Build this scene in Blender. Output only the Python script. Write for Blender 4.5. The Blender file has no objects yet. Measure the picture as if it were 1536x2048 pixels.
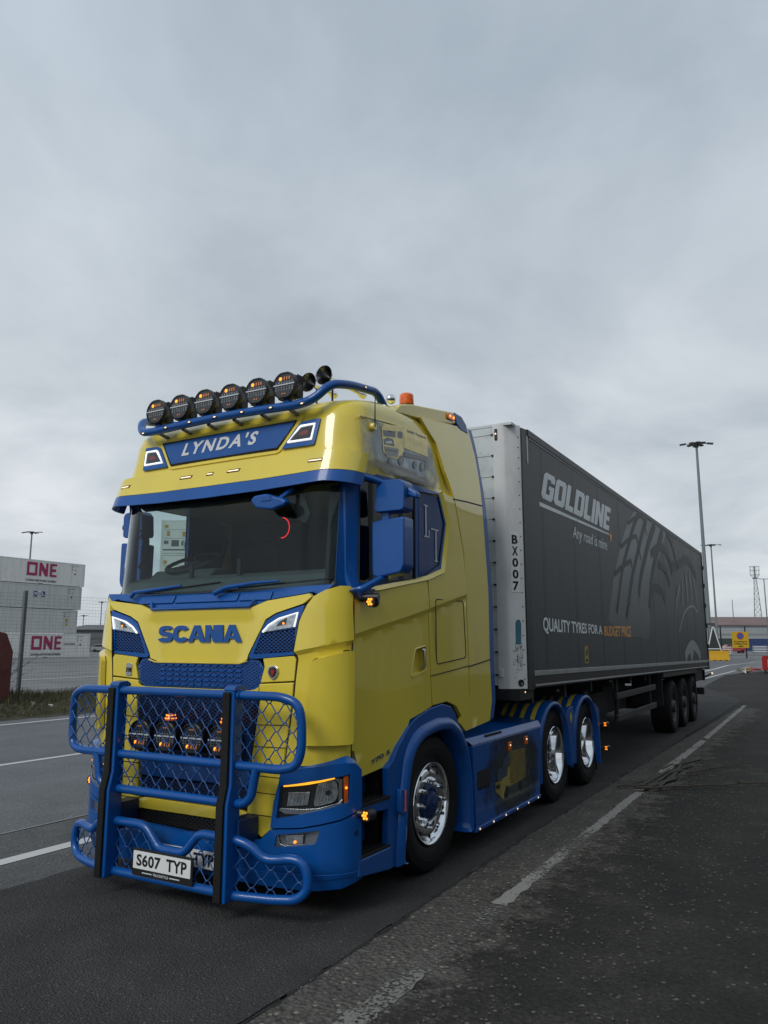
import bpy, bmesh, math, random
from math import pi, sin, cos, radians, sqrt
from mathutils import Vector, Matrix
from mathutils.geometry import tessellate_polygon

random.seed(7)
scene = bpy.context.scene
COL = scene.collection

# ------------------------------------------------------------------ camera
cam_d = bpy.data.cameras.new("camera")
cam = bpy.data.objects.new("camera", cam_d)
COL.objects.link(cam)
cam_d.sensor_fit = 'HORIZONTAL'
cam_d.sensor_width = 36.0
cam_d.lens = 36.0 * 1543.4 / 1536.0
cam_d.clip_start = 0.05
cam_d.clip_end = 3000
_yaw, _pitch, _roll = 0.5268, 0.1688, 0.0007
cam.location = (3.979, -4.168, 1.706)
cam.rotation_euler = (Matrix.Rotation(_yaw, 3, 'Z') @ Matrix.Rotation(pi / 2 + _pitch, 3, 'X') @ Matrix.Rotation(_roll, 3, 'Z')).to_euler()
scene.camera = cam

# ------------------------------------------------------------------ sky, sun, exposure
SUN_EL, SUN_AZ = radians(40), radians(188)      # azimuth clockwise from +Y: light comes from ahead of the truck
world = bpy.data.worlds.new("World")
scene.world = world
world.use_nodes = True
nt = world.node_tree
for n in list(nt.nodes):
    nt.nodes.remove(n)
def wn(t, **k):
    n = nt.nodes.new(t)
    for a, b in k.items():
        setattr(n, a, b)
    return n
L = nt.links.new
out = wn('ShaderNodeOutputWorld')
bgs = wn('ShaderNodeBackground')
sky = wn('ShaderNodeTexSky', sky_type='NISHITA', sun_disc=False)
sky.sun_elevation = SUN_EL
sky.sun_rotation = SUN_AZ
bgs.inputs['Strength'].default_value = 0.07
L(sky.outputs[0], bgs.inputs['Color'])
tc = wn('ShaderNodeTexCoord')
sep = wn('ShaderNodeSeparateXYZ')
L(tc.outputs['Generated'], sep.inputs[0])
zz = wn('ShaderNodeMath', operation='MAXIMUM'); L(sep.outputs[2], zz.inputs[0]); zz.inputs[1].default_value = 0.0
za = wn('ShaderNodeMath', operation='ADD'); L(zz.outputs[0], za.inputs[0]); za.inputs[1].default_value = 0.22
dx = wn('ShaderNodeMath', operation='DIVIDE'); L(sep.outputs[0], dx.inputs[0]); L(za.outputs[0], dx.inputs[1])
dy = wn('ShaderNodeMath', operation='DIVIDE'); L(sep.outputs[1], dy.inputs[0]); L(za.outputs[0], dy.inputs[1])
cx = wn('ShaderNodeCombineXYZ'); L(dx.outputs[0], cx.inputs[0]); L(dy.outputs[0], cx.inputs[1])
n1 = wn('ShaderNodeTexNoise'); n1.inputs['Scale'].default_value = 1.15; n1.inputs['Detail'].default_value = 8; n1.inputs['Roughness'].default_value = 0.55; n1.inputs['Distortion'].default_value = 0.35
L(cx.outputs[0], n1.inputs['Vector'])
r1 = wn('ShaderNodeValToRGB')
r1.color_ramp.elements[0].position = 0.34; r1.color_ramp.elements[0].color = (0.318, 0.366, 0.408, 1)
r1.color_ramp.elements[1].position = 0.68; r1.color_ramp.elements[1].color = (0.535, 0.578, 0.61, 1)
L(n1.outputs[0], r1.inputs[0])
# brighter, whiter belt towards the horizon
r2 = wn('ShaderNodeValToRGB')
r2.color_ramp.elements[0].position = 0.0; r2.color_ramp.elements[0].color = (1.17, 1.13, 1.11, 1)
r2.color_ramp.elements[1].position = 0.62; r2.color_ramp.elements[1].color = (0.86, 0.9, 0.95, 1)
e = r2.color_ramp.elements.new(0.30); e.color = (1.08, 1.06, 1.06, 1)
L(zz.outputs[0], r2.inputs[0])
mul = wn('ShaderNodeMix', data_type='RGBA', blend_type='MULTIPLY'); mul.inputs['Factor'].default_value = 1
L(r1.outputs[0], mul.inputs['A']); L(r2.outputs[0], mul.inputs['B'])
bgc = wn('ShaderNodeBackground'); bgc.inputs['Strength'].default_value = 1.3
L(mul.outputs['Result'], bgc.inputs['Color'])
mx = wn('ShaderNodeMixShader'); mx.inputs[0].default_value = 0.93
L(bgs.outputs[0], mx.inputs[1]); L(bgc.outputs[0], mx.inputs[2])
L(mx.outputs[0], out.inputs['Surface'])

sun_d = bpy.data.lights.new("sun", 'SUN')
sun_d.energy = 1.5
sun_d.angle = radians(24)
sun_d.color = (1.0, 0.97, 0.92)
sun = bpy.data.objects.new("sun", sun_d)
COL.objects.link(sun)
_d = Vector((sin(SUN_AZ) * cos(SUN_EL), cos(SUN_AZ) * cos(SUN_EL), sin(SUN_EL)))
sun.rotation_euler = _d.to_track_quat('Z', 'Y').to_euler()
scene.view_settings.view_transform = 'Standard'
scene.view_settings.look = 'None'
scene.view_settings.exposure = 0.0
scene.view_settings.gamma = 1.0
scene.render.resolution_x, scene.render.resolution_y = 768, 1024
scene.cycles.max_bounces = 8
scene.cycles.transparent_max_bounces = 24

# ------------------------------------------------------------------ materials
def mat(name, col, rough=0.5, metal=0.0, coat=0.0, noise=0.0, nscale=8.0, bump=0.0, bscale=60.0, spec=0.5, emis=None, estr=0.0,
        dirt=None, dirt_amt=0.0, dirt_scale=3.0, stretch=(1, 1, 1), rnoise=0.0, trans=0.0, crough=0.03):
    m = bpy.data.materials.new(name)
    m.use_nodes = True
    t = m.node_tree
    b = t.nodes['Principled BSDF']
    b.inputs['Base Color'].default_value = (*col, 1)
    b.inputs['Roughness'].default_value = rough
    b.inputs['Metallic'].default_value = metal
    b.inputs['Coat Weight'].default_value = coat
    b.inputs['Coat Roughness'].default_value = crough
    b.inputs['Specular IOR Level'].default_value = spec
    b.inputs['Transmission Weight'].default_value = trans
    if emis:
        b.inputs['Emission Color'].default_value = (*emis, 1)
        b.inputs['Emission Strength'].default_value = estr
    tc = t.nodes.new('ShaderNodeTexCoord')
    mp = t.nodes.new('ShaderNodeMapping'); mp.inputs['Scale'].default_value = stretch
    t.links.new(tc.outputs['Object'], mp.inputs[0])
    src = None
    if noise > 0:
        n = t.nodes.new('ShaderNodeTexNoise'); n.inputs['Scale'].default_value = nscale; n.inputs['Detail'].default_value = 6
        t.links.new(mp.outputs[0], n.inputs['Vector'])
        r = t.nodes.new('ShaderNodeValToRGB')
        r.color_ramp.elements[0].position = 0.25; r.color_ramp.elements[1].position = 0.75
        lo = [max(0, c * (1 - noise)) for c in col]; hi = [c * (1 + noise) for c in col]
        r.color_ramp.elements[0].color = (*lo, 1); r.color_ramp.elements[1].color = (*hi, 1)
        t.links.new(n.outputs[0], r.inputs[0])
        src = r.outputs[0]
    if dirt:
        n = t.nodes.new('ShaderNodeTexNoise'); n.inputs['Scale'].default_value = dirt_scale; n.inputs['Detail'].default_value = 8; n.inputs['Roughness'].default_value = .65
        t.links.new(mp.outputs[0], n.inputs['Vector'])
        r = t.nodes.new('ShaderNodeValToRGB')
        r.color_ramp.elements[0].position = 0.48; r.color_ramp.elements[1].position = 0.72
        t.links.new(n.outputs[0], r.inputs[0])
        mm = t.nodes.new('ShaderNodeMath'); mm.operation = 'MULTIPLY'; mm.inputs[1].default_value = dirt_amt
        t.links.new(r.outputs[0], mm.inputs[0])
        mixn = t.nodes.new('ShaderNodeMix'); mixn.data_type = 'RGBA'
        t.links.new(mm.outputs[0], mixn.inputs['Factor'])
        if src: t.links.new(src, mixn.inputs['A'])
        else: mixn.inputs['A'].default_value = (*col, 1)
        mixn.inputs['B'].default_value = (*dirt, 1)
        src = mixn.outputs['Result']
    if src: t.links.new(src, b.inputs['Base Color'])
    if rnoise > 0:
        n = t.nodes.new('ShaderNodeTexNoise'); n.inputs['Scale'].default_value = 5; n.inputs['Detail'].default_value = 5
        t.links.new(mp.outputs[0], n.inputs['Vector'])
        mr = t.nodes.new('ShaderNodeMapRange'); mr.inputs['To Min'].default_value = max(0, rough - rnoise); mr.inputs['To Max'].default_value = min(1, rough + rnoise)
        t.links.new(n.outputs[0], mr.inputs['Value']); t.links.new(mr.outputs[0], b.inputs['Roughness'])
    if bump > 0:
        n = t.nodes.new('ShaderNodeTexNoise'); n.inputs['Scale'].default_value = bscale; n.inputs['Detail'].default_value = 4
        t.links.new(mp.outputs[0], n.inputs['Vector'])
        bp = t.nodes.new('ShaderNodeBump'); bp.inputs['Strength'].default_value = bump; bp.inputs['Distance'].default_value = 0.01
        t.links.new(n.outputs[0], bp.inputs['Height']); t.links.new(bp.outputs[0], b.inputs['Normal'])
    return m

def glass_mat(name, tint, refl=0.06, rough=0.0, edge=1.45):
    m = bpy.data.materials.new(name); m.use_nodes = True
    t = m.node_tree
    for n in list(t.nodes): t.nodes.remove(n)
    o = t.nodes.new('ShaderNodeOutputMaterial')
    tr = t.nodes.new('ShaderNodeBsdfTransparent'); tr.inputs[0].default_value = (*tint, 1)
    gl = t.nodes.new('ShaderNodeBsdfGlossy'); gl.inputs['Roughness'].default_value = rough; gl.inputs[0].default_value = (1, 1, 1, 1)
    lw = t.nodes.new('ShaderNodeLayerWeight'); lw.inputs[0].default_value = .5
    pw = t.nodes.new('ShaderNodeMath'); pw.operation = 'POWER'; pw.inputs[1].default_value = 5; t.links.new(lw.outputs['Facing'], pw.inputs[0])
    ad = t.nodes.new('ShaderNodeMath'); ad.operation = 'MULTIPLY_ADD'; ad.inputs[1].default_value = .95 - refl; ad.inputs[2].default_value = refl; ad.use_clamp = True
    t.links.new(pw.outputs[0], ad.inputs[0])
    mx = t.nodes.new('ShaderNodeMixShader')
    t.links.new(ad.outputs[0], mx.inputs[0]); t.links.new(tr.outputs[0], mx.inputs[1]); t.links.new(gl.outputs[0], mx.inputs[2])
    t.links.new(mx.outputs[0], o.inputs[0])
    return m

M = {}
M['yellow'] = mat('yellow_paint', (0.76, 0.60, 0.052), 0.28, coat=1.0, crough=.04, noise=0.03, nscale=1.5, dirt=(0.46, 0.37, 0.09), dirt_amt=0.22, dirt_scale=2.2, stretch=(1, 1, .35))
M['blue'] = mat('blue_paint', (0.001, 0.075, 0.31), 0.34, spec=0.35, coat=0.35, crough=.05, noise=0.08, nscale=3, dirt=(0.008, 0.055, 0.18), dirt_amt=0.35, dirt_scale=4)
M['dblue'] = mat('dark_blue_plastic', (0.002, 0.024, 0.10), 0.45, noise=0.1, nscale=10)
M['black'] = mat('black_plastic', (0.008, 0.008, 0.009), 0.45, noise=0.2, nscale=20)
M['seam'] = mat('black_seam_rubber', (0.004, 0.004, 0.005), 0.7)
M['chassis'] = mat('chassis_black', (0.010, 0.010, 0.011), 0.6, noise=0.3, nscale=6, dirt=(0.03, 0.027, 0.023), dirt_amt=0.5)
M['rubber'] = mat('tyre_rubber', (0.0055, 0.0055, 0.0057), 0.7, spec=0.3, dirt=(0.014, 0.013, 0.012), dirt_amt=0.5, dirt_scale=5, noise=0.3, nscale=12, bump=0.15, bscale=90)
M['chrome'] = mat('polished_aluminium', (0.82, 0.83, 0.85), 0.07, metal=1.0, rnoise=0.05)
M['darkchrome'] = mat('dark_chrome', (.20, .20, .20), .22, metal=1.0, rnoise=.1)
M['steel'] = mat('dull_steel', (0.25, 0.26, 0.27), 0.45, metal=0.9, noise=0.15)
M['lensclear'] = glass_mat('clear_lens', (0.93, 0.95, 0.96), 0.03)
M['glass'] = glass_mat('windscreen_glass', (0.82, 0.89, 0.89), 0.018)
M['sglass'] = glass_mat('side_window_glass', (0.88, 0.92, 0.92), 0.035)
M['sglassd'] = glass_mat('dark_side_window_glass', (0.16, 0.19, 0.19), 0.13)
M['bglass'] = mat('blue_film_glass', (0.006, 0.045, 0.18), 0.08, spec=0.5, coat=0.4)
M['silver'] = mat('silver_trim', (0.55, 0.57, 0.59), 0.25, metal=0.9)
M['reflector'] = mat('lamp_reflector', (0.62, 0.64, 0.66), 0.16, metal=0.75, noise=0.45, nscale=32)
M['lampdark'] = mat('lamp_dark_housing', (0.02, 0.021, 0.023), 0.25)
M['white'] = mat('white_lettering', (0.62, 0.64, 0.66), 0.5)
M['grille'] = mat('grille_blue', (0.003, 0.06, 0.25), 0.35, coat=0.3)
M['amber'] = mat('amber_led', (0.9, 0.3, 0.02), 0.3, emis=(1.0, 0.28, 0.02), estr=2.0)
M['drlwhite'] = mat('white_light_guide', (.8, .8, .8), .3, emis=(1, 1, 1), estr=.75)
M['amberdrl'] = mat('amber_light_strip', (0.9, 0.4, 0.02), 0.3, emis=(1.0, 0.42, 0.015), estr=1.5)
M['amberlens'] = mat('orange_lens', (0.75, 0.13, 0.01), 0.15, coat=0.6, noise=0.35, nscale=45)
M['warm'] = mat('warm_white_led', (1, 0.8, 0.6), 0.3, emis=(1.0, 0.70, 0.45), estr=.9)
M['redled'] = mat('red_led', (0.8, 0.02, 0.02), 0.3, emis=(1.0, 0.02, 0.03), estr=1.6)
M['reddim'] = mat('dark_red_detail', (0.30, 0.02, 0.02), 0.3)
M['cabdark'] = mat('cab_interior', (0.016, 0.017, 0.018), 0.8, noise=0.2)
M['dash'] = mat('dashboard_grey', (0.06, 0.075, 0.08), 0.75, noise=0.15, nscale=6)
M['plate'] = mat('number_plate_white', (0.72, 0.74, 0.73), 0.4, dirt=(0.45, 0.45, 0.42), dirt_amt=0.3)
M['ink'] = mat('black_ink', (0.008, 0.008, 0.01), 0.5)

# ------------------------------------------------------------------ object helpers
def link(o, parent=None):
    COL.objects.link(o)
    if parent is not None: o.parent = parent
    return o
def tag(o, label=None, cat=None, group=None, kind=None):
    if label: o['label'] = label
    if cat: o['category'] = cat
    if group: o['group'] = group
    if kind: o['kind'] = kind
    return o
def empty(name, loc=(0, 0, 0), rz=0.0, parent=None):
    o = bpy.data.objects.new(name, None); o.location = loc; o.rotation_euler = (0, 0, rz); o.empty_display_size = .2
    return link(o, parent)
def kids(o): return [c for c in bpy.data.objects if c.parent == o]
def copy_tree(o, parent=None):
    c = o.copy(); COL.objects.link(c)
    if parent is not None: c.parent = parent
    for ch in kids(o):
        copy_tree(ch, c)
    return c

def finish(me, name, material, parent, sharp=35, bevel=0.0, seg=2):
    for p in me.polygons: p.use_smooth = True
    if bevel <= 0 and sharp: me.set_sharp_from_angle(angle=radians(sharp))
    if bevel > 0 and sharp < 35:
        bm = bmesh.new(); bm.from_mesh(me)
        for e in bm.edges:
            if len(e.link_faces) == 2 and radians(sharp) < e.calc_face_angle(0) < radians(39): e.smooth = False
        bm.to_mesh(me); bm.free()
    me.materials.append(material)
    o = bpy.data.objects.new(name, me)
    link(o, parent)
    if bevel > 0:
        b = o.modifiers.new('bevel', 'BEVEL'); b.width = bevel; b.segments = seg; b.limit_method = 'ANGLE'; b.angle_limit = radians(40)
        b.harden_normals = True
    return o

class MB:
    def __init__(s): s.v = []; s.f = []
    def add(s, vs, fs):
        k = len(s.v); s.v += [tuple(v) for v in vs]; s.f += [tuple(i + k for i in f) for f in fs]; return s
    def box(s, a, b, mtx=None):
        (x0, y0, z0), (x1, y1, z1) = a, b
        vs = [(x0, y0, z0), (x1, y0, z0), (x1, y1, z0), (x0, y1, z0), (x0, y0, z1), (x1, y0, z1), (x1, y1, z1), (x0, y1, z1)]
        if mtx: vs = [mtx @ Vector(v) for v in vs]
        return s.add(vs, [(0, 3, 2, 1), (4, 5, 6, 7), (0, 1, 5, 4), (1, 2, 6, 5), (2, 3, 7, 6), (3, 0, 4, 7)])
    def cyl(s, p, q, r, r2=None, n=16, caps=True):
        p, q = Vector(p), Vector(q); r2 = r if r2 is None else r2
        d = (q - p).normalized(); a = d.orthogonal().normalized(); b = d.cross(a)
        vs = []
        for c, rr in ((p, r), (q, r2)):
            for i in range(n):
                t = 2 * pi * i / n; vs.append(c + a * cos(t) * rr + b * sin(t) * rr)
        fs = [(i, (i + 1) % n, n + (i + 1) % n, n + i) for i in range(n)]
        if caps: fs += [tuple(reversed(range(n))), tuple(range(n, 2 * n))]
        return s.add(vs, fs)
    def tube(s, pts, r, n=10, closed=False, caps=True):
        pts = [Vector(p) for p in pts]; m = len(pts); vs = []
        prev = None
        for i, p in enumerate(pts):
            if closed: d = (pts[(i + 1) % m] - pts[i - 1])
            elif i == 0: d = pts[1] - pts[0]
            elif i == m - 1: d = pts[-1] - pts[-2]
            else: d = (pts[i + 1] - p).normalized() + (p - pts[i - 1]).normalized()
            d = d.normalized() if d.length > 1e-9 else Vector((0, 0, 1))
            if prev is None: a = d.orthogonal().normalized()
            else:
                a = prev - d * prev.dot(d); a = a.normalized() if a.length > 1e-6 else d.orthogonal().normalized()
            prev = a; b = d.cross(a)
            rr = r[i] if isinstance(r, (list, tuple)) else r
            for k in range(n):
                t = 2 * pi * k / n; vs.append(p + a * cos(t) * rr + b * sin(t) * rr)
        fs = []
        for i in range(m if closed else m - 1):
            j = (i + 1) % m
            for k in range(n):
                fs.append((i * n + k, i * n + (k + 1) % n, j * n + (k + 1) % n, j * n + k))
        if caps and not closed: fs += [tuple(reversed(range(n))), tuple(range((m - 1) * n, m * n))]
        return s.add(vs, fs)
    def lathe(s, prof, mtx=None, n=32, closed=False):
        # profile of (axial, radius); axis = local X
        vs = []
        for (a, r) in prof:
            for k in range(n):
                t = 2 * pi * k / n; v = Vector((a, r * cos(t), r * sin(t))); vs.append(mtx @ v if mtx else v)
        fs = []; m = len(prof)
        for i in range(m if closed else m - 1):
            j = (i + 1) % m
            for k in range(n):
                fs.append((i * n + k, i * n + (k + 1) % n, j * n + (k + 1) % n, j * n + k))
        return s.add(vs, fs)
    def prism(s, poly, f0, f1):
        # f0/f1 map a 2-D point to the two end positions
        n = len(poly); vs = [f0(*p) for p in poly] + [f1(*p) for p in poly]
        fs = [tuple(range(n)), tuple(reversed(range(n, 2 * n)))] + [(i, n + i, n + (i + 1) % n, (i + 1) % n) for i in range(n)]
        return s.add(vs, fs)
    def sphere(s, c, r, nu=14, nv=8, sc=(1, 1, 1)):
        vs = []; c = Vector(c)
        for j in range(nv + 1):
            ph = pi * j / nv
            for i in range(nu):
                t = 2 * pi * i / nu
                vs.append(c + Vector((sin(ph) * cos(t) * r * sc[0], sin(ph) * sin(t) * r * sc[1], cos(ph) * r * sc[2])))
        fs = [(j * nu + i, j * nu + (i + 1) % nu, (j + 1) * nu + (i + 1) % nu, (j + 1) * nu + i) for j in range(nv) for i in range(nu)]
        return s.add(vs, fs)
    def build(s, name, material, parent=None, sharp=35, bevel=0.0, seg=2):
        me = bpy.data.meshes.new(name); me.from_pydata(s.v, [], s.f)
        bm = bmesh.new(); bm.from_mesh(me)
        bmesh.ops.remove_doubles(bm, verts=bm.verts, dist=1e-6)
        bmesh.ops.recalc_face_normals(bm, faces=bm.faces)
        bm.to_mesh(me); bm.free()
        return finish(me, name, material, parent, sharp, bevel, seg)

def fillet(pts, r, n=5, closed=False):
    pts = [Vector(p) for p in pts]; m = len(pts); res = []
    for i, p in enumerate(pts):
        if not closed and i in (0, m - 1): res.append(p); continue
        a, b = pts[i - 1], pts[(i + 1) % m]
        da, db = (a - p), (b - p); rr = min(r, da.length * .48, db.length * .48)
        q0, q1 = p + da.normalized() * rr, p + db.normalized() * rr
        for k in range(n + 1):
            t = k / n; res.append(q0 * (1 - t) ** 2 + p * 2 * t * (1 - t) + q1 * t * t)
    return res
def fil2(poly, r, n=3): return [(v.x, v.y) for v in fillet([(p[0], p[1], 0) for p in poly], r, n, True)]
def inset2(poly, d):
    n = len(poly); ar = sum(poly[i][0] * poly[(i + 1) % n][1] - poly[(i + 1) % n][0] * poly[i][1] for i in range(n))
    s = 1 if ar > 0 else -1; res = []
    for i in range(n):
        p, a, b = Vector(poly[i]), Vector(poly[i - 1]), Vector(poly[(i + 1) % n])
        e1, e2 = (p - a).normalized(), (b - p).normalized()
        n1, n2 = Vector((-e1.y, e1.x)) * s, Vector((-e2.y, e2.x)) * s
        k = n1 + n2; k = k / max(.3, k.dot(n1)) if k.length > 1e-6 else n1
        res.append(tuple(p + k * d))
    return res
def inside(p, poly):
    x, y = p; c = False; n = len(poly); j = n - 1
    for i in range(n):
        xi, yi = poly[i]; xj, yj = poly[j]
        if (yi > y) != (yj > y) and x < (xj - xi) * (y - yi) / (yj - yi) + xi: c = not c
        j = i
    return c

def panel(name, poly, fmap, material, parent=None, th=0.02, du=0.1, dv=0.1, holes=(), cuts=(), bevel=0.004, out=0.0, sharp=35):
    """A sheet of thickness th whose outline lies in the (u,v) of fmap(u,v,w); w is the distance outwards."""
    bm = bmesh.new()
    if holes:
        loops = [[Vector((p[0], p[1], 0)) for p in l] for l in [poly, *holes]]
        flat = [p for l in loops for p in l]
        vs = [bm.verts.new(p) for p in flat]
        for t in tessellate_polygon(loops):
            try: bm.faces.new([vs[i] for i in t])
            except ValueError: pass
    else:
        bm.faces.new([bm.verts.new((p[0], p[1], 0)) for p in poly])
    bmesh.ops.recalc_face_normals(bm, faces=bm.faces)
    us = [p[0] for p in poly]; vv = [p[1] for p in poly]
    def cut(co, no):
        bmesh.ops.bisect_plane(bm, geom=bm.verts[:] + bm.edges[:] + bm.faces[:], plane_co=co, plane_no=no, dist=1e-6)
    if du:
        k = math.floor(min(us) / du) + 1
        while k * du < max(us): cut((k * du, 0, 0), (1, 0, 0)); k += 1
    if dv:
        k = math.floor(min(vv) / dv) + 1
        while k * dv < max(vv): cut((0, k * dv, 0), (0, 1, 0)); k += 1
    for (a, b) in cuts:
        d = (b[0] - a[0], b[1] - a[1]); cut((a[0], a[1], 0), (-d[1], d[0], 0))
    ret = bmesh.ops.extrude_face_region(bm, geom=bm.faces[:])
    for v in ret['geom']:
        if isinstance(v, bmesh.types.BMVert): v.co.z = -th
    for v in bm.verts: v.co = Vector(fmap(v.co.x, v.co.y, v.co.z + out))
    bmesh.ops.recalc_face_normals(bm, faces=bm.faces)
    me = bpy.data.meshes.new(name); bm.to_mesh(me); bm.free()
    return finish(me, name, material, parent, sharp, bevel)

def text(name, s, quad, fmap, material, parent=None, th=0.004, bold=0.0, spacing=1.0, res=3, out=0.0, bevel=0.0):
    """Lettering fitted into quad (four (u,v): bottom left, bottom right, top right, top left) on fmap."""
    cu = bpy.data.curves.new('lettering', 'FONT'); cu.body = s; cu.size = 1; cu.offset = bold; cu.extrude = 0.5; cu.resolution_u = res
    cu.space_character = spacing
    o = bpy.data.objects.new('lettering', cu); COL.objects.link(o)
    dg = bpy.context.evaluated_depsgraph_get(); dg.update()
    me = bpy.data.meshes.new_from_object(o.evaluated_get(dg))
    bpy.data.objects.remove(o)
    xs = [v.co.x for v in me.vertices]; ys = [v.co.y for v in me.vertices]
    x0, x1, y0, y1 = min(xs), max(xs), min(ys), max(ys)
    for v in me.vertices:
        a = (v.co.x - x0) / (x1 - x0); b = (v.co.y - y0) / (y1 - y0)
        p = [(quad[0][k] * (1 - a) + quad[1][k] * a) * (1 - b) + (quad[3][k] * (1 - a) + quad[2][k] * a) * b for k in (0, 1)]
        v.co = Vector(fmap(p[0], p[1], out + th * (v.co.z + 0.5)))
    bm = bmesh.new(); bm.from_mesh(me); bmesh.ops.remove_doubles(bm, verts=bm.verts, dist=1e-6); bmesh.ops.recalc_face_normals(bm, faces=bm.faces); bm.to_mesh(me); bm.free()
    me.materials.clear()
    return finish(me, name, material, parent, 30, bevel)
def rect(u0, v0, u1, v1): return [(u0, v0), (u1, v0), (u1, v1), (u0, v1)]

# block letters: each glyph is (outline, holes, width)
def glyph(ch, t=0.26):
    if ch == 'O' or ch == 'D':
        o = [(0, 0), (.78, 0), (.78, 1), (0, 1)]
        c = .12
        o = [(0 if ch == 'D' else c, 0), (.78 - c, 0), (.78, c), (.78, 1 - c), (.78 - c, 1), (0 if ch == 'D' else c, 1)] + ([(0, 1 - c), (0, c)] if ch == 'O' else [])
        h = [(t, t * .8), (.78 - t, t * .8), (.78 - t, 1 - t * .8), (t, 1 - t * .8)]
        return [(o, [h])], .78
    if ch == 'G':
        c = .12; s = t * .8
        return [([(c, 0), (.66, 0), (.78, c), (.78, .56), (.42, .56), (.42, .40), (.78 - t, .40), (.78 - t, s), (t, s), (t, 1 - s), (.78 - t, 1 - s), (.78 - t, .70), (.78, .70), (.78, 1 - c), (.66, 1), (c, 1), (0, 1 - c), (0, c)], [])], .78
    if ch == 'L': return [([(0, 0), (.62, 0), (.62, t * .8), (t, t * .8), (t, 1), (0, 1)], [])], .62
    if ch == 'I': return [([(0, 0), (t, 0), (t, 1), (0, 1)], [])], t
    if ch == 'N': return [([(0, 0), (t, 0), (t, .52), (.80 - t, 0), (.80, 0), (.80, 1), (.80 - t, 1), (.80 - t, .48), (t, 1), (0, 1)], [])], .8
    if ch == 'E': return [([(0, 0), (.64, 0), (.64, t * .8), (t, t * .8), (t, .40), (.58, .40), (.58, .60), (t, .60), (t, 1 - t * .8), (.64, 1 - t * .8), (.64, 1), (0, 1)], [])], .64
    def band(pts, w):
        pts = fillet([(x, y, 0) for x, y in pts], .2, 6); L_, R_ = [], []
        for i, p in enumerate(pts):
            d = (pts[min(i + 1, len(pts) - 1)] - pts[max(0, i - 1)]).normalized(); n = Vector((-d.y, d.x, 0)) * w / 2
            L_.append((p.x + n.x, p.y + n.y)); R_.append((p.x - n.x, p.y - n.y))
        return L_ + R_[::-1]
    def ell(cx_, cy_, a_, b_, t0, t1, n_=14):
        o_ = []
        for k in range(n_ + 1):
            t_ = radians(t0 + (t1 - t0) * k / n_); c_, s_ = cos(t_), sin(t_)
            o_.append((cx_ + a_ * math.copysign(abs(c_) ** .8, c_), cy_ + b_ * math.copysign(abs(s_) ** .8, s_)))
        return o_
    if ch == 'S':
        left = ell(.5, .69, .47, .31, 25, 262) + ell(.5, .31, .19, .06, 82, -155)
        right = ell(.5, .31, .50, .31, -162, 78)[::1] + ell(.5, .69, .17, .06, 258, 28)[::1]
        return [(left + right, [])], 1.0
    if ch == 'C': return [(ell(.52, .5, .52, .5, 32, 328, 26) + ell(.52, .5, .22, .25, 318, 42, 22), [])], 1.0
    if ch == 'A': return [([(0, 0), (.37, 1), (.71, 1), (1.08, 0), (.76, 0), (.69, .2), (.38, .2), (.31, 0)], [[(.44, .38), (.63, .38), (.54, .68)]])], 1.08
    return [], .3
def block_text(name, s, quad, fmap, material, parent, th=.004, t=.26, gap=.10, out=0.0, square=False):
    W0 = 0; items = []
    for ch in s:
        g, w = glyph(ch, t)
        if square and ch == 'O': g = [([(0, 0), (.92, 0), (.92, 1), (0, 1)], [[(t, t), (.92 - t, t), (.92 - t, 1 - t), (t, 1 - t)]])]; w = .92
        items.append((W0, g)); W0 += w + gap
    W0 -= gap; bmall = MB()
    def q(u, v):
        a, b = u / W0, v
        return [(quad[0][k] * (1 - a) + quad[1][k] * a) * (1 - b) + (quad[3][k] * (1 - a) + quad[2][k] * a) * b for k in (0, 1)]
    for off, g in items:
        for (o, hs) in g:
            loops = [[Vector((x + off, y, 0)) for x, y in o]] + [[Vector((x + off, y, 0)) for x, y in h] for h in hs]
            flat = [p for l in loops for p in l]; n = len(flat)
            vs = [fmap(*q(p.x, p.y), out + th) for p in flat] + [fmap(*q(p.x, p.y), out) for p in flat]
            fs = [tuple(t_) for t_ in tessellate_polygon(loops)]
            k = 0
            for l in loops:
                m = len(l); fs += [(k + i, k + (i + 1) % m, n + k + (i + 1) % m, n + k + i) for i in range(m)]; k += m
            bmall.add(vs, fs)
    return bmall.build(name, material, parent, 30)

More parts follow.
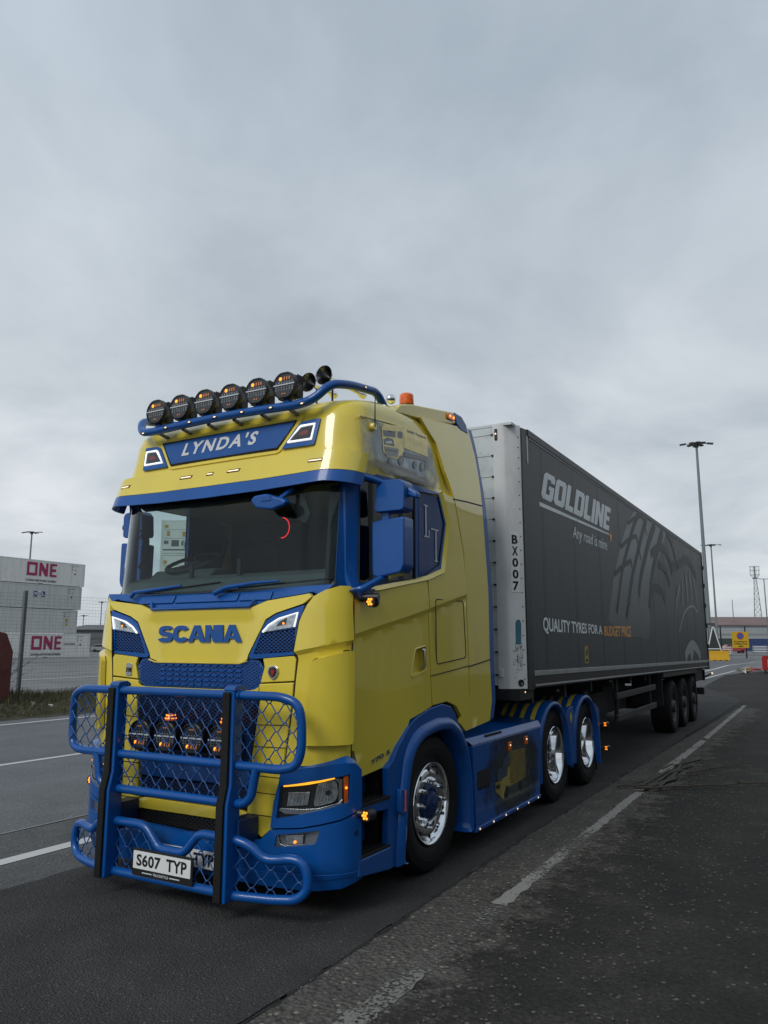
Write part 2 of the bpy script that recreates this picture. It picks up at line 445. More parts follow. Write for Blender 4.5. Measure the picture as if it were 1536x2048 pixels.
# =================================================================== TRUCK (tractor unit)
def SX(y, z):
    t=min(1,max(0,(y-.25)/.95)); w=1.157+.055*t*t*(3-2*t)-.04*min(1,max(0,(z-2.02)/.15))*(1-t)
    w-=.32*max(0,.42-y)*min(1,max(0,(z-2.02)/.15))*max(0,min(1,(2.95-z)/.08))
    if z>2.9: w-=.05*((z-2.9)/.45)**1.5
    return w
def relief(y, z):
    zc = 1.745 + .21 * (y - .16)
    if z >= zc: return .018 * max(0, 1 - (z - zc) / .36)
    return .018 * max(0, 1 - (zc - z) / .045)
def side(sg): return lambda y, z, w: (sg * (SX(y, z) + w), y, z)
def sider(sg): return lambda y, z, w: (sg * (SX(y, z) + relief(y, z) + w), y, z)
def xplane(X, sg=1): return lambda y, z, w: (sg * (X + w), y, z)
def plan_fn(pts, s0):
    P_ = [Vector(p) for p in pts]; S_ = [s0]
    for a, b in zip(P_, P_[1:]): S_.append(S_[-1] + (b - a).length)
    def ev(s):
        i = 0
        while i < len(S_) - 2 and s > S_[i + 1]: i += 1
        t = (s - S_[i]) / (S_[i + 1] - S_[i])
        p0 = P_[max(0, i - 1)]; p1 = P_[i]; p2 = P_[i + 1]; p3 = P_[min(len(P_) - 1, i + 2)]
        if 0 <= t <= 1:
            p = .5 * ((2 * p1) + (p2 - p0) * t + (2 * p0 - 5 * p1 + 4 * p2 - p3) * t * t + (3 * p1 - p0 - 3 * p2 + p3) * t ** 3)
            d = .5 * ((p2 - p0) + 2 * (2 * p0 - 5 * p1 + 4 * p2 - p3) * t + 3 * (3 * p1 - p0 - 3 * p2 + p3) * t * t)
        else: p = p1 + (p2 - p1) * t; d = p2 - p1
        d = d.normalized(); return p, Vector((d.y, -d.x))
    return ev
C_ = plan_fn([(.70, .014), (.85, .02), (.92, .027), (1.0, .055), (1.07, .10), (1.12, .155), (1.15, .21), (1.160, .25)], .70)
def corner(sg):
    def f(s, z, w):
        p, n = C_(s)
        zc = 1.65 + .08 * (s - .85) / .4
        bul = .024 * max(0, 1 - (z - zc) / .42) if z >= zc else .024 * max(0, 1 - (zc - z) / .035)
        q = p + n * (w + bul)
        return (sg * q.x, q.y + .12 * max(0, z - 1.95), z)
    return f
def F(x, z, w):
    a = abs(x)
    return (x, .008 + .006 * (a / .7) ** 2 + .18 * max(0, z - 1.90) - w, z)
B_ = plan_fn([(0, -.05), (.5, -.046), (.8, -.022), (1.0, .02), (1.12, .08), (1.2, .16), (1.235, .27)], 0)
def BP(s, z, w):
    sg = 1 if s >= 0 else -1
    p, n = B_(abs(s)); q = p + n * w
    tuck = .05 * max(0, (.32 - z) / .15)
    return (sg * (q.x - tuck * .4), q.y + tuck, z)
def WS(x, z, w):
    a = abs(x); y = .08 + .06 * (z - 2.06) / .8 + .02 * (a / .8) ** 2
    if a > .8: y += .10 * ((a - .8) / .25) ** 2
    return (x, y - w, z)
def mir(poly): return poly + [(-x, z) for x, z in reversed(poly) if abs(x) > 1e-6]

truck = empty('articulated_truck_cab', (0, 0, 0))
tag(truck, 'yellow and blue lorry cab with blue mesh bull bar and six round roof lamps', 'lorry cab')

# --- bonnet and front
bonnet = mir([(0, 1.575), (.40, 1.575), (.465, 1.60), (.472, 1.63), (.615, 1.868), (.70, 1.91), (.915, 1.968), (.975, 2.012), (.955, 2.035), (.61, 1.995), (.49, 1.955), (.21, 1.945), (0, 1.945)])
def FB(x, z, w):
    p = F(x, z, w); a = abs(x)
    # pressed recess in the middle of the bonnet, edges running from the top corners down to the grille
    e = .50 + .12 * (z - 1.6) / .35
    k = min(1, max(0, (a - (e - .10)) / .06))
    return (p[0], p[1] + .018 * (1 - k) * min(1, max(0, (1.93 - z) / .04)), p[2])
bo = panel('bonnet', bonnet, FB, M['yellow'], truck, .03, .04, .04, bevel=.006)
M['scaniablue'] = M['blue']
LET = ((-.405, 1.715), (.405, 1.715), (.395, 1.835), (-.395, 1.835))
block_text('lettering', 'SCANIA', LET, FB, M['blue'], bo, .012, t=.30, gap=-.005, out=.001)
MB().tube([F(x, z, .006) for x, z in [(-.47, 1.588), (-.40, 1.57), (.40, 1.57), (.47, 1.588)]], .006, 6).build('edge_trim', M['yellow'], bo)
# dark backing behind every gap of the front
back = MB(); back.box((-.93, .075, .22), (.93, .10, 2.02)); back.box((-1.12, .16, 1.0), (1.12, .18, 2.02)); back.box((-1.0, .14, .25), (1.0, .18, 1.0))
back.build('front_bulkhead', M['black'], truck)
cowl = mir([(0, 1.955), (.21, 1.955), (.49, 1.965), (.61, 2.005), (.95, 2.045), (1.0, 2.03), (1.06, 2.065), (1.10, 2.10), (.9, 2.095), (.0, 2.075)])
def CW(x, z, w): return (x, .028 + .55 * (z - 1.95) + .05 * max(0, abs(x) - .75) - w, z + .3 * w)
cw = panel('cowl', cowl, CW, M['blue'], truck, .03, .1, .05, bevel=.006)
for x0, x1 in ((-.66, -.30), (-.28, .32), (.34, .62)):
    panel('cowl_flap', rect(x0, 2.0, x1, 2.058), CW, M['blue'], cw, .012, .1, 0, bevel=.005, out=.012)
MB().tube([CW(x, 1.952 if abs(x) < .5 else 2.0, .02) for x in (-.5, -.47, .47, .5)], .012, 8).build('cowl_lip', M['blue'], cw)

def honey(poly, fmap, cw_, ch_, r, out=0.0, mb=None):
    mb = mb or MB(); us = [p[0] for p in poly]; vs = [p[1] for p in poly]
    row = 0; v = min(vs)
    while v < max(vs):
        u = min(us) - (cw_ / 2 if row % 2 else 0)
        while u < max(us):
            pts = [(u, v), (u + cw_ * .25, v + ch_ * .5), (u + cw_ * .75, v + ch_ * .5), (u + cw_, v)]
            for a, b in zip(pts, pts[1:]):
                m = ((a[0] + b[0]) / 2, (a[1] + b[1]) / 2)
                if inside(m, poly):
                    A = Vector(fmap(a[0], a[1], out)); Bq = Vector(fmap(b[0], b[1], out)); A2 = Vector(fmap(a[0], a[1], out - r * 2)); B2 = Vector(fmap(b[0], b[1], out - r * 2))
                    d = (Bq - A); n = (A - A2).cross(d).normalized() * r * .5 if d.length > 1e-6 else Vector((0, 0, r))
                    mb.add([A - n, A + n, Bq + n, Bq - n, A2 - n, A2 + n, B2 + n, B2 - n], [(0, 1, 2, 3), (0, 4, 5, 1), (1, 5, 6, 2), (2, 6, 7, 3), (3, 7, 4, 0), (4, 7, 6, 5)])
            u += cw_
        v += ch_ * .5; row += 1
    return mb

def mirror_f(f, sg): return lambda u, v, w: (sg * f(u, v, w)[0], f(u, v, w)[1], f(u, v, w)[2])
surr = [(.93, 1.960), (.70, 1.900), (.622, 1.858), (.480, 1.622), (.49, 1.603), (.56, 1.603), (.865, 1.632), (.885, 1.66), (.905, 1.85)]
lampo = [(.890, 1.908), (.865, 1.815), (.605, 1.782), (.655, 1.828), (.74, 1.870)]
lampi = [(.868, 1.888), (.850, 1.828), (.66, 1.800), (.70, 1.832), (.76, 1.860)]
mesho = [(.59, 1.772), (.862, 1.800), (.848, 1.655), (.525, 1.638), (.525, 1.645)]
for sg in (1, -1):
    ff = mirror_f(F, sg)
    s = panel('lamp_surround', surr, ff, M['blue'], truck, .03, .1, .1, holes=[inset2(mesho[:4], -.004)], bevel=.005, out=.002)
    panel('mesh_backing', mesho[:4], ff, M['black'], s, .004, 0, 0, bevel=0, out=-.018)
    honey(mesho[:4], ff, .036, .024, .004, -.002).build('mesh', M['grille'], s)
    u = panel('upper_headlight', lampo, ff, M['reflector'], truck, .012, .05, 0, bevel=0, out=.008)
    # bright border strip of the lamp
    lp = [Vector(ff(a, b, .014)) for a, b in lampo]
    MB().tube([lp[1], lp[0], lp[4], lp[3], lp[2]], .0075, 6).build('light_guide', M['drlwhite'], u)
    panel('bulb_housing', [(.80, 1.875), (.79, 1.83), (.71, 1.818), (.75, 1.855)], ff, M['lampdark'], u, .004, 0, 0, bevel=0, out=.011)
    MB().sphere(ff(.775, 1.838, .012), .008, 8, 6).build('bulb', M['amber'], u)
    panel('lens', lampo, ff, M['lensclear'], u, .003, .05, 0, bevel=0, out=.024)
    # cheek with badge
    ch = [(.60, 1.605), (.855, 1.625), (.875, 1.60), (.862, 1.462), (.585, 1.445), (.615, 1.55)]
    q = panel('cheek_panel', ch, ff, M['yellow'], truck, .03, .1, .1, bevel=.007)
    col = [(.58, 1.437), (.86, 1.453), (.853, 1.36), (.797, .925), (.775, .85), (.745, .72), (.715, .53), (.63, .462), (.53, .52), (.505, .62), (.52, .70), (.53, .95), (.588, 1.34), (.56, 1.365)]
    q2 = panel('grille_column', col, ff, M['yellow'], truck, .04, .1, .1, bevel=.007, out=.004)
    sm = MB()
    for z0, z1, xa, xb in ((1.335, 1.35, .60, .85), (1.17, 1.18, .57, .825), (1.03, 1.035, .55, .81), (.845, .845, .52, .775), (.74, .74, .515, .745), (.60, .60, .51, .72)):
        sm.tube([ff(xa, z0, .006), ff(xb, z1, .006)], .003, 5)
    sm.build('panel_gap', M['seam'], q2)
    if sg > 0:
        vv = MB()
        for k in range(3): vv.box((.60, -.004, .885 + k * .016), (.66, .01, .892 + k * .016))
        vv.build('vent', M['seam'], q2)
# upper grille
gr = mir([(0, 1.394), (.52, 1.394), (.572, 1.425), (.602, 1.54), (.56, 1.592), (.49, 1.60), (.41, 1.566), (0, 1.562)])
def FG(x, z, w): p = F(x, z, w); return (p[0], p[1] + .012, p[2])
g = panel('grille_panel', gr, FG, M['grille'], truck, .02, .1, 0, bevel=.004)
gm = honey(inset2([q for q in gr], .012), FG, .040, .022, .0045, .006)
gm.build('mesh', M['grille'], g)
gc = MB()
for k in range(5):
    z = 1.41 + k * .034
    n = 11
    for i in range(n):
        x = -.36 + i * .072
        gc.add([FG(x, z, .012), FG(x + .05, z, .012), FG(x + .06, z + .010, .012), FG(x + .015, z + .012, .012), FG(x, z - .006, -.004), FG(x + .05, z - .006, -.004), FG(x + .064, z + .014, -.004), FG(x + .01, z + .016, -.004)],
               [(0, 1, 2, 3), (0, 4, 5, 1), (1, 5, 6, 2), (2, 6, 7, 3), (3, 7, 4, 0)])
gc.build('raised_pattern', M['blue'], g)
panel('grille_strip', mir([(0, 1.350), (.57, 1.350), (.585, 1.42), (.545, 1.40), (.50, 1.392), (0, 1.392)]), F, M['yellow'], truck, .02, .1, 0, bevel=.004, out=.012)
# middle grille behind the spot lamps
mg = mir([(0, .95), (.52, .95), (.578, 1.30), (.55, 1.345), (0, 1.345)])
g2 = panel('middle_grille', mg, FG, M['black'], truck, .02, .1, 0, bevel=0)
honey(mg, FG, .044, .026, .006, .010).build('mesh', M['dblue'], g2)
panel('grille_frame', mir([(0, .93), (.525, .93), (.55, 1.10), (.40, 1.12), (.36, .965), (0, .965)]), FG, M['dblue'], g2, .02, .1, 0, bevel=.004, out=.02)
panel('lower_slat', mir([(0, .76), (.50, .76), (.515, .85), (.49, .90), (0, .90)]), FG, M['grille'], truck, .03, .1, 0, bevel=.012, out=.01)
lg = rect(-.50, .63, .50, .75)
g3 = panel('lower_grille', lg, FG, M['black'], truck, .02, .1, 0, bevel=0)
honey(lg, FG, .044, .026, .005, .008).build('mesh', M['dblue'], g3)
panel('cross_strip', mir([(0, .535), (.50, .535), (.505, .60), (.46, .612), (0, .612)]), F, M['yellow'], truck, .03, .1, 0, bevel=.008, out=.002)
bg = rect(-.50, .44, .50, .53)
g4 = panel('bumper_grille', bg, FG, M['black'], truck, .02, .1, 0, bevel=0)
honey(bg, FG, .044, .026, .005, .008).build('mesh', M['black'], g4)
# badges
bd = panel('number_badge', fil2(rect(-.712, 1.465, -.650, 1.560), .012), F, M['silver'], truck, .006, 0, 0, bevel=.002, out=.006)
text('lettering', '770', ((-.711, 1.492), (-.651, 1.492), (-.651, 1.526), (-.711, 1.526)), F, M['ink'], bd, .003, bold=.03, out=.0065)
sh = [(.0, -.052), (.030, -.035), (.046, .0), (.040, .028), (.020, .040), (0, .044), (-.020, .040), (-.040, .028), (-.046, .0), (-.030, -.035)]
gb = panel('round_emblem', [(.695 + a, 1.518 + b) for a, b in sh], F, M['chrome'], truck, .01, 0, 0, bevel=.004, out=.012)
panel('emblem_face', [(.695 + a * .72, 1.518 + b * .72) for a, b in sh], F, M['ink'], gb, .004, 0, 0, bevel=.002, out=.014)
panel('griffin_head', [(.695 + a, 1.518 + b) for a, b in [(-.008, -.026), (.006, -.022), (.014, -.004), (.022, .006), (.012, .008), (.010, .022), (.002, .014), (-.008, .024), (-.010, .008), (-.020, .002), (-.008, -.008)]], F, M['reddim'], gb, .003, 0, 0, bevel=0, out=.017)

# --- yellow front corners
cp = [(.945, 1.955), (.893, 1.85), (.862, 1.66), (.882, 1.60), (.866, 1.47), (.858, 1.36), (.80, .925), (.95, .93), (1.1, .94), (1.266, .972), (1.266, 2.06), (1.235, 2.088), (1.16, 2.088), (1.06, 2.058), (.99, 2.018)]
for sg in (1, -1):
    q = panel('corner_panel', cp, corner(sg), M['yellow'], truck, .03, .04, .05, bevel=.008, sharp=16, cuts=[((.85, 1.65), (1.27, 1.734)), ((.85, 1.62), (1.27, 1.704))])
    panel('raised_flap', fil2([(.94, 1.06), (1.25, 1.06), (1.255, 1.655), (1.22, 1.66), (1.0, 1.60), (.985, 1.575)], .03), corner(sg), M['yellow'], q, .04, .04, .08, bevel=.022, out=.040)
    MB().tube([Vector(corner(sg)(a, b, .0)) for a, b in inset2(fil2([(.94, 1.06), (1.25, 1.06), (1.255, 1.655), (1.22, 1.66), (1.0, 1.60), (.985, 1.575)], .03), -.003)], .004, 5, closed=True).build('flap_gap', M['seam'], q)
    # black seams either side of the corner
    s_ = MB(); s_.tube([corner(sg)(a, b, -.006) for a, b in cp[:7]], .008, 6)
    s_.tube([corner(sg)(1.272, z, -.006) for z in (.97, 1.3, 1.6, 1.9, 2.07)], .007, 6)
    s_.build('seam', M['seam'], q)

# --- doors and side bodywork
doorP = [(0.279, 2.076), (0.587, 2.113), (1.244, 2.227), (1.26, 2.105), (1.305, 1.457), (1.325, 1.228), (0.984, 1.156), (0.831, 0.939), (0.725, 0.87), (0.376, 0.832), (0.351, 0.873), (0.297, 1.007), (0.24, 1.017)]  # these side outlines: image pixels projected along camera rays onto the cab side
quarP = [(1.275, 2.232), (1.508, 2.308), (1.619, 2.694), (1.501, 2.943), (1.785, 2.948), (1.954, 2.511), (1.995, 2.136), (2.035, 1.528), (2.035, 1.284), (1.873, 1.112), (1.782, 1.198), (1.599, 1.249), (1.346, 1.234), (1.32, 1.457), (1.275, 2.105)]
fairP = [(2.017, 2.131), (2.055, 1.524), (2.06, 1.285), (1.873, 1.096), (1.842, 1.058), (1.959, 0.983), (2.483, 1.026), (2.541, 1.202), (2.509, 1.568), (2.514, 2.168), (2.41, 2.97), (2.423, 3.435), (2.388, 3.723), (2.02, 3.669), (1.347, 3.566), (1.478, 3.457), (1.567, 3.394), (1.655, 3.167), (1.803, 2.946), (1.975, 2.512)]
edgeP = [(2.483, 1.026), (2.541, 1.202), (2.509, 1.568), (2.514, 2.168), (2.41, 2.97), (2.423, 3.435), (2.388, 3.723), (2.484, 3.737), (2.496, 3.536), (2.486, 3.309), (2.509, 2.985), (2.611, 2.173), (2.621, 1.539), (2.636, 1.196), (2.579, 1.04)]
handO = [(1.058, 1.664), (1.234, 1.69), (1.239, 1.507), (1.012, 1.456), (1.002, 1.476)]
hatch = [(1.376, 2.055), (1.944, 2.065), (1.985, 1.588), (1.417, 1.543)]
glassF = [(0.384, 2.123), (0.398, 2.852), (0.487, 2.867), (1.033, 2.881), (1.076, 2.879), (1.076, 2.198), (0.591, 2.129)]
glassR = [(1.125, 2.213), (1.125, 2.888), (1.473, 2.917), (1.589, 2.694), (1.478, 2.339), (1.244, 2.242)]
frameO = [(0.295, 2.081), (0.277, 2.931), (1.495, 2.937), (1.619, 2.694), (1.508, 2.308), (1.244, 2.232), (0.587, 2.113)]
for sg in (1, -1):
    S_, R_ = side(sg), sider(sg)
    d = panel('door', doorP, R_, M['yellow'], truck, .035, .08, .05, bevel=.006, sharp=14, cuts=[((.16, 1.745), (1.3, 1.984)), ((.16, 1.710), (1.3, 1.949))], holes=[fil2(handO, .02)])
    # door handle in its recess
    hp = panel('handle_recess', inset2(fil2(handO, .02), -.006), R_, M['yellow'], d, .01, .1, .1, bevel=0, out=-.035)
    lo = [Vector(R_(a, b, .001)) for a, b in fil2(handO, .03, 5)]
    MB().tube(lo, .007, 6, closed=True).build('recess_rim', M['yellow'], hp)
    hy, hz = handO[1][0] - .045, handO[1][1]
    MB().tube([R_(hy, hz - .02, -.02), R_(hy + .005, hz - .035, .012), R_(hy + .002, hz - .15, .012), R_(hy - .01, hz - .17, -.02)], .011, 8).build('handle', M['silver'], d)
    MB().tube([R_(hy + .014, hz - .04, .004), R_(hy + .012, hz - .145, .004)], .010, 6).build('handle_insert', M['blue'], d)
    q = panel('rear_quarter_panel', quarP, R_, M['yellow'], truck, .035, .08, .05, bevel=.005, sharp=14, cuts=[((.16, 1.745), (1.6, 2.047)), ((.16, 1.710), (1.6, 2.012))])
    hs = [Vector(R_(a, b, .0005)) for a, b in fil2(hatch, .04, 5)]
    MB().tube(hs, .0045, 5, closed=True).build('hatch_seam', M['seam'], q)
    MB().tube([R_(a, b, .0005) for a, b in [(1.32, 1.457), (1.68, 1.487), (2.035, 1.517)]], .0045, 5).build('panel_gap', M['seam'], q)
    fa = panel('side_deflector', fairP, side(sg), M['yellow'], truck, .03, .08, .1, bevel=.010)
    panel('deflector_rubber_edge', edgeP, side(sg), M['blue'], fa, .03, 0, .15, bevel=.006, out=-.002)
    MB().tube([side(sg)(a, b, .001) for a, b in [(1.771, 2.932), (2.078, 2.955), (2.41, 2.97)]], .006, 5).build('panel_gap', M['seam'], fa)
    MB().tube([side(sg)(a, b, .001) for a, b in [(2.044, 1.512), (2.283, 1.537), (2.515, 1.563)]], .006, 5).build('panel_gap', M['seam'], fa)
    # blue window frame with two openings, front glass, blue rear pane
    gm_ = M['sglassd'] if sg > 0 else M['sglass']
    fr = panel('window_frame', frameO, S_, M['blue'], truck, .035, .1, .1, holes=[glassF, glassR], bevel=.004, out=.004)
    panel('window_glass', glassF, S_, gm_, fr, .004, 0, 0, bevel=0, out=-.008)
    rp = panel('rear_window_pane', glassR, S_, M['bglass'], fr, .006, 0, 0, bevel=0, out=-.004)
    # bright ledge under the windows, widening to a broad chamfer behind them
    pth = frameO[5:] [::-1] + [frameO[4], frameO[3], frameO[2]]
    pth = [frameO[0], frameO[6], frameO[5], frameO[4], frameO[3], frameO[2]]
    wd_ = [.030, .030, .032, .045, .060, .050]; rows = [[], [], []]
    ctr = (sum(p[0] for p in frameO) / 7, sum(p[1] for p in frameO) / 7)
    for i, p in enumerate(pth):
        a_, b_ = Vector(pth[max(0, i - 1)]), Vector(pth[min(len(pth) - 1, i + 1)]); t_ = (b_ - a_).normalized(); n_ = Vector((t_.y, -t_.x)); n_ = n_ if n_.dot(Vector(p) - Vector(ctr)) > 0 else -n_
        for k_, (o_, w_) in enumerate(((0, .001), (wd_[i], .017), (wd_[i] + .012, .0))): q_ = Vector(p) + n_ * o_; rows[k_].append(R_(q_.x, q_.y, w_))
    m_ = len(pth); lg_ = MB(); lg_.add(rows[0] + rows[1] + rows[2], [(k_ * m_ + i, k_ * m_ + i + 1, (k_ + 1) * m_ + i + 1, (k_ + 1) * m_ + i) for k_ in range(2) for i in range(m_ - 1)]); lg_.build('window_ledge', M['yellow'], truck, sharp=25)
    for a, b in ((glassF, .007), (glassR, .006)):
        MB().tube([S_(p[0], p[1], .001) for p in a], b, 5, closed=True).build('window_seal', M['seam'], fr)
    if sg > 0:
        LP = [(1.249, 2.794), (1.352, 2.638)]
        lm = MB()
        Z = lambda y, z: S_(y, z, 0)
        def stroke(mb, a, b, w0, w1=None):
            w1 = w1 or w0; (ay, az), (by, bz) = a, b; dy_, dz_ = by - ay, bz - az; l = sqrt(dy_ * dy_ + dz_ * dz_); ny, nz = -dz_ / l, dy_ / l
            vs = []
            for o_ in (.0005, .003):
                vs += [S_(ay + ny * w0 / 2, az + nz * w0 / 2, o_), S_(ay - ny * w0 / 2, az - nz * w0 / 2, o_), S_(by - ny * w1 / 2, bz - nz * w1 / 2, o_), S_(by + ny * w1 / 2, bz + nz * w1 / 2, o_)]
            mb.add(vs, [(0, 1, 2, 3), (4, 7, 6, 5), (0, 4, 5, 1), (1, 5, 6, 2), (2, 6, 7, 3), (3, 7, 4, 0)])
        y0, z0 = LP[0]
        stroke(lm, (y0 - .03, z0), (y0 + .035, z0), .010); stroke(lm, (y0 + .003, z0 - .006), (y0 + .003, z0 - .245), .016); stroke(lm, (y0 - .03, z0 - .25), (y0 + .055, z0 - .25), .010); stroke(lm, (y0 + .057, z0 - .246), (y0 + .057, z0 - .19), .008)
        y1, z1 = LP[1]
        stroke(lm, (y1 - .010, z1 - .02), (y1 + .125, z1 - .02), .010); stroke(lm, (y1 + .075, z1 - .026), (y1 + .075, z1 - .27), .016); stroke(lm, (y1 + .045, z1 - .275), (y1 + .105, z1 - .275), .009)
        lm.build('initials_lettering', M['white'], rp)
        dl = [(0.494, 0.894), (0.716, 0.947), (0.716, 0.978), (0.494, 0.925)]
        text('power_lettering', '770 S', dl, R_, M['steel'], d, .006, bold=.02)
# --- A pillars
A_ = plan_fn([(1.045, .212), (1.056, .245), (1.068, .28), (1.080, .315), (1.092, .35), (1.102, .39)], 0)
for sg in (1, -1):
    def AP(s, z, w, sg=sg):
        p, n = A_(s); q = p + n * w
        return (sg * q.x, q.y + .06 * (z - 2.06) / .8 * max(0, 1 - s / .2), z)
    panel('front_pillar', [(0, 2.07), (.175, 2.07), (.175, 2.92), (0, 2.92)], AP, M['blue'], truck, .03, .03, .12, bevel=.004)
# --- windscreen
ws = mir([(0, 2.068), (1.0, 2.075), (1.05, 2.10), (1.05, 2.92), (0, 2.92)])
wsl = panel('windscreen', ws, WS, M['glass'], truck, .005, .05, .12, bevel=0)
M['blacktint'] = glass_mat('black_sun_strip', (.05, .05, .05), .02)
panel('black_sun_strip', mir([(0, 2.735), (.75, 2.745), (.85, 2.80), (1.03, 2.82), (1.03, 2.90), (0, 2.90)]), WS, M['black'], wsl, .001, .05, .1, bevel=0, out=-.007)
for a, b in (((0.985, 2.08), (1.046, 2.80)), ((-1.046, 2.08), (-.985, 2.80))):
    panel('black_glass_border', rect(a[0], a[1], b[0], b[1]), WS, M['black'], wsl, .001, .02, .1, bevel=0, out=-.007)
panel('black_glass_border', rect(-.985, 2.072, .985, 2.088), WS, M['black'], wsl, .001, .1, 0, bevel=0, out=-.007)
# --- wipers
for (x0, pts) in ((-.76, [(-.76, 2.06), (-.73, 2.095), (-.42, 2.115), (-.22, 2.13)]), (.12, [(.12, 2.06), (.22, 2.10), (.47, 2.125), (.68, 2.13)])):
    wp = MB(); wp.tube([WS(x, z, .035 if i else .045) for i, (x, z) in enumerate(pts)], [.020, .017, .013, .008], 8)
    w_ = wp.build('wiper', M['blue'], truck)
    MB().tube([WS(pts[1][0] + .10, pts[1][1] - .005, .020), WS(pts[3][0] + .36, pts[3][1] + .012, .018)], .007, 6).build('wiper_blade', M['black'], w_)

# --- roof shell (one loft from the window line over the top)
rings = [(2.90, .215, 0.0, .22, 1.88), (3.0, .20, 0.0, .25, 1.83), (3.10, .215, 0.0, .25, 1.78), (3.2, .235, .0, .25, 1.72), (3.31, .255, .01, .24, 1.66), (3.40, .28, .05, .24, 1.60), (3.445, .315, .10, .25, 1.58), (3.472, .37, .15, .26, 1.57), (3.488, .46, .17, .28, 1.57), (3.494, .62, .18, .32, 1.57)]
ws_ = [1.17, 1.165, 1.155, 1.145, 1.135, 1.122, 1.105, 1.07, 1.00, .85]
rb = MB(); N = 0; allr = []
for (z, y0, tl, rad, yb), w in zip(rings, ws_):
    pts = []
    n_s = 12
    for i in range(n_s + 1):
        y = yb + (y0 + rad - yb) * i / n_s; pts.append((-w if True else 0, y))
    for i in range(1, 9):
        t = pi * .5 * i / 8; pts.append((-w + rad - rad * cos(t), y0 + rad - rad * sin(t)))
    for i in range(1, 14): pts.append((-(w - rad) + 2 * (w - rad) * i / 14, y0 - .012 * sin(pi * i / 14)))
    for i in range(0, 9):
        t = pi * .5 * (1 - i / 8); pts.append((w - rad + rad * cos(t), y0 + rad - rad * sin(t)))
    for i in range(1, n_s + 1): pts.append((w, y0 + rad + (yb - y0 - rad) * i / n_s))
    allr.append([(x * (1 if z > 3.35 else (SX(y, z) / 1.17 if abs(x) > w - .001 and z < 2.95 else 1)), y, z + tl * min(y - y0, .62) - .03 * tl * max(0, y - y0 - .62)) for x, y in pts]); N = len(pts)
# cap: squeeze the last ring to a centre line
allr.append([(x * .02, min(max(y, .85), 1.57), z + .006) for x, y, z in allr[-1]])
vs = [p for r in allr for p in r]; fs = [(i * N + k, i * N + k + 1, (i + 1) * N + k + 1, (i + 1) * N + k) for i in range(len(allr) - 1) for k in range(N - 1)]
rb.add(vs, fs)
rb.box((-1.10, .30, 2.86), (1.10, 1.7, 2.905)); rb.box((-1.1, 1.55, 2.86), (1.1, 1.60, 3.4))
roof = rb.build('roof', M['yellow'], truck, sharp=50)
def roof_front(x, z, w):
    k = 0
    while k < len(rings) - 2 and z > rings[k + 1][0]: k += 1
    t = (z - rings[k][0]) / (rings[k + 1][0] - rings[k][0]); y = rings[k][1] * (1 - t) + rings[k + 1][1] * t
    return (x, y - w - .012 * cos(min(1.5, abs(x) * 1.8)) + 1.1 * max(0, abs(x) - .80) ** 2, z)
# raised frame and blue name board
board = [(-.535, 3.115), (.535, 3.115), (.675, 3.315), (-.675, 3.315)]
fo = inset2(board, -.035)
panel('board_frame', fil2(fo, .04), roof_front, M['yellow'], roof, .03, .1, .05, bevel=.010, out=.012)
bb = panel('name_board', board, roof_front, M['blue'], truck, .02, .1, .05, bevel=.003, out=.018)
lb = [Vector(roof_front(a, b, .018)) for a, b in board]
MB().tube(lb, .009, 6, closed=True).build('board_edge', M['seam'], bb)
text('lettering', "LYNDA'S", ((-.435, 3.178), (.315, 3.178), (.345, 3.288), (-.405, 3.288)), roof_front, M['white'], bb, .003, bold=.03, out=.0185, spacing=1.25)
M['fadedblue'] = mat('faded_lettering', (.03, .10, .33), .4)
text('faded_lettering', "TRANSPORT", ((-.40, 3.135), (.32, 3.135), (.33, 3.152), (-.39, 3.152)), roof_front, M['fadedblue'], bb, .001, spacing=2.0, out=.0185)
# position lamps beside the board
wl = [(.575, 3.105), (.86, 3.105), (.885, 3.31), (.73, 3.30), (.69, 3.27)]
for sg in (1, -1):
    ff = mirror_f(roof_front, sg)
    u = panel('roof_lamp_pod', fil2(wl, .015), ff, M['blue'], truck, .03, .05, .05, bevel=.008, out=.020)
    li = [(.635, 3.15), (.835, 3.15), (.848, 3.265), (.73, 3.262), (.715, 3.25)]
    panel('reflector', li, ff, M['lampdark'], u, .01, .05, 0, bevel=0, out=.024)
    panel('dark_cell', inset2(li, .026), ff, M['lampdark'], u, .003, 0, 0, bevel=0, out=.027)
    panel('reflector_core', inset2(li, .040), ff, M['reddim'], u, .002, 0, 0, bevel=0, out=.029)
    ll = [Vector(ff(a, b, .027)) for a, b in li]
    MB().tube(ll, .010, 6, closed=True).build('white_ring', M['drlwhite'], u)
    panel('lens', inset2(li, -.008), ff, M['lensclear'], u, .002, 0, 0, bevel=0, out=.034)
# --- sun visor
V_ = plan_fn([(0, .03), (.5, .036), (.9, .058), (1.0, .068), (1.08, .10), (1.14, .15), (1.19, .24), (1.20, .33)], 0)
def VI(s, z, w):
    sg = 1 if s >= 0 else -1; p, n = V_(abs(s)); q = p + n * w
    return (sg * q.x, q.y + .35 * (z - 2.80), z)
SE = 1.34
vy = mir([(0, 2.865), (.5, 2.868), (1.0, 2.89), (SE, 2.885), (SE, 3.035), (1.0, 3.045), (0, 3.04)])
vi = panel('sun_visor', vy, VI, M['yellow'], truck, .02, .05, .06, bevel=.005)
vb = mir([(0, 2.768), (.5, 2.775), (.95, 2.80), (1.02, 2.805), (SE, 2.79), (SE, 2.882), (1.0, 2.887), (.5, 2.865), (0, 2.862)])
panel('visor_blue_band', vb, VI, M['blue'], vi, .02, .05, .06, bevel=.004, out=.001)
tp = MB()
ns = 40
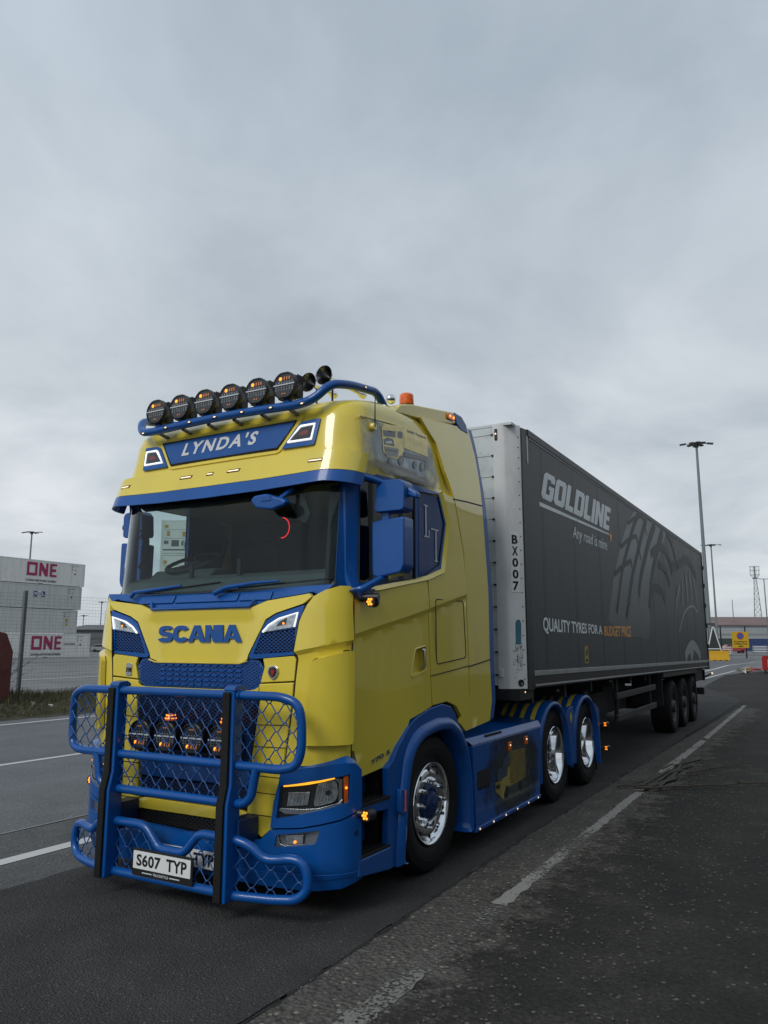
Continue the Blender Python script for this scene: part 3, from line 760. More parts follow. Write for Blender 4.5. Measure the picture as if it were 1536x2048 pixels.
for i in range(ns + 1):
    s = -SE + 2 * SE * i / ns; a = VI(s, 3.035, -.012); x, y, z = a
    tp.v += [(x, y, z), (x * (.96), max(y, .24) + .02, 3.06)]
tp.f = [(2 * i, 2 * i + 1, 2 * i + 3, 2 * i + 2) for i in range(ns)]
tp.build('visor_top', M['yellow'], vi)
for (s, l) in ((-1.02, .115), (-.335, .105), (-.075, .105), (.185, .105), (.86, .12)):
    pl = [(s, 2.953), (s + l, 2.953), (s + l + .008, 2.978), (s + .008, 2.978)]
    mk = panel('visor_marker_lamp', pl, VI, M['black'], vi, .006, 0, 0, bevel=.002, out=.004)
    panel('light_strip', inset2(pl, .008), VI, M['warm'], mk, .003, 0, 0, bevel=0, out=.006)

# --- mural of a lorry airbrushed on the roof side
def MU(u, v, w): y, z = murq(u, v); return (SXM(y, z) + w, y, z)
def SXM(y, z):
    zs = [r[0] for r in rings]; k = 0
    z_ = z - (.06 * min(y - .3, .6) if z > 3.3 else 0)
    while k < len(zs) - 2 and z_ > zs[k + 1]: k += 1
    t = min(1, max(0, (z_ - zs[k]) / (zs[k + 1] - zs[k]))); a = ws_[k] * (1 - t) + ws_[k + 1] * t
    return max(a, SX(y, z) if z < 3.0 else 0) + .001
def RS(y, z, w): return (SXM(y, z) + w, y, z)
M['mursky'] = None
def soft_paint(name, c1, c2, centre, rad, scale=7, amt=.85):
    m = bpy.data.materials.new(name); m.use_nodes = True; t = m.node_tree; b = t.nodes['Principled BSDF']; b.inputs['Roughness'].default_value = .32; b.inputs['Coat Weight'].default_value = .8
    tc = t.nodes.new('ShaderNodeTexCoord'); mp = t.nodes.new('ShaderNodeMapping'); mp.vector_type = 'POINT'
    mp.inputs['Location'].default_value = (0, -centre[0] / rad[0], -centre[1] / rad[1]); mp.inputs['Scale'].default_value = (0, 1 / rad[0], 1 / rad[1])
    t.links.new(tc.outputs['Object'], mp.inputs[0])
    ln = t.nodes.new('ShaderNodeVectorMath'); ln.operation = 'LENGTH'; t.links.new(mp.outputs[0], ln.inputs[0])
    nz = t.nodes.new('ShaderNodeTexNoise'); nz.inputs['Scale'].default_value = scale; nz.inputs['Detail'].default_value = 5; t.links.new(tc.outputs['Object'], nz.inputs['Vector'])
    sb = t.nodes.new('ShaderNodeMath'); sb.operation = 'MULTIPLY_ADD'; sb.inputs[1].default_value = .9; t.links.new(nz.outputs[0], sb.inputs[0]); t.links.new(ln.outputs['Value'], sb.inputs[2])
    mr = t.nodes.new('ShaderNodeMapRange'); mr.inputs['From Min'].default_value = .85; mr.inputs['From Max'].default_value = 1.45; mr.inputs['To Min'].default_value = amt; mr.inputs['To Max'].default_value = 0
    t.links.new(sb.outputs[0], mr.inputs['Value'])
    r = t.nodes.new('ShaderNodeValToRGB'); r.color_ramp.elements[0].position = .35; r.color_ramp.elements[1].position = .7
    r.color_ramp.elements[0].color = (*c1, 1); r.color_ramp.elements[1].color = (*c2, 1); t.links.new(nz.outputs[0], r.inputs[0]); t.links.new(r.outputs[0], b.inputs['Base Color'])
    t.links.new(mr.outputs[0], b.inputs['Alpha'])
    return m
mural = empty('mural', (0, 0, 0), parent=truck)
msk = soft_paint('mural_sky_paint', (.10, .17, .21), (.58, .66, .70), (.98, 3.17), (.68, .27))
panel('painted_sky', [(.35, 2.93), (1.6, 2.97), (1.62, 3.1), (1.5, 3.34), (.7, 3.36), (.35, 3.33)], RS, msk, mural, .001, .05, .02, bevel=0, out=.0050)
mgd = soft_paint('mural_ground_paint', (.10, .09, .06), (.22, .19, .12), (1.0, 3.0), (.58, .06), 12, .8)
panel('painted_ground', rect(.4, 2.94, 1.55, 3.06), RS, mgd, mural, .001, .05, .02, bevel=0, out=.0065)
mpt = {'y': mat('mural_yellow', (.90, .70, .16), .35, coat=.8, noise=.25, nscale=18), 'k': mat('mural_dark', (.018, .02, .02), .35, coat=.8, noise=.5, nscale=30), 'g': mat('mural_grey', (.14, .15, .13), .35, coat=.8, noise=.4, nscale=30), 'w': mat('mural_pale', (.6, .6, .5), .35, coat=.8, noise=.2, nscale=25)}
def mpx(pts):   # mural pieces, in pixels of a 600 x 560 image crop
    A, Bq, Cq, Dq = murc
    o = []
    for (u, v) in pts:
        a, b = u / 600., 1 - v / 560.
        o.append(tuple((A[k] * (1 - a) + Bq[k] * a) * (1 - b) + (Dq[k] * (1 - a) + Cq[k] * a) * b for k in (0, 1)))
    return o
murc = [(0.611, 2.955), (1.382, 3.1), (1.536, 3.553), (0.674, 3.339)]
def mp_(name, col, pts, o): panel(name, mpx(pts), RS, mpt[col], mural, .0008, .05, .015, bevel=0, out=o + .0042)
mp_('painted_trailer', 'y', [(250, 40), (560, 140), (595, 390), (270, 290)], .004)
mp_('painted_cab', 'y', [(0, 40), (30, 5), (210, 30), (250, 60), (265, 330), (210, 420), (60, 390), (20, 330)], .0045)
mp_('painted_windscreen', 'k', [(12, 80), (150, 95), (160, 165), (20, 150)], .0055)
mp_('painted_grille', 'k', [(20, 190), (70, 165), (130, 190), (150, 270), (30, 250)], .0055)
mp_('painted_grille_bars', 'w', [(40, 215), (110, 205), (125, 240), (50, 240)], .0062)
mp_('painted_side_window', 'k', [(175, 90), (235, 100), (240, 180), (185, 170)], .0055)
mp_('painted_bumper', 'g', [(25, 270), (200, 300), (195, 400), (50, 380)], .0055)
mp_('painted_bumper_dark', 'k', [(40, 300), (180, 325), (178, 345), (45, 320)], .0062)
mp_('painted_chassis', 'k', [(265, 330), (600, 400), (590, 440), (275, 390)], .0052)
for cx_, cy_, r_ in ((232, 430, 45), (95, 440, 26), (420, 480, 34), (525, 500, 46), (575, 490, 40)):
    mp_('painted_wheel', 'k', [(cx_ + r_ * .75 * cos(2 * pi * i / 14), cy_ + r_ * 1.25 * sin(2 * pi * i / 14)) for i in range(14)], .0066)
for cx_, cy_ in ((232, 430), (525, 500)):
    mp_('painted_hub', 'g', [(cx_ + 15 * cos(2 * pi * i / 10), cy_ + 26 * sin(2 * pi * i / 10)) for i in range(10)], .0076)
tq = mpx([(290, 105), (550, 190), (548, 150), (288, 62)])
text('mural_lettering', "Lynda's Transport", tq, RS, mpt['k'], mural, .0006, out=.0096, bold=.03)
# sculpted crease of the roof side
MB().tube([RS(a, b, -.004) for a, b in [(0.371, 3.323), (0.611, 3.355), (0.92, 3.389), (1.435, 3.416)]], .010, 6).build('roof_crease', M['yellow'], roof)
# aerial
ab = [(0.527, 3.273)][0]
an = MB(); an.cyl(RS(ab[0], ab[1], -.01), RS(ab[0], ab[1], .035), .036, .028, 16)
a0 = an.build('aerial_base', M['yellow'], truck, bevel=.004)
ax_ = RS(ab[0], ab[1], .032)[0]; MB().tube([(ax_, ab[0], ab[1]), (ax_, ab[0], ab[1] + .10), (ax_ - .005, ab[0] + .01, ab[1] + .29)], [.007, .0045, .003], 6).build('aerial_rod', M['black'], a0)

# --- rear roof wing
wing = [(.92, 3.50), (1.05, 3.60), (1.25, 3.655), (2.06, 3.80), (2.10, 3.70), (1.98, 3.665), (1.4, 3.56)]
wg = MB(); wg.prism(wing, lambda y, z: (-1.10, y, z), lambda y, z: (1.10, y, z)); wgo = wg.build('roof_wing', M['yellow'], truck, bevel=.015)
we = MB(); we.prism([(2.06, 3.80), (2.22, 3.80), (2.33, 3.74), (2.36, 3.66), (2.20, 3.66), (2.10, 3.70)], lambda y, z: (-1.105, y, z), lambda y, z: (1.105, y, z)); we.build('wing_blue_edge', M['blue'], wgo, bevel=.01)
wl_ = MB(); wl_.prism(fil2([(1.90, 3.695), (2.05, 3.71), (2.06, 3.77), (1.90, 3.755)], .02), lambda y, z: (1.09, y, z), lambda y, z: (1.115, y, z))
wlo = wl_.build('wing_side_lamp', M['amberlens'], wgo, bevel=.004)
for dy_ in (.04, .11): MB().sphere((1.116, 1.90 + dy_, 3.73), .012, 8, 6).build('bulb', M['amber'], wlo)
br = MB(); br.box((-.9, 1.2, 3.42), (.9, 1.9, 3.60)); br.build('wing_mount', M['black'], wgo)
# closing panels behind the cab
rr = MB(); rr.box((-1.07, 1.9, .95), (1.07, 1.96, 3.40)); rr.box((-1.15, .5, 1.0), (1.15, 1.9, 1.9)); rr.build('cab_rear_wall', M['cabdark'], truck)
bk = empty('rotating_beacon', (.93, 1.46, 3.715), parent=truck)
bk.parent = truck
MB().cyl((0, 0, -.03), (0, 0, .012), .072, .066, 20).build('beacon_base', M['black'], bk)
MB().lathe([(.012, .060), (.02, .064), (.10, .060), (.112, .05), (.116, .001)], Matrix.Rotation(-pi / 2, 4, 'Y'), 24).build('beacon_lens', M['amberlens'], bk)

# --- light bar with six spot lamps, horns
def bar_pt(x): return (x, .13 + .03 * (abs(x) / .8) ** 2, 3.415 - .012 * (x / .8) ** 2)
lbp = [(-1.0, .96, 3.56), (-1.0, .84, 3.655), (-1.0, .45, 3.60), (-.97, .26, 3.56), (-.86, .165, 3.42)] + [bar_pt(x) for x in (-.7, -.4, -.1, .2, .5, .74)] + [(.87, .17, 3.43), (.97, .24, 3.55), (1.0, .45, 3.60), (1.0, .84, 3.655), (1.0, .96, 3.56)]
lbar = MB().tube(fillet(lbp, .10, 5), .033, 14).build('roof_light_bar', M['blue'], truck)
for x in (-.80, -.53, -.265, .0, .265, .53, .80):
    p = bar_pt(x); f = MB(); f.sphere((p[0], p[1] - .029, p[2] - .004), .016, 12, 6, (1.9, .4, .8)); q = f.build('bar_marker_housing', M['black'], lbar)
    MB().sphere((p[0], p[1] - .033, p[2] - .004), .009, 10, 6, (1.6, .5, .7)).build('marker_led', M['warm'], q)
for p in ((1.029, .62, 3.625),):
    q = MB().sphere(p, .016, 12, 6, (.4, 1.9, .8)).build('bar_marker_housing', M['black'], lbar); MB().sphere((p[0] + .004, p[1], p[2]), .009, 10, 6, (.5, 1.5, .7)).build('marker_led', M['warm'], q)
for sg in (1, -1):
    MB().box((sg * 1.0 - .03, .90, 3.40), (sg * 1.0 + .03, 1.02, 3.57)).build('bar_mount', M['blue'], lbar)
for x in (-.66, -.40, -.13, .13, .40, .66): MB().cyl((x, .17, 3.39), (x, .30, 3.37), .016, None, 8).build('bar_mount', M['steel'], lbar)
def spot_lamp(name, loc, r=.105, low=False, tilt=0.0, amberlow=False):
    o = empty(name, loc, parent=truck); o.rotation_euler = (tilt, 0, 0)
    n = 24
    def ring(R, fl):  # round with flattened top and bottom
        return [(R * cos(2 * pi * i / n), max(-fl, min(fl, R * sin(2 * pi * i / n)))) for i in range(n)]
    hb = MB(); prof = [(-.052, .93, .86), (-.046, 1.0, .95), (-.010, 1.0, .95), (.0, .93, .9), (.05, .86, .84), (.075, .6, .6)]
    vs = [(x, y, z) for (y, k, fl) in prof for (x, z) in ring(r * k, r * fl)]
    fs = [(i * n + k, i * n + (k + 1) % n, (i + 1) * n + (k + 1) % n, (i + 1) * n + k) for i in range(len(prof) - 1) for k in range(n)] + [tuple(range((len(prof) - 1) * n, len(prof) * n))]
    for k in range(0, n, 1):   # cooling fins
        pass
    hb.add(vs, fs)
    for k in range(9): x = (k - 4) * r * .2; hb.box((x - .003, .0, -r * .8), (x + .003, .072, r * .8))
    hb.build('housing', M['black'], o, sharp=40)
    face = MB(); face.add([(x, -.040, z) for x, z in ring(r * .93, r * .84)], [tuple(range(n))]); fc = face.build('reflector', M['lampdark'], o)
    cells = MB()
    for row, z in ((0, -.012), (1, -.030), (2, .024)):
        for k in range(7):
            x = (k - 3) * r * .23
            cells.add([(x - .008, -.042, z - .006), (x + .008, -.042, z - .006), (x + .004, -.046, z + .006), (x - .004, -.046, z + .006)], [(0, 1, 2, 3)])
    cells.build('led_cells', M['reflector'], fc)
    MB().box((-r * .90, -.049, .001), (r * .90, -.041, .010)).build('light_bar', M['white'], fc)
    am = MB(); zz_ = (-1 if amberlow else 1)
    am.sphere((-.035, -.044, zz_ * .052), .014, 10, 6, (1, .3, 1)); A1 = am.build('amber_light', M['amber'], fc)
    a2 = MB()
    for k in range(3): a2.box((-.004 + k * .022, -.046, zz_ * .052 - .010), (.006 + k * .022, -.043, zz_ * .052 + .012))
    for k in range(2): a2.box((-.02 + k * .02, -.046, -zz_ * .062 - .004), (-.008 + k * .02, -.043, -zz_ * .062 + .004))
    a2.build('amber_reflector', M['dimamber'], fc)
    ln = MB(); ln.add([(x, -.0505, z) for x, z in ring(r * .93, r * .86)], [tuple(range(n))]); ln.build('lens', M['lensclear'], o)
    return o
M['dimamber'] = mat('dim_amber', (.5, .16, .04), .3, emis=(1, .28, .04), estr=.2)
sl = None
for i in range(6):
    x = -.65 + .26 * i; p = bar_pt(x)
    if sl is None: sl = spot_lamp('spot_lamp', (x, .155, 3.555)); sl.parent = truck; br_ = MB().box((-.022, -.02, -.155), (.022, .03, -.095)); br_.build('bracket', M['blue'], sl)
    else: q = copy_tree(sl, truck); q.location = (x, .155, 3.555)
for (x, y, z, l) in ((.65, .40, 3.668, .30), (.81, .38, 3.690, .50)):
    h = MB(); h.lathe([(-.0, .073), (.004, .078), (.012, .070), (.04, .048), (.09, .028), (.16, .018), (l, .014), (l + .03, .03), (l + .07, .03)], Matrix.Translation((x, y, z)) @ Matrix.Rotation(pi / 2, 4, 'Z'), 24)
    hn = h.build('air_horn', M['chrome'], truck); i_ = MB(); i_.lathe([(.006, .069), (.045, .040), (.10, .013), (.101, .0005)], Matrix.Translation((x, y, z)) @ Matrix.Rotation(pi / 2, 4, 'Z'), 20); i_.build('horn_throat', M['darkchrome'], hn)
    MB().tube([(x, y + .12, z - .015), (x, y + .12, 3.42)], .008, 6).build('horn_stand', M['black'], hn)
MB().sphere((1.0, 1.06, 3.66), .042, 16, 10, (1, 1.1, 1)).build('round_chrome_horn', M['chrome'], truck)

# --- blue fork mirror and side mirrors
fm = MB(); fmp = [(.47, 2.695), (.50, 2.73), (.60, 2.735), (.75, 2.69), (.79, 2.665), (.77, 2.64), (.66, 2.615), (.52, 2.64)]
fm.prism(fmp, lambda x, z: (x, -.02, z), lambda x, z: (x, .05, z + .01))
f_ = fm.build('front_mirror', M['blue'], truck, bevel=.018)
MB().box((.57, -.026, 2.68), (.66, -.015, 2.722)).build('mirror_ridge', M['blue'], f_, bevel=.006)
panel('inner_mirror_foot', fil2([(.66, 2.74), (.80, 2.75), (.86, 2.60), (.83, 2.53), (.78, 2.55), (.70, 2.66)], .02), WS, M['black'], f_, .03, 0, 0, bevel=.005, out=-.02)
MB().tube([(.70, .03, 2.70), (.74, .12, 2.78)], .016, 8).build('mirror_arm', M['blue'], f_)
for sg in (1, -1):
    t_ = empty('side_mirror', (0 if sg > 0 else .05, 0 if sg > 0 else .05, 0), parent=truck)
    def mm(name, poly, y0, y1, m, bev=.02, par=t_):
        b = MB(); b.prism(poly, lambda x, z: (sg * x, y0, z), lambda x, z: (sg * x, y1, z)); return b.build(name, m, par, bevel=bev)
    yA = .50
    mm('upper_mirror_head', fil2([(1.225, 2.81), (1.265, 2.85), (1.43, 2.84), (1.455, 2.81), (1.45, 2.635), (1.43, 2.62), (1.225, 2.62), (1.21, 2.64)], .015), yA - .05, yA + .09, M['blue'], .022)
    mm('lower_mirror_head', fil2([(1.195, 2.555), (1.455, 2.575), (1.455, 2.235), (1.43, 2.185), (1.24, 2.155), (1.20, 2.175)], .02), yA - .06, yA + .09, M['blue'], .025)
    mm('mirror_face', rect(1.22, 2.19, 1.43, 2.53), yA + .09, yA + .094, M['chrome'], 0)
    mm('mirror_face', rect(1.235, 2.65, 1.43, 2.80), yA + .09, yA + .094, M['chrome'], 0)
    mm('mirror_neck', rect(1.245, 2.53, 1.31, 2.66), yA - .01, yA + .05, M['blue'], .01)
    a = MB(); a.tube(fillet([(sg * 1.10, .33, 2.87), (sg * 1.16, .32, 2.875), (sg * 1.23, .42, 2.85), (sg * 1.29, yA, 2.82)], .04), .022, 8)
    a.box((min(sg * 1.08, sg * 1.19), .28, 2.86), (max(sg * 1.08, sg * 1.19), .40, 2.90)); a.build('upper_mirror_arm', M['blue'], t_, bevel=.006)
    a = MB(); a.tube(fillet([(sg * 1.15, .30, 2.06), (sg * 1.20, .31, 2.07), (sg * 1.235, .38, 2.11), (sg * 1.28, yA, 2.17)], .04), .026, 8)
    a.build('lower_mirror_arm', M['blue'], t_)
    a = MB(); a.prism([(.10, 2.06), (.22, 2.085), (.40, 2.085), (.36, 2.045), (.28, 1.99), (.20, 2.0)], lambda y, z: (sg * 1.15, y + .11, z), lambda y, z: (sg * 1.20, y + .11, z)); a.build('mirror_base', M['blue'], t_, bevel=.01)
    mm('mirror_camera_arm', [(1.445, 2.80), (1.53, 2.745), (1.53, 2.70), (1.445, 2.73)], yA, yA + .06, M['blue'], .015)
    a = MB(); a.cyl((sg * 1.18, .34, 2.015), (sg * 1.30, .37, 2.015), .03, None, 12); s1 = a.build('side_marker_arm', M['black'], t_)
    a = MB(); a.cyl((sg * 1.255, .33, 1.985), (sg * 1.255, .39, 1.985), .037, None, 16); s2 = a.build('side_marker_lamp', M['black'], t_)
    for k in range(6):
        an_ = 2 * pi * k / 6; rr_ = .019 if k else 0
        MB().sphere((sg * 1.255 + rr_ * cos(an_), .328, 1.985 + rr_ * sin(an_)), .0085, 8, 5).build('led', M['amber'], s2)

# --- bumper
bl = mir([(0, .175), (1.0, .175), (1.2, .19), (1.366, .235), (1.366, .655), (1.2, .60), (.95, .552), (.72, .53), (.635, .46), (0, .44)])
fog = [(.755, .425), (1.04, .465), (1.07, .55), (.775, .505)]
bmp = panel('bumper', bl, BP, M['blue'], truck, .04, .04, .06, bevel=.008, holes=[fil2(fog, .012), [(-a, b) for a, b in fil2(fog, .012)]])
panel('bumper_chin', mir([(0, .25), (1.366, .29), (1.366, .275), (1.0, .235), (0, .235)]), BP, M['blue'], bmp, .01, .05, 0, bevel=.003, out=.004)
hlo = [(.768, .60), (1.262, .715), (1.268, .885), (.80, .805)]
for sg in (1, -1):
    bf = (lambda s, z, w, sg=sg: BP(sg * s, z, w))
    sr = panel('headlight_surround', [(.72, .54), (.95, .562), (1.2, .612), (1.366, .668), (1.36, .90), (1.30, .945), (1.22, .955), (.80, .900), (.785, .82), (.745, .70)], bf, M['blue'], truck, .05, .04, .06, bevel=.010, holes=[fil2(hlo, .015)], out=.003)
    lp_ = MB(); sv = [.80 + .566 * k / 14 for k in range(15)]
    zt = lambda s: .900 + (.055 * min(1, (s - .80) / .42)) - (.05 * max(0, (s - 1.30) / .066))
    lp_.add([bf(s, zt(s) - .006, -.004) for s in sv] + [(bf(s, .95, -.10)[0], bf(s, .95, -.10)[1] + .02, zt(s) + .055) for s in sv], [(k, k + 1, 16 + k, 15 + k) for k in range(14)]); lp_.build('surround_shelf', M['blue'], sr)
    hl = panel('headlight', inset2(hlo, -.004), bf, M['ink'], truck, .01, .05, 0, bevel=0, out=-.030)
    panel('inner_reflector', [(.835, .68), (.985, .695), (1.0, .775), (.842, .765)], bf, M['lampref'] if 'lampref' in M else M['reflector'], hl, .008, .03, 0, bevel=.002, out=-.018)
    lens_r = MB()
    c0 = Vector(bf(1.12, .775, -.018)); n_ = (Vector(bf(1.12, .775, .1)) - c0).normalized()
    panel('main_reflector', fil2([(1.02, .685), (1.165, .715), (1.19, .76), (1.175, .85), (1.05, .835)], .03), bf, M['reflector'], hl, .008, .03, .03, bevel=.002, out=-.016)
    bu = MB(); bu.cyl(c0, c0 + n_ * .02, .020, .014, 14); bu.build('bulb_cap', M['lampdark'], hl)
    st = MB()
    for k in range(6): st.tube([bf(1.035 + k * .022, .705 + k * .005, -.013), bf(1.060 + k * .017, .82 + k * .005, -.013)], .0012, 4)
    for k in range(5): st.tube([bf(.845 + k * .026, .69, -.013), bf(.875 + k * .022, .765, -.013)], .0012, 4)
    st.build('reflector_fluting', M['steel'], hl)
    panel('bezel', [(1.19, .71), (1.215, .72), (1.215, .85), (1.17, .862), (1.05, .845), (1.05, .838), (1.165, .852), (1.19, .83)], bf, M['silver'], hl, .006, .03, 0, bevel=.002, out=-.010)
    panel('chrome_blade', [(.785, .654), (.83, .634), (.95, .638), (1.10, .660), (1.215, .700), (1.215, .735), (1.19, .712), (1.05, .680), (.95, .672), (.80, .668)], bf, M['silver'], hl, .008, .03, 0, bevel=.003, out=-.004)
    if sg > 0: panel('daylight_strip', [(.815, .797), (1.0, .822), (1.165, .857), (1.16, .872), (1.0, .838), (.815, .806)], bf, M['amberdrl'], hl, .006, .05, 0, bevel=.002, out=-.006)
    else: panel('daylight_strip', [(.815, .797), (1.0, .822), (1.165, .857), (1.16, .872), (1.0, .838), (.815, .806)], bf, M['amberdrl'], hl, .006, .05, 0, bevel=.002, out=-.006)
    il = panel('indicator', [(1.228, .705), (1.255, .712), (1.258, .875), (1.222, .868)], bf, M['amberlens'], hl, .008, 0, 0, bevel=.002, out=-.006)
    MB().sphere(bf(1.24, .80, -.002), .008, 8, 5).build('bulb', M['amber'], il)
    panel('lens', inset2(hlo, -.002), bf, M['lensclear'], hl, .002, .04, 0, bevel=0, out=.0)
    fg = panel('fog_lamp', inset2(fog, -.004), bf, M['steel'], truck, .01, 0, 0, bevel=0, out=-.026)
    panel('reflector', [(.84, .448), (.95, .462), (.955, .515), (.83, .502)], bf, M['reflector'], fg, .006, 0, 0, bevel=.002, out=-.016)
    panel('chrome_edge', [(.755, .428), (.84, .438), (.80, .452), (.775, .502), (.768, .50)], bf, M['silver'], fg, .006, 0, 0, bevel=.002, out=-.010)
    panel('chrome_edge', [(.835, .437), (.97, .455), (.97, .462), (.835, .444)], bf, M['silver'], fg, .006, 0, 0, bevel=.002, out=-.010)
    MB().sphere(bf(.895, .468, -.012), .009, 8, 5).build('bulb', M['amber'], fg)
    panel('lens', inset2(fog, -.002), bf, M['lensclear'], fg, .002, .05, 0, bevel=0, out=-.002)
    hh = MB(); p0 = Vector(bf(1.31, .52, -.001)); p1 = Vector(bf(1.31, .52, .003)); hh.cyl(p0, p1, .017, None, 14); hh.build('socket_cap', M['dblue'], bmp)
# number plates
def plate(parent, y, cx_, cz, tiltz=0, frame=True, label='S607 TYP', w=.52, h=.112):
    pf = lambda u, v, w_: (u, y - w_, v)
    q = panel('number_plate', fil2(rect(cx_ - w / 2 - .015, cz - h / 2 - .045, cx_ + w / 2 + .015, cz + h / 2 + .015), .008), pf, M['ink'], parent, .012, 0, 0, bevel=.003) if frame else panel('number_plate', rect(cx_ - w / 2, cz - h / 2, cx_ + w / 2, cz + h / 2), pf, M['plate'], parent, .004, 0, 0, bevel=.001)
    if frame: panel('plate_face', fil2(rect(cx_ - w / 2, cz - h / 2, cx_ + w / 2, cz + h / 2), .006), pf, M['plate'], q, .003, 0, 0, bevel=0, out=.004)
    o_ = .0045 if frame else .001
    text('registration', label[:4], ((cx_ - .228, cz - .038), (cx_ - .005, cz - .038), (cx_ - .005, cz + .038), (cx_ - .228, cz + .038)), pf, M['ink'], q, .001, bold=.028, out=o_, spacing=1.05)
    text('registration', label[5:], ((cx_ + .047, cz - .038), (cx_ + .228, cz - .038), (cx_ + .228, cz + .038), (cx_ + .047, cz + .038)), pf, M['ink'], q, .001, bold=.028, out=o_, spacing=1.05)
    if frame:
        text('maker_lettering', 'TRUCKSTYLE', ((cx_ - .075, cz - h / 2 - .030), (cx_ + .065, cz - h / 2 - .030), (cx_ + .065, cz - h / 2 - .014), (cx_ - .075, cz - h / 2 - .014)), pf, M['white'], q, .001, bold=.01, out=.001)
        st = MB(); st.box((cx_ - .175, y - .002, cz - h / 2 - .025), (cx_ - .085, y + .001, cz - h / 2 - .019)); st.box((cx_ + .075, y - .002, cz - h / 2 - .025), (cx_ + .165, y + .001, cz - h / 2 - .019)); st.build('white_line', M['white'], q)
    return q
plate(truck, -.056, .06, .285, frame=False)

# --- steps, wheel arches, skirts
def slab(name, poly, x0, x1, m, par=truck, bev=.008, sg=1):
    b = MB(); b.prism(poly, lambda y, z: (sg * x0, y, z), lambda y, z: (sg * x1, y, z)); return b.build(name, m, par, bevel=bev)
def step(sg):
    st = slab('step_well', rect(.24, .20, .66, .93), .98, 1.02, M['blue'], bev=0, sg=sg)
    for z, t0 in ((.68, .66), (.365, .66)):
        b = MB(); b.box((min(sg * 1.02, sg * 1.225), .25, z - .025), (max(sg * 1.02, sg * 1.225), t0, z)); g_ = b
        for i in range(5):
            for j in range(8): g_.box((sg * 1.12 - .085 + i * .035, .275 + j * .046, z), (sg * 1.12 - .075 + i * .035, .305 + j * .046, z + .006))
        b.build('step_tread', M['black'], st, bevel=.002)
    slab('step_skirt', [(.245, .245), (.66, .20), (.66, .345), (.245, .345)], 1.17, 1.232, M['blue'], st, .008, sg)
    slab('step_fascia', [(.245, .615), (.64, .59), (.64, .66), (.245, .655)], 1.18, 1.222, M['blue'], st, .006, sg)
    a = MB(); a.cyl((sg * 1.20, .245, .635), (sg * 1.30, .265, .625), .028, None, 12); l_ = a.build('step_marker_arm', M['black'], truck)
    a = MB(); a.cyl((sg * 1.29, .225, .628), (sg * 1.30, .29, .628), .037, None, 16); q = a.build('step_marker_lamp', M['black'], l_)
    for k in range(6):
        an_ = 2 * pi * k / 6; rr_ = .019 if k else 0
        MB().sphere((sg * 1.29 + rr_ * cos(an_), .224, .628 + rr_ * sin(an_)), .0085, 8, 5).build('led', M['amber'], q)
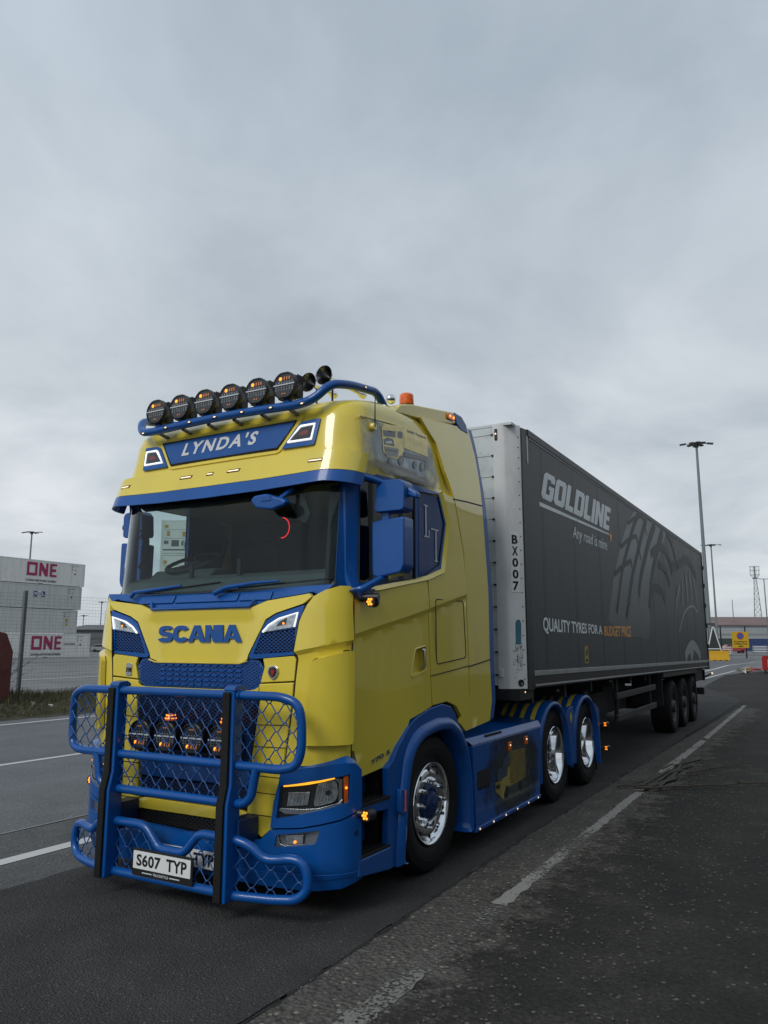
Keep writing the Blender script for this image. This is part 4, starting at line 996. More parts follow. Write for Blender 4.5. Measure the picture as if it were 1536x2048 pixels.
for sg in (1, -1):
    step(sg)
    arch_o = [(.63, .20), (.63, .45), (.645, .62), (.63, .86), (.70, .90), (.78, .985), (.93, 1.10), (1.05, 1.16), (1.25, 1.21), (1.50, 1.235), (1.66, 1.205), (1.74, 1.14), (1.80, 1.06), (1.87, .95), (1.97, .87), (2.02, .20)]
    arch_i = [(1.94, .20), (1.92, .60), (1.87, .80), (1.75, .955), (1.6, 1.04), (1.38, 1.052), (1.14, 1.02), (1.0, .955), (.92, .86), (.86, .63), (.80, .20)]
    rdg = [(.80, .20), (.78, .50), (.80, .75), (.87, .92), (1.0, 1.04), (1.2, 1.11), (1.45, 1.125), (1.62, 1.09), (1.76, 1.01), (1.88, .86), (1.95, .60), (1.97, .20)]
    poly = arch_o + arch_i
    wa = panel('front_wheel_arch', poly, lambda y, z, w, sg=sg: (sg * (1.222 + w), y, z), M['blue'], truck, .05, 0, .1, bevel=.012)
    lip_o = inset2(arch_i[::-1], 0)
    cen = (1.37, .45)
    li = MB(); rows = []
    def sc(p, k): return (cen[0] + (p[0] - cen[0]) * k, p[1] if p[1] < .21 else cen[1] + (p[1] - cen[1]) * k)
    for (k, x) in ((1.14, 1.224), (1.12, 1.25), (1.06, 1.266), (1.01, 1.262), (.985, 1.245), (.98, 1.10)):
        rows.append([(sg * x, *sc(p, k)) for p in fil2(arch_i, .06, 3)[:]])
    m_ = len(rows[0]); vs = [q for r in rows for q in r]
    fs = [(i * m_ + k, i * m_ + k + 1, (i + 1) * m_ + k + 1, (i + 1) * m_ + k) for i in range(len(rows) - 1) for k in range(m_ - 1)]
    li.add(vs, fs); li.build('arch_flare', M['blue'], wa, sharp=60)
    # inner well
    iw = MB(); iw.box((min(sg * .55, sg * .60), .70, .35), (max(sg * .55, sg * .60), 2.0, 1.3)); iw.box((min(sg * .6, sg * 1.12), .67, .2), (max(sg * .6, sg * 1.12), .74, 1.15)); iw.box((min(sg * .6, sg * 1.15), 1.97, .2), (max(sg * .6, sg * 1.15), 2.0, 1.1)); iw.box((min(sg * .6, sg * 1.14), .7, 1.08), (max(sg * .6, sg * 1.14), 1.9, 1.12))
    iw.build('wheel_well', M['chassis'], wa)
    q = slab('side_marker', fil2([(.735, .545), (.80, .53), (.81, .70), (.745, .71)], .02), 1.222, 1.262, M['blue'], wa, .008, sg)
    slab('amber_lens', [(.795, .55), (.808, .55), (.812, .69), (.80, .69)], 1.245, 1.268, M['amberlens'], q, .002, sg)
    # side skirt
    sk = slab('side_skirt', [(2.05, .195), (2.0, .86), (3.74, .865), (3.68, .32), (3.66, .205)], 1.20, 1.25, M['blue'], truck, .010, sg)
    ck = MB(); ck.add([(sg * 1.25, 2.0, .865), (sg * 1.25, 3.74, .87), (sg * 1.215, 3.76, .925), (sg * 1.215, 1.93, .92), (sg * .5, 3.76, .985), (sg * .5, 1.93, .985), (sg * .5, 1.93, .90), (sg * .5, 3.76, .90)], [(0, 1, 2, 3), (3, 2, 4, 5)])
    ck.build('deck_cover', M['blue'], sk, sharp=20)
    slab('vent_grille', [(2.33, .898), (2.70, .898), (2.70, .916), (2.33, .916)], 1.216, 1.236, M['black'], sk, .002, sg)
    slab('step_hole', [(2.09, .50), (2.37, .50), (2.37, .64), (2.09, .64)], 1.235, 1.2525, M['ink'], sk, 0, sg)
    tr_ = MB()
    for k in range(7): tr_.box((min(sg * 1.2, sg * 1.256), 2.11 + k * .036, .488), (max(sg * 1.2, sg * 1.256), 2.128 + k * .036, .508))
    tr_.build('step_teeth', M['black'], sk)
    rail = slab('light_rail', [(2.02, .165), (3.65, .18), (3.66, .215), (2.04, .20)], 1.215, 1.262, M['blue'], sk, .006, sg)
    for y in (2.10, 2.40, 2.69, 2.98, 3.28, 3.56):
        MB().sphere((sg * 1.263, y, .183 + (y - 2.1) * .01), .0105, 8, 6, (.5, 1, .8)).build('marker_led', M['warm'], rail)
    for y, z in ((2.84, .765), (3.28, .775)):
        r_ = slab('red_side_lamp', rect(y - .035, z - .035, y + .035, z + .04), 1.25, 1.262, M['amberlens'], sk, .004, sg)
        MB().sphere((sg * 1.263, y, z + .012), .012, 8, 6, (.4, 1.2, .7)).build('led', M['warm'], r_)
# skirt mural: a night scene with a yellow lorry
def SKP(y, z, w): return (1.2512 + w, y, z)
mural2 = empty('skirt_mural', (0, 0, 0), parent=truck)
nsk = soft_paint('mural_night_paint', (.010, .020, .022), (.035, .055, .055), (2.95, .54), (.72, .46), 5, .99)
panel('painted_sky', rect(2.12, .22, 3.66, .855), SKP, nsk, mural2, .001, 0, 0, bevel=0, out=.0005)
mp2 = {'y': mat('night_mural_yellow', (.22, .17, .03), .4, coat=.5, noise=.35, nscale=14), 'yl': mat('night_mural_bright', (.34, .28, .06), .4, coat=.5, noise=.2, nscale=14), 'k': M['ink'], 'b': mat('night_mural_blue', (.03, .06, .09), .3, coat=.5, noise=.3, nscale=20)}
kL = [(2.83, 0.42), (2.84, 0.72)]; kR = [(3.23, 0.44), (3.25, 0.71)]
def m2(name, c, pts, o): panel(name, pts, SKP, mp2[c], mural2, .0006, 0, 0, bevel=0, out=.0012 + o)
m2('painted_box', 'y', [(2.84, 0.72), (3.25, 0.71), (3.24, 0.44), (2.83, 0.41)], .0008)
for k in range(11): m2('painted_slat', 'k', [(a_[0], a_[1]) for a_ in [(q0[0] + (q1[0] - q0[0]) * t_, q0[1] + (q1[1] - q0[1]) * t_) for q0, q1, t_ in ((kL[0], kL[1], (k + 1) / 12.), (kR[0], kR[1], (k + 1) / 12.), (kR[0], kR[1], (k + 1.18) / 12.), (kL[0], kL[1], (k + 1.18) / 12.))]], .0020)
m2('painted_cab', 'yl', [(2.72, 0.59), (2.83, 0.59), (2.83, 0.42), (2.73, 0.41), (2.68, 0.38), (2.66, 0.33), (2.59, 0.36), (2.6, 0.48), (2.65, 0.52)], .0014)
m2('painted_cab', 'y', [(2.47, 0.49), (2.6, 0.5), (2.59, 0.36), (2.48, 0.42)], .0014)
m2('painted_windscreen', 'b', [(2.53, 0.59), (2.66, 0.61), (2.78, 0.59), (2.76, 0.52), (2.61, 0.5), (2.52, 0.51)], .0026)
m2('painted_deflector', 'b', [(2.81, 0.72), (2.83, 0.72), (2.83, 0.59), (2.64, 0.61), (2.69, 0.67)], .0026)
for c_, r_ in (([(2.74, 0.38)][0], .055), ([(3.1, 0.38)][0], .042)): m2('painted_wheel', 'k', [(c_[0] + r_ * .8 * cos(i * pi / 6), c_[1] + r_ * sin(i * pi / 6)) for i in range(12)], .0030)
m2('painted_grille', 'k', [(2.48, 0.47), (2.58, 0.47), (2.57, 0.43), (2.49, 0.44)], .0024)

# --- rear fenders
def fender(sg, yc, legA, legB):
    R = .535
    prof = []
    prof.append((legA[0], legA[1]))
    for i in range(13):
        t = pi * (0.98 - .96 * i / 12); prof.append((yc + R * cos(t) * .98, .56 + R * sin(t)))
    prof.append((legB[0], legB[1]))
    rows = []
    def scl(p, k):
        if p in (prof[0], prof[-1]): return (yc + (p[0] - yc) * k, p[1])
        return (yc + (p[0] - yc) * k, .56 + (p[1] - .56) * k)
    sec = ((1.0, .70), (1.0, 1.215), (.985, 1.245), (.95, 1.256), (.91, 1.250), (.90, 1.235), (.895, .70))
    for k, x in sec: rows.append([(sg * x, *scl(p, k)) for p in prof])
    m_ = len(prof); vs = [q for r in rows for q in r]
    fs = [(i * m_ + k, i * m_ + k + 1, (i + 1) * m_ + k + 1, (i + 1) * m_ + k) for i in range(len(rows) - 1) for k in range(m_ - 1)]
    b = MB(); b.add(vs, fs); o = b.build('rear_wheel_arch', M['blue'], truck, sharp=60)
    st = MB()
    for j, x in enumerate((1.10, .98, .86, .76)):
        ps = [scl(p, 1.004) for p in prof[2:-3]]
        st.add([(sg * xx, *p) for xx in (x, x + .05) for p in ps], [(i, i + 1, len(ps) + i + 1, len(ps) + i) for i in range(len(ps) - 1)])
    st.build('yellow_stripes', M['yellow'], o)
    return o
for sg in (1, -1):
    fender(sg, 4.22, (3.70, .30), (4.80, .35)); fender(sg, 5.44, (4.90, .35), (6.02, .22))
    f = slab('between_wheels_panel', [(4.72, .60), (4.80, .35), (4.86, .30), (4.92, .60), (4.98, .90), (4.93, .99), (4.73, .97), (4.66, .90)], 1.19, 1.235, M['blue'], truck, .006, sg)
    MB().box((min(sg * .7, sg * 1.20), 4.62, .93), (max(sg * .7, sg * 1.20), 5.05, .97)).build('deck_bridge', M['blue'], f)
    panel('heart_emblem', [(4.83 + a * .9, .86 + b * .9) for a, b in [(0, -.06), (.03, -.01), (.032, .03), (.012, .045), (.012, .06), (0, .07), (-.012, .06), (-.012, .045), (-.032, .03), (-.03, -.01)]], xplane(1.235, sg), M['yellow'], f, .006, 0, 0, bevel=0, out=.006)
    e_ = slab('rear_end_panel', [(5.98, .25), (6.20, .30), (6.20, .86), (6.02, .95), (5.96, .85)], 1.14, 1.20, M['blue'], truck, .006, sg)
    for z in (.67, .37):
        a = MB(); a.cyl((sg * 1.16, 6.22, z), (sg * 1.26, 6.30, z), .018, None, 10); q = a.build('rear_marker_arm', M['black'], e_)
        a = MB(); a.cyl((sg * 1.25, 6.27, z), (sg * 1.25, 6.34, z), .036, None, 16); q2 = a.build('rear_marker_lamp', M['black'], q)
        for k in range(6):
            an_ = 2 * pi * k / 6; rr_ = .019 if k else 0
            MB().sphere((sg * 1.25 + rr_ * cos(an_), 6.266, z + rr_ * sin(an_)), .0065, 8, 5).build('led', M['amber'], q2)
    for y0 in (4.80, 6.08): slab('mud_flap', rect(y0, .12, y0 + .015, .62), .80, 1.17, M['black'], truck, 0, sg)

# --- wheels
def wheel(sg, y, front=True, steer=0):
    t = empty('wheel', (sg * 1.19, y, .507), parent=truck)
    mt = Matrix.Scale(-1, 4, (1, 0, 0)) if sg < 0 else Matrix.Identity(4)
    b = MB(); b.lathe([(-.03, .300), (-.004, .330), (.006, .38), (.008, .43), (-.004, .475), (-.030, .497), (-.05, .505), (-.25, .505), (-.275, .49), (-.29, .43), (-.285, .34), (-.27, .30)], mt, 48)
    for k in range(4): r_ = .5075; x = -.085 - k * .045; b.lathe([(x - .014, .5055), (x - .014, .512), (x + .014, .512), (x + .014, .5055)], mt, 48)
    ty = b.build('tyre', M['rubber'], t, sharp=30)
    rg = MB(); rg.lathe([(.0075, .40), (.0095, .405), (.0095, .415), (.0075, .42)], mt, 48); rg.build('sidewall_ring', M['rubber'], ty)
    if front:
        b = MB(); b.lathe([(-.03, .302), (-.006, .304), (.0, .298), (-.004, .288), (-.02, .278), (-.045, .270), (-.05, .262), (-.030, .245), (-.022, .225), (-.020, .20), (-.022, .165), (-.035, .145), (-.040, .12), (-.06, .118)], mt, 48)
        rm = b.build('rim', M['chrome'], t, sharp=50)
        ho = MB()
        for k in range(10):
            a = 2 * pi * (k + .5) / 10; c0 = Vector((0, .243 * cos(a), .243 * sin(a)))
            ho.sphere((sg * -.027, c0.y, c0.z), .019, 12, 6, (.35, 1, 1))
        ho.build('hand_hole', M['ink'], rm)
        xd = -.020; R_n = .167
    else:
        b = MB(); b.lathe([(-.03, .302), (-.004, .304), (.0, .298), (-.004, .290), (-.012, .282), (-.03, .274), (-.11, .262), (-.150, .250)], mt, 48)
        rm = b.build('rim', M['chrome'], t, sharp=50)
        b = MB(); b.lathe([(-.150, .2505), (-.160, .235), (-.163, .20), (-.150, .185), (-.150, .15), (-.166, .12)], mt, 48); b.build('wheel_disc', M['darkchrome'], t, sharp=40)
        ho = MB()
        for k in range(10):
            a = 2 * pi * (k + .5) / 10
            ho.sphere((sg * -.163, .215 * cos(a), .215 * sin(a)), .018, 12, 6, (.35, 1, 1))
        ho.build('hand_hole', M['ink'], rm)
        xd = -.166; R_n = .167
    for k in range(10):
        nu = MB()
        a = 2 * pi * k / 10; y_, z_ = R_n * cos(a), R_n * sin(a)
        nu.cyl((sg * xd, y_, z_), (sg * (xd + .022), y_, z_), .020, .018, 8); nu.cyl((sg * (xd + .022), y_, z_), (sg * (xd + .050), y_, z_), .015, .013, 8)
        nu.build('wheel_nut', M['chrome'], t)
    hb = MB(); hb.lathe([(xd - .03, .135), (xd + .0, .132), (xd + .01, .118), (xd + .012, .085), (xd + .03, .078), (xd + .04, .06), (xd + .042, .03), (xd + .052, .026), (xd + .054, .0005)], mt, 32)
    for k in range(12):
        a = 2 * pi * k / 12; y_, z_ = .100 * cos(a), .100 * sin(a); hb.cyl((sg * (xd + .008), y_, z_), (sg * (xd + .02), y_, z_), .008, None, 6)
    hb.build('hub', M['dblue'] if front else M['blue'], t, sharp=30)
    bk_ = MB(); bk_.lathe([(-.2, .29), (-.2, .0005)], mt, 24); bk_.build('brake_drum', M['chassis'], t)
    return t
for sg in (1, -1):
    wheel(sg, 1.365, True); wheel(sg, 4.38, False); wheel(sg, 5.64, False)
# --- chassis and underside
ch = MB()
for x in (-.42, .42): ch.box((x - .05, .3, .62), (x + .05, 6.2, .88))
for y in (1.36, 4.38, 5.64): ch.cyl((-1.0, y, .5), (1.0, y, .5), .09, None, 10)
ch.box((-.95, 2.1, .28), (.95, 3.6, .86)); ch.box((-.8, .2, .35), (.8, 1.0, .75)); ch.box((-.55, 1.0, .5), (.55, 2.1, 1.05)); ch.box((-.9, 6.1, .55), (.9, 6.2, .85))
ch.box((-.95, .25, .30), (.95, .30, .95)); ch.box((-.7, 3.6, .55), (.7, 6.1, .80))
ch.build('chassis', M['chassis'], truck)
fw = MB(); fw.cyl((0, 4.9, .98), (0, 4.9, 1.10), .5, None, 24); fw.box((-.45, 4.6, .88), (.45, 5.2, .99)); fw.build('fifth_wheel', M['chassis'], truck)

# --- cab interior
it = MB(); it.box((-1.13, 1.62, 1.9), (1.13, 1.66, 2.90)); it.box((-1.13, .30, 1.86), (1.13, 1.66, 1.90)); it.box((-1.02, .42, 2.895), (1.02, 1.66, 2.90))
it.build('cab_lining', M['cabdark'], truck)
def DSH(x): return 2.235 + .05 * (1 if -.75 < x < -.1 else 0)
ds = MB(); ds.prism([(.16, 2.03), (.24, 2.19), (.40, 2.235), (.62, 2.245), (.70, 2.18), (.70, 1.9), (.16, 1.9)], lambda y, z: (-1.05, y, z), lambda y, z: (1.05, y, z))
dsh = ds.build('dashboard', M['dash'], truck, bevel=.02)
ds = MB(); ds.prism([(.36, 2.20), (.48, 2.30), (.66, 2.31), (.70, 2.2)], lambda y, z: (-.95, y, z), lambda y, z: (-.28, y, z)); ds.build('instrument_binnacle', M['dash'], dsh, bevel=.02)
sw = MB(); mt_ = Matrix.Translation((-.66, .62, 2.375)) @ Matrix.Rotation(radians(24), 4, 'X')
sw.tube([mt_ @ Vector((.225 * cos(2 * pi * i / 28), .225 * sin(2 * pi * i / 28), 0)) for i in range(28)], .017, 8, closed=True)
sw.cyl(mt_ @ Vector((0, 0, -.1)), mt_ @ Vector((0, 0, 0)), .07, .06, 14)
for a in (0, 2.2, 4.1): sw.tube([mt_ @ Vector((0, 0, -.02)), mt_ @ Vector((.22 * cos(a), .22 * sin(a), 0))], .014, 6)
sw.build('steering_wheel', M['cabdark'], truck)
for x in (-.62, .62):
    s = MB(); s.box((x - .25, 1.05, 1.9), (x + .25, 1.45, 2.12)); s.box((x - .24, 1.38, 2.1), (x + .24, 1.50, 2.62)); s.box((x - .13, 1.40, 2.62), (x + .13, 1.48, 2.80)); s.build('seat', M['cabdark'], truck, bevel=.04)
gh = MB(); gh.tube(fillet([(-1.13, .46, 2.34), (-1.04, .46, 2.45), (-1.04, .46, 2.60), (-1.13, .46, 2.66)], .04), .014, 8); gh.build('grab_handle', M['cabdark'], truck)
bh = MB(); bh.box((-.55, 1.606, 2.20), (.80, 1.612, 2.82)); bh.build('bunk_curtain', mat('curtain_grey', (.035, .037, .037), .9, noise=.2, stretch=(8, 1, .3)), truck)
rgq = MB(); rgq.tube([(.05 + .075 * cos(t), .9, 2.655 + .085 * sin(t)) for t in [radians(-95 + 10 * i) for i in range(19)]], .0035, 6); rgq.build('red_ring_light', M['redled'], truck)
MB().tube([(.05 + .075 * cos(radians(15 * i)), .905, 2.655 + .085 * sin(radians(15 * i))) for i in range(24)], .006, 6, closed=True).build('ring_frame', M['black'], truck)
for x, h_ in ((.11, .11), (-.38, .08)): MB().box((x - .02, .30, 2.19), (x + .02, .33, 2.23 + h_)).build('dash_device', M['black'], truck, bevel=.008)
fb = MB(); fb.add([(1.0, .30, 2.3)], []);

# --- bull bar
bull = empty('bull_bar', (0, 0, 0), parent=truck)
YB = -.19
def tb(name, pts, r=.0295, fil=.07): return MB().tube([(x, YB + (dy if True else 0), z) for (x, z, dy) in [(p[0], p[1], p[2] if len(p) > 2 else 0) for p in [(v.x, v.y, v.z) for v in fillet([(q[0], q[1], q[2] if len(q) > 2 else 0) for q in pts], fil, 5)]]], r, 14).build(name, M['blue'], bull)
tb('top_rail', [(-.6, 1.375, -.01), (0, 1.375, -.012), (.6, 1.375, -.01)])
for s in (1, -1):
    tb('wing_tube', [(s * .55, 1.375), (s * .92, 1.375), (s * 1.04, 1.335, .02), (s * 1.06, 1.22, .03), (s * 1.06, 1.05, .03), (s * 1.03, .96, .02), (s * .93, .935), (s * .55, .935)], fil=.09)
    tb('side_drop_tube', [(s * .74, .935), (s * .715, .84), (s * .70, .75), (s * .64, .705), (s * .52, .70)])
    tb('lower_wing_tube', [(s * .50, .485), (s * .60, .485), (s * .70, .45, .025), (s * .78, .385, .045), (s * .86, .385, .065), (s * .95, .40, .088), (s * 1.03, .385, .108), (s * 1.065, .30, .117), (s * 1.06, .22, .115), (s * .99, .165, .098), (s * .85, .155, .062), (s * .6, .155), (s * .5, .155)], fil=.05)
tb('middle_rail', [(-.55, .935), (.55, .935)])
tb('low_rail', [(-.55, .70), (.55, .70)])
tb('bottom_rail', [(-.55, .155), (.55, .155)])
tb('contour_rail', [(-.50, .485), (-.25, .485), (-.19, .465), (-.09, .365), (-.05, .35), (.13, .35), (.17, .37), (.27, .475), (.32, .487), (.50, .485)], fil=.05)
# the two uprights: blue box with black rubber front strip, cranked below the low rail
up = [(-.26, 1.42), (-.26, .80), (-.235, .68), (-.235, .12), (-.11, .12), (-.11, .68), (-.13, .80), (-.13, 1.42)]
for s in (-1, 1):
    x = s * .54
    b = MB()
    prof = [(YB - .055, 1.41), (YB - .055, .82), (YB - .085, .70), (YB - .085, .12), (YB + .04, .12), (YB + .04, 1.41)]
    b.prism(prof, lambda y, z: (x - .042, y, z), lambda y, z: (x + .042, y, z)); u = b.build('upright', M['blue'], bull, bevel=.012)
    b = MB(); b.prism([(YB - .058, 1.415), (YB - .04, 1.435), (YB + .03, 1.44), (YB + .065, 1.42), (YB + .065, 1.40), (YB - .058, 1.40)], lambda y, z: (x - .046, y, z), lambda y, z: (x + .046, y, z)); b.build('end_cap', M['blue'], u, bevel=.008)
    b = MB(); b.prism([(YB - .075, 1.395), (YB - .075, .815), (YB - .105, .70), (YB - .105, .125), (YB - .083, .125), (YB - .083, .70), (YB - .053, .82), (YB - .053, 1.395)], lambda y, z: (x - .041, y, z), lambda y, z: (x + .020, y, z)); b.build('rubber_strip', M['rubber'], u, bevel=.008)
    b = MB(); b.box((x - .04, YB + .04, .42), (x + .04, -.0, .60)); b.box((min(x + .045 * s, x + .07 * s), YB, .45), (max(x + .045 * s, x + .07 * s), .0, .60)); b.build('bracket', M['dblue'], u, bevel=.004)
# woven wire infill
def mesh_fill(poly, name, px=.123, ph=.0565, sweep=0):
    mb = MB(); poly_i = poly; us = [p[0] for p in poly]; vs_ = [p[1] for p in poly]
    row = 0; z = min(vs_) - ph
    while z < max(vs_) + ph:
        pts = []; x = min(us) - px; ns_ = 16
        steps = int((max(us) - min(us) + 2 * px) / px * ns_)
        for i in range(steps):
            xx = x + px * i / ns_; ph_ = (i / ns_ + (.5 if row % 2 else 0)) % 1.0
            tri = 1 - abs(2 * ph_ - 1) * 1.0
            k = min(1, max(0, (tri - .15) / .70))
            zz_ = z + ph * k
            pts.append((xx, zz_))
        run = []
        for p in pts + [None]:
            if p is not None and inside(p, poly_i): run.append(p)
            else:
                if len(run) > 2: mb.tube([(q[0], YB + sweep * max(0, abs(q[0]) - .6) + .004 * (1 if row % 2 else -1), q[1]) for q in run], .0041, 6)
                run = []
        z += ph; row += 1
    return mb.build(name, M['wire'], bull)
M['wire'] = mat('blue_coated_wire', (.006, .065, .24), .5)
mesh_fill(rect(-.50, .93, .50, 1.375), 'mesh_infill')
mesh_fill(rect(-.50, .70, .50, .935), 'mesh_infill')
for s in (1, -1):
    mesh_fill([(s * a, b) for a, b in [(.58, .935), (.95, .935), (1.05, 1.0), (1.06, 1.28), (.98, 1.375), (.58, 1.375)]], 'mesh_infill')
    mesh_fill([(s * a, b) for a, b in [(.58, .70), (.65, .71), (.71, .80), (.74, .935), (.58, .935)]], 'mesh_infill')
    mesh_fill([(s * a, b) for a, b in [(.58, .155), (1.0, .165), (1.075, .24), (1.04, .385), (.95, .40), (.80, .39), (.70, .45), (.58, .485)]], 'mesh_infill', sweep=.25)
mesh_fill([(-.50, .155), (.50, .155), (.50, .485), (.30, .485), (.15, .36), (-.07, .355), (-.22, .48), (-.50, .485)], 'mesh_infill')
plate(bull, YB - .042, -.005, .272)
# four spot lamps carried on the bull bar, two small domed beacons above them
sb = None
for i in range(4):
    x = -.375 + .25 * i
    if sb is None: sb = spot_lamp('bar_spot_lamp', (x, -.095, 1.065), .108, amberlow=True); sb.parent = bull
    else: q = copy_tree(sb, bull); q.location = (x, -.095, 1.065)
MB().box((-.5, -.05, .985), (.5, -.03, 1.0)).build('lamp_rail', M['black'], bull)
for x in (-.115, .395):
    b = MB(); b.lathe([(0, .040), (.012, .040), (.030, .034), (.044, .018), (.048, .0005)], Matrix.Translation((x, -.10, 1.175)) @ Matrix.Rotation(-pi / 2, 4, 'Y'), 20); q = b.build('small_beacon', M['amberlens'], bull)
    b = MB(); 
    for zz_, rr_ in ((1.187, .041), (1.208, .034)): b.lathe([(0, rr_), (.006, rr_), ], Matrix.Translation((x, -.10, zz_)) @ Matrix.Rotation(-pi / 2, 4, 'Y'), 20)
    b.build('light_ring', M['amber'], q)
q = MB(); q.sphere((-.86, .0, .86), .018, 10, 6); q.build('left_corner_marker', M['amber'], truck)

# =================================================================== SEMI-TRAILER
trl = empty('semi_trailer', (0, 4.5, 0), .012)
tag(trl, 'long dark grey box trailer with white tyre advertising, coupled behind the yellow cab', 'trailer')
M['tgrey'] = mat('trailer_grey', (.060, .065, .065), .50, spec=.3, coat=.08, crough=.25, noise=.08, nscale=2, dirt=(.065, .065, .062), dirt_amt=.5, dirt_scale=1.3, stretch=(1, 3.5, .25), rnoise=.05)
M['tdark'] = mat('trailer_dark_trim', (.016, .018, .018), .45, noise=.2)
M['twhite'] = mat('trailer_white_post', (.66, .67, .67), .45, dirt=(.36, .34, .31), dirt_amt=.5, dirt_scale=4, stretch=(1, 1, .5), noise=.08)
M['tpanel'] = mat('trailer_front_panel', (.55, .60, .60), .5, dirt=(.2, .2, .2), dirt_amt=.4, dirt_scale=5)
M['talu'] = mat('aluminium_rail', (.42, .44, .44), .4, metal=.6, noise=.15, nscale=6)
M['tlet'] = mat('trailer_lettering', (.86, .90, .90), .5, dirt=(.55, .57, .57), dirt_amt=.5)
M['tgold'] = mat('trailer_gold', (.85, .40, .09), .5, dirt=(.5, .3, .12), dirt_amt=.4)
TS = lambda y, z, w: (1.2814 + w, y, z)
def zb(y, z): return z - .0095 * (y + 1.08)
def tbar(name, prof, x0, x1, m, par=trl, bev=0):    # prof: (y,z)
    b = MB(); b.prism(prof, lambda y, z: (x0, y, z), lambda y, z: (x1, y, z)); return b.build(name, m, par, bevel=bev)
bx = MB(); bx.prism([(-1.22, 1.27), (12.2, zb(12.2, 1.25)), (12.2, 3.96), (-1.22, 3.92)], lambda y, z: (-1.25, y, z), lambda y, z: (1.25, y, z)); bx.build('body', M['tdark'], trl)
for sg in (1, -1):
    f2 = lambda y, z, w, sg=sg: (sg * (1.28 + w), y, z)
    sp = panel('side_panel', [(-1.05, zb(-1.05, 1.43)), (12.17, zb(12.17, 1.43)), (12.17, 3.90), (-1.05, 3.87)], f2, M['tgrey'], trl, .03, 1.2, 0, bevel=.002)
    sm = MB()
    for k in range(11):
        y = -.64 + 1.225 * k
        for dy_ in (0, .055): sm.box((min(sg * 1.278, sg * 1.2815), y + dy_, zb(y, 1.44)), (max(sg * 1.278, sg * 1.2808), y + dy_ + .009, 3.87))
    sm.build('panel_seam', M['tdark'], sp)
    tbar('top_rail', [(-1.05, 3.875), (12.2, 3.905), (12.2, 3.985), (-1.05, 3.955)], sg * 1.24, sg * 1.295, M['tdark'], trl, .006)
    tbar('silver_line', [(-1.0, 3.862), (12.17, 3.893), (12.17, 3.902), (-1.0, 3.872)], sg * 1.28, sg * 1.287, M['talu'], sp)
    tbar('aluminium_strip', [(-1.04, zb(-1.04, 1.385)), (12.2, zb(12.2, 1.385)), (12.2, zb(12.2, 1.435)), (-1.04, zb(-1.04, 1.435))], sg * 1.26, sg * 1.292, M['talu'], trl, .003)
    tbar('floor_rail', [(-1.05, zb(-1.05, 1.30)), (12.2, zb(12.2, 1.30)), (12.2, zb(12.2, 1.385)), (-1.05, zb(-1.05, 1.385))], sg * 1.24, sg * 1.282, M['tdark'], trl, .004)
    b = MB(); b.tube([(sg * 1.275, -1.05, 1.285), (sg * 1.275, 12.2, zb(12.2, 1.275))], .022, 8); b.build('lower_edge_tube', mat('edge_grey', (.07, .072, .075), .4, metal=.3), trl)
    tbar('door_seal_post', [(-1.23, 1.25), (-1.05, 1.25), (-1.05, 3.95), (-1.23, 3.93)], sg * 1.22, sg * 1.285, M['tdark'], trl, .006)
    tbar('corner_marker', [(-1.08, 3.58), (-1.05, 3.58), (-1.05, 3.88), (-1.08, 3.88)], sg * 1.285, sg * 1.289, M['talu'], trl)
    # pale front corner post with chamfered face
    pl = [(1.275, -1.235), (1.262, -1.26), (1.165, -1.385), (1.14, -1.40), (1.03, -1.405), (1.03, -1.30), (1.2, -1.235)]
    b = MB(); b.prism(pl, lambda x, y: (sg * x, y, 1.265), lambda x, y: (sg * x, y, 3.95)); cpst = b.build('front_corner_post', M['twhite'], trl, bevel=.006)
    d0 = Vector((1.262 - 1.165, -1.26 + 1.385, 0)).normalized(); nn = Vector((d0.y, -d0.x, 0))
    def PF(u, z, w, sg=sg): q = Vector((1.165, -1.385, 0)) + d0 * u + nn * w; return (sg * q.x, q.y, z)
    rv = MB(); z = 1.36
    while z < 3.9:
        rv.sphere(PF(.148, z, 0), .0075, 6, 4); z += .142 if z < 3.4 else .11
    rv.build('rivets', M['ink'], cpst)
    if sg > 0:
        lb_ = panel('code_plate', fil2(rect(.022, 2.21, .125, 2.82), .02), PF, M['plate'], cpst, .003, 0, 0, bevel=0, out=.004)
        for i, ch_ in enumerate('BX007'):
            z0 = 2.70 - i * .117
            text('code_lettering', ch_, ((.040, z0), (.108, z0), (.108, z0 + .09), (.040, z0 + .09)), PF, M['ink'], lb_, .002, bold=.03, out=.0045)
        panel('blue_tape', [(.055, 1.70), (.118, 1.70), (.125, 1.90), (.112, 1.94), (.075, 1.94), (.058, 1.91)], PF, mat('teal_tape', (.05, .16, .20), .5, noise=.15), cpst, .002, 0, 0, bevel=0, out=.003)
        mth = mat('scuff_marks', (.02, .02, .02), .7)
        sc_ = MB(); rnd = random.Random(3)
        for i in range(60):
            u = .05 + rnd.random() * .085; z = 1.47 + rnd.random() * .2; h = .01 + rnd.random() * .05; w = .001 + rnd.random() * .002
            sc_.add([PF(u, z, .0012), PF(u + w, z, .0012), PF(u + w + .002, z + h, .0012), PF(u + .002, z + h, .0012)], [(0, 1, 2, 3)])
        for i in range(26):
            u = .005 + rnd.random() * .12; z = 1.30 + rnd.random() * .4; h = .001 + rnd.random() * .003; w = .01 + rnd.random() * .04
            sc_.add([PF(u, z, .0012), PF(u + w, z + .003, .0012), PF(u + w, z + h + .003, .0012), PF(u, z + h, .0012)], [(0, 1, 2, 3)])
        sc_.build('scuffs', mth, cpst)
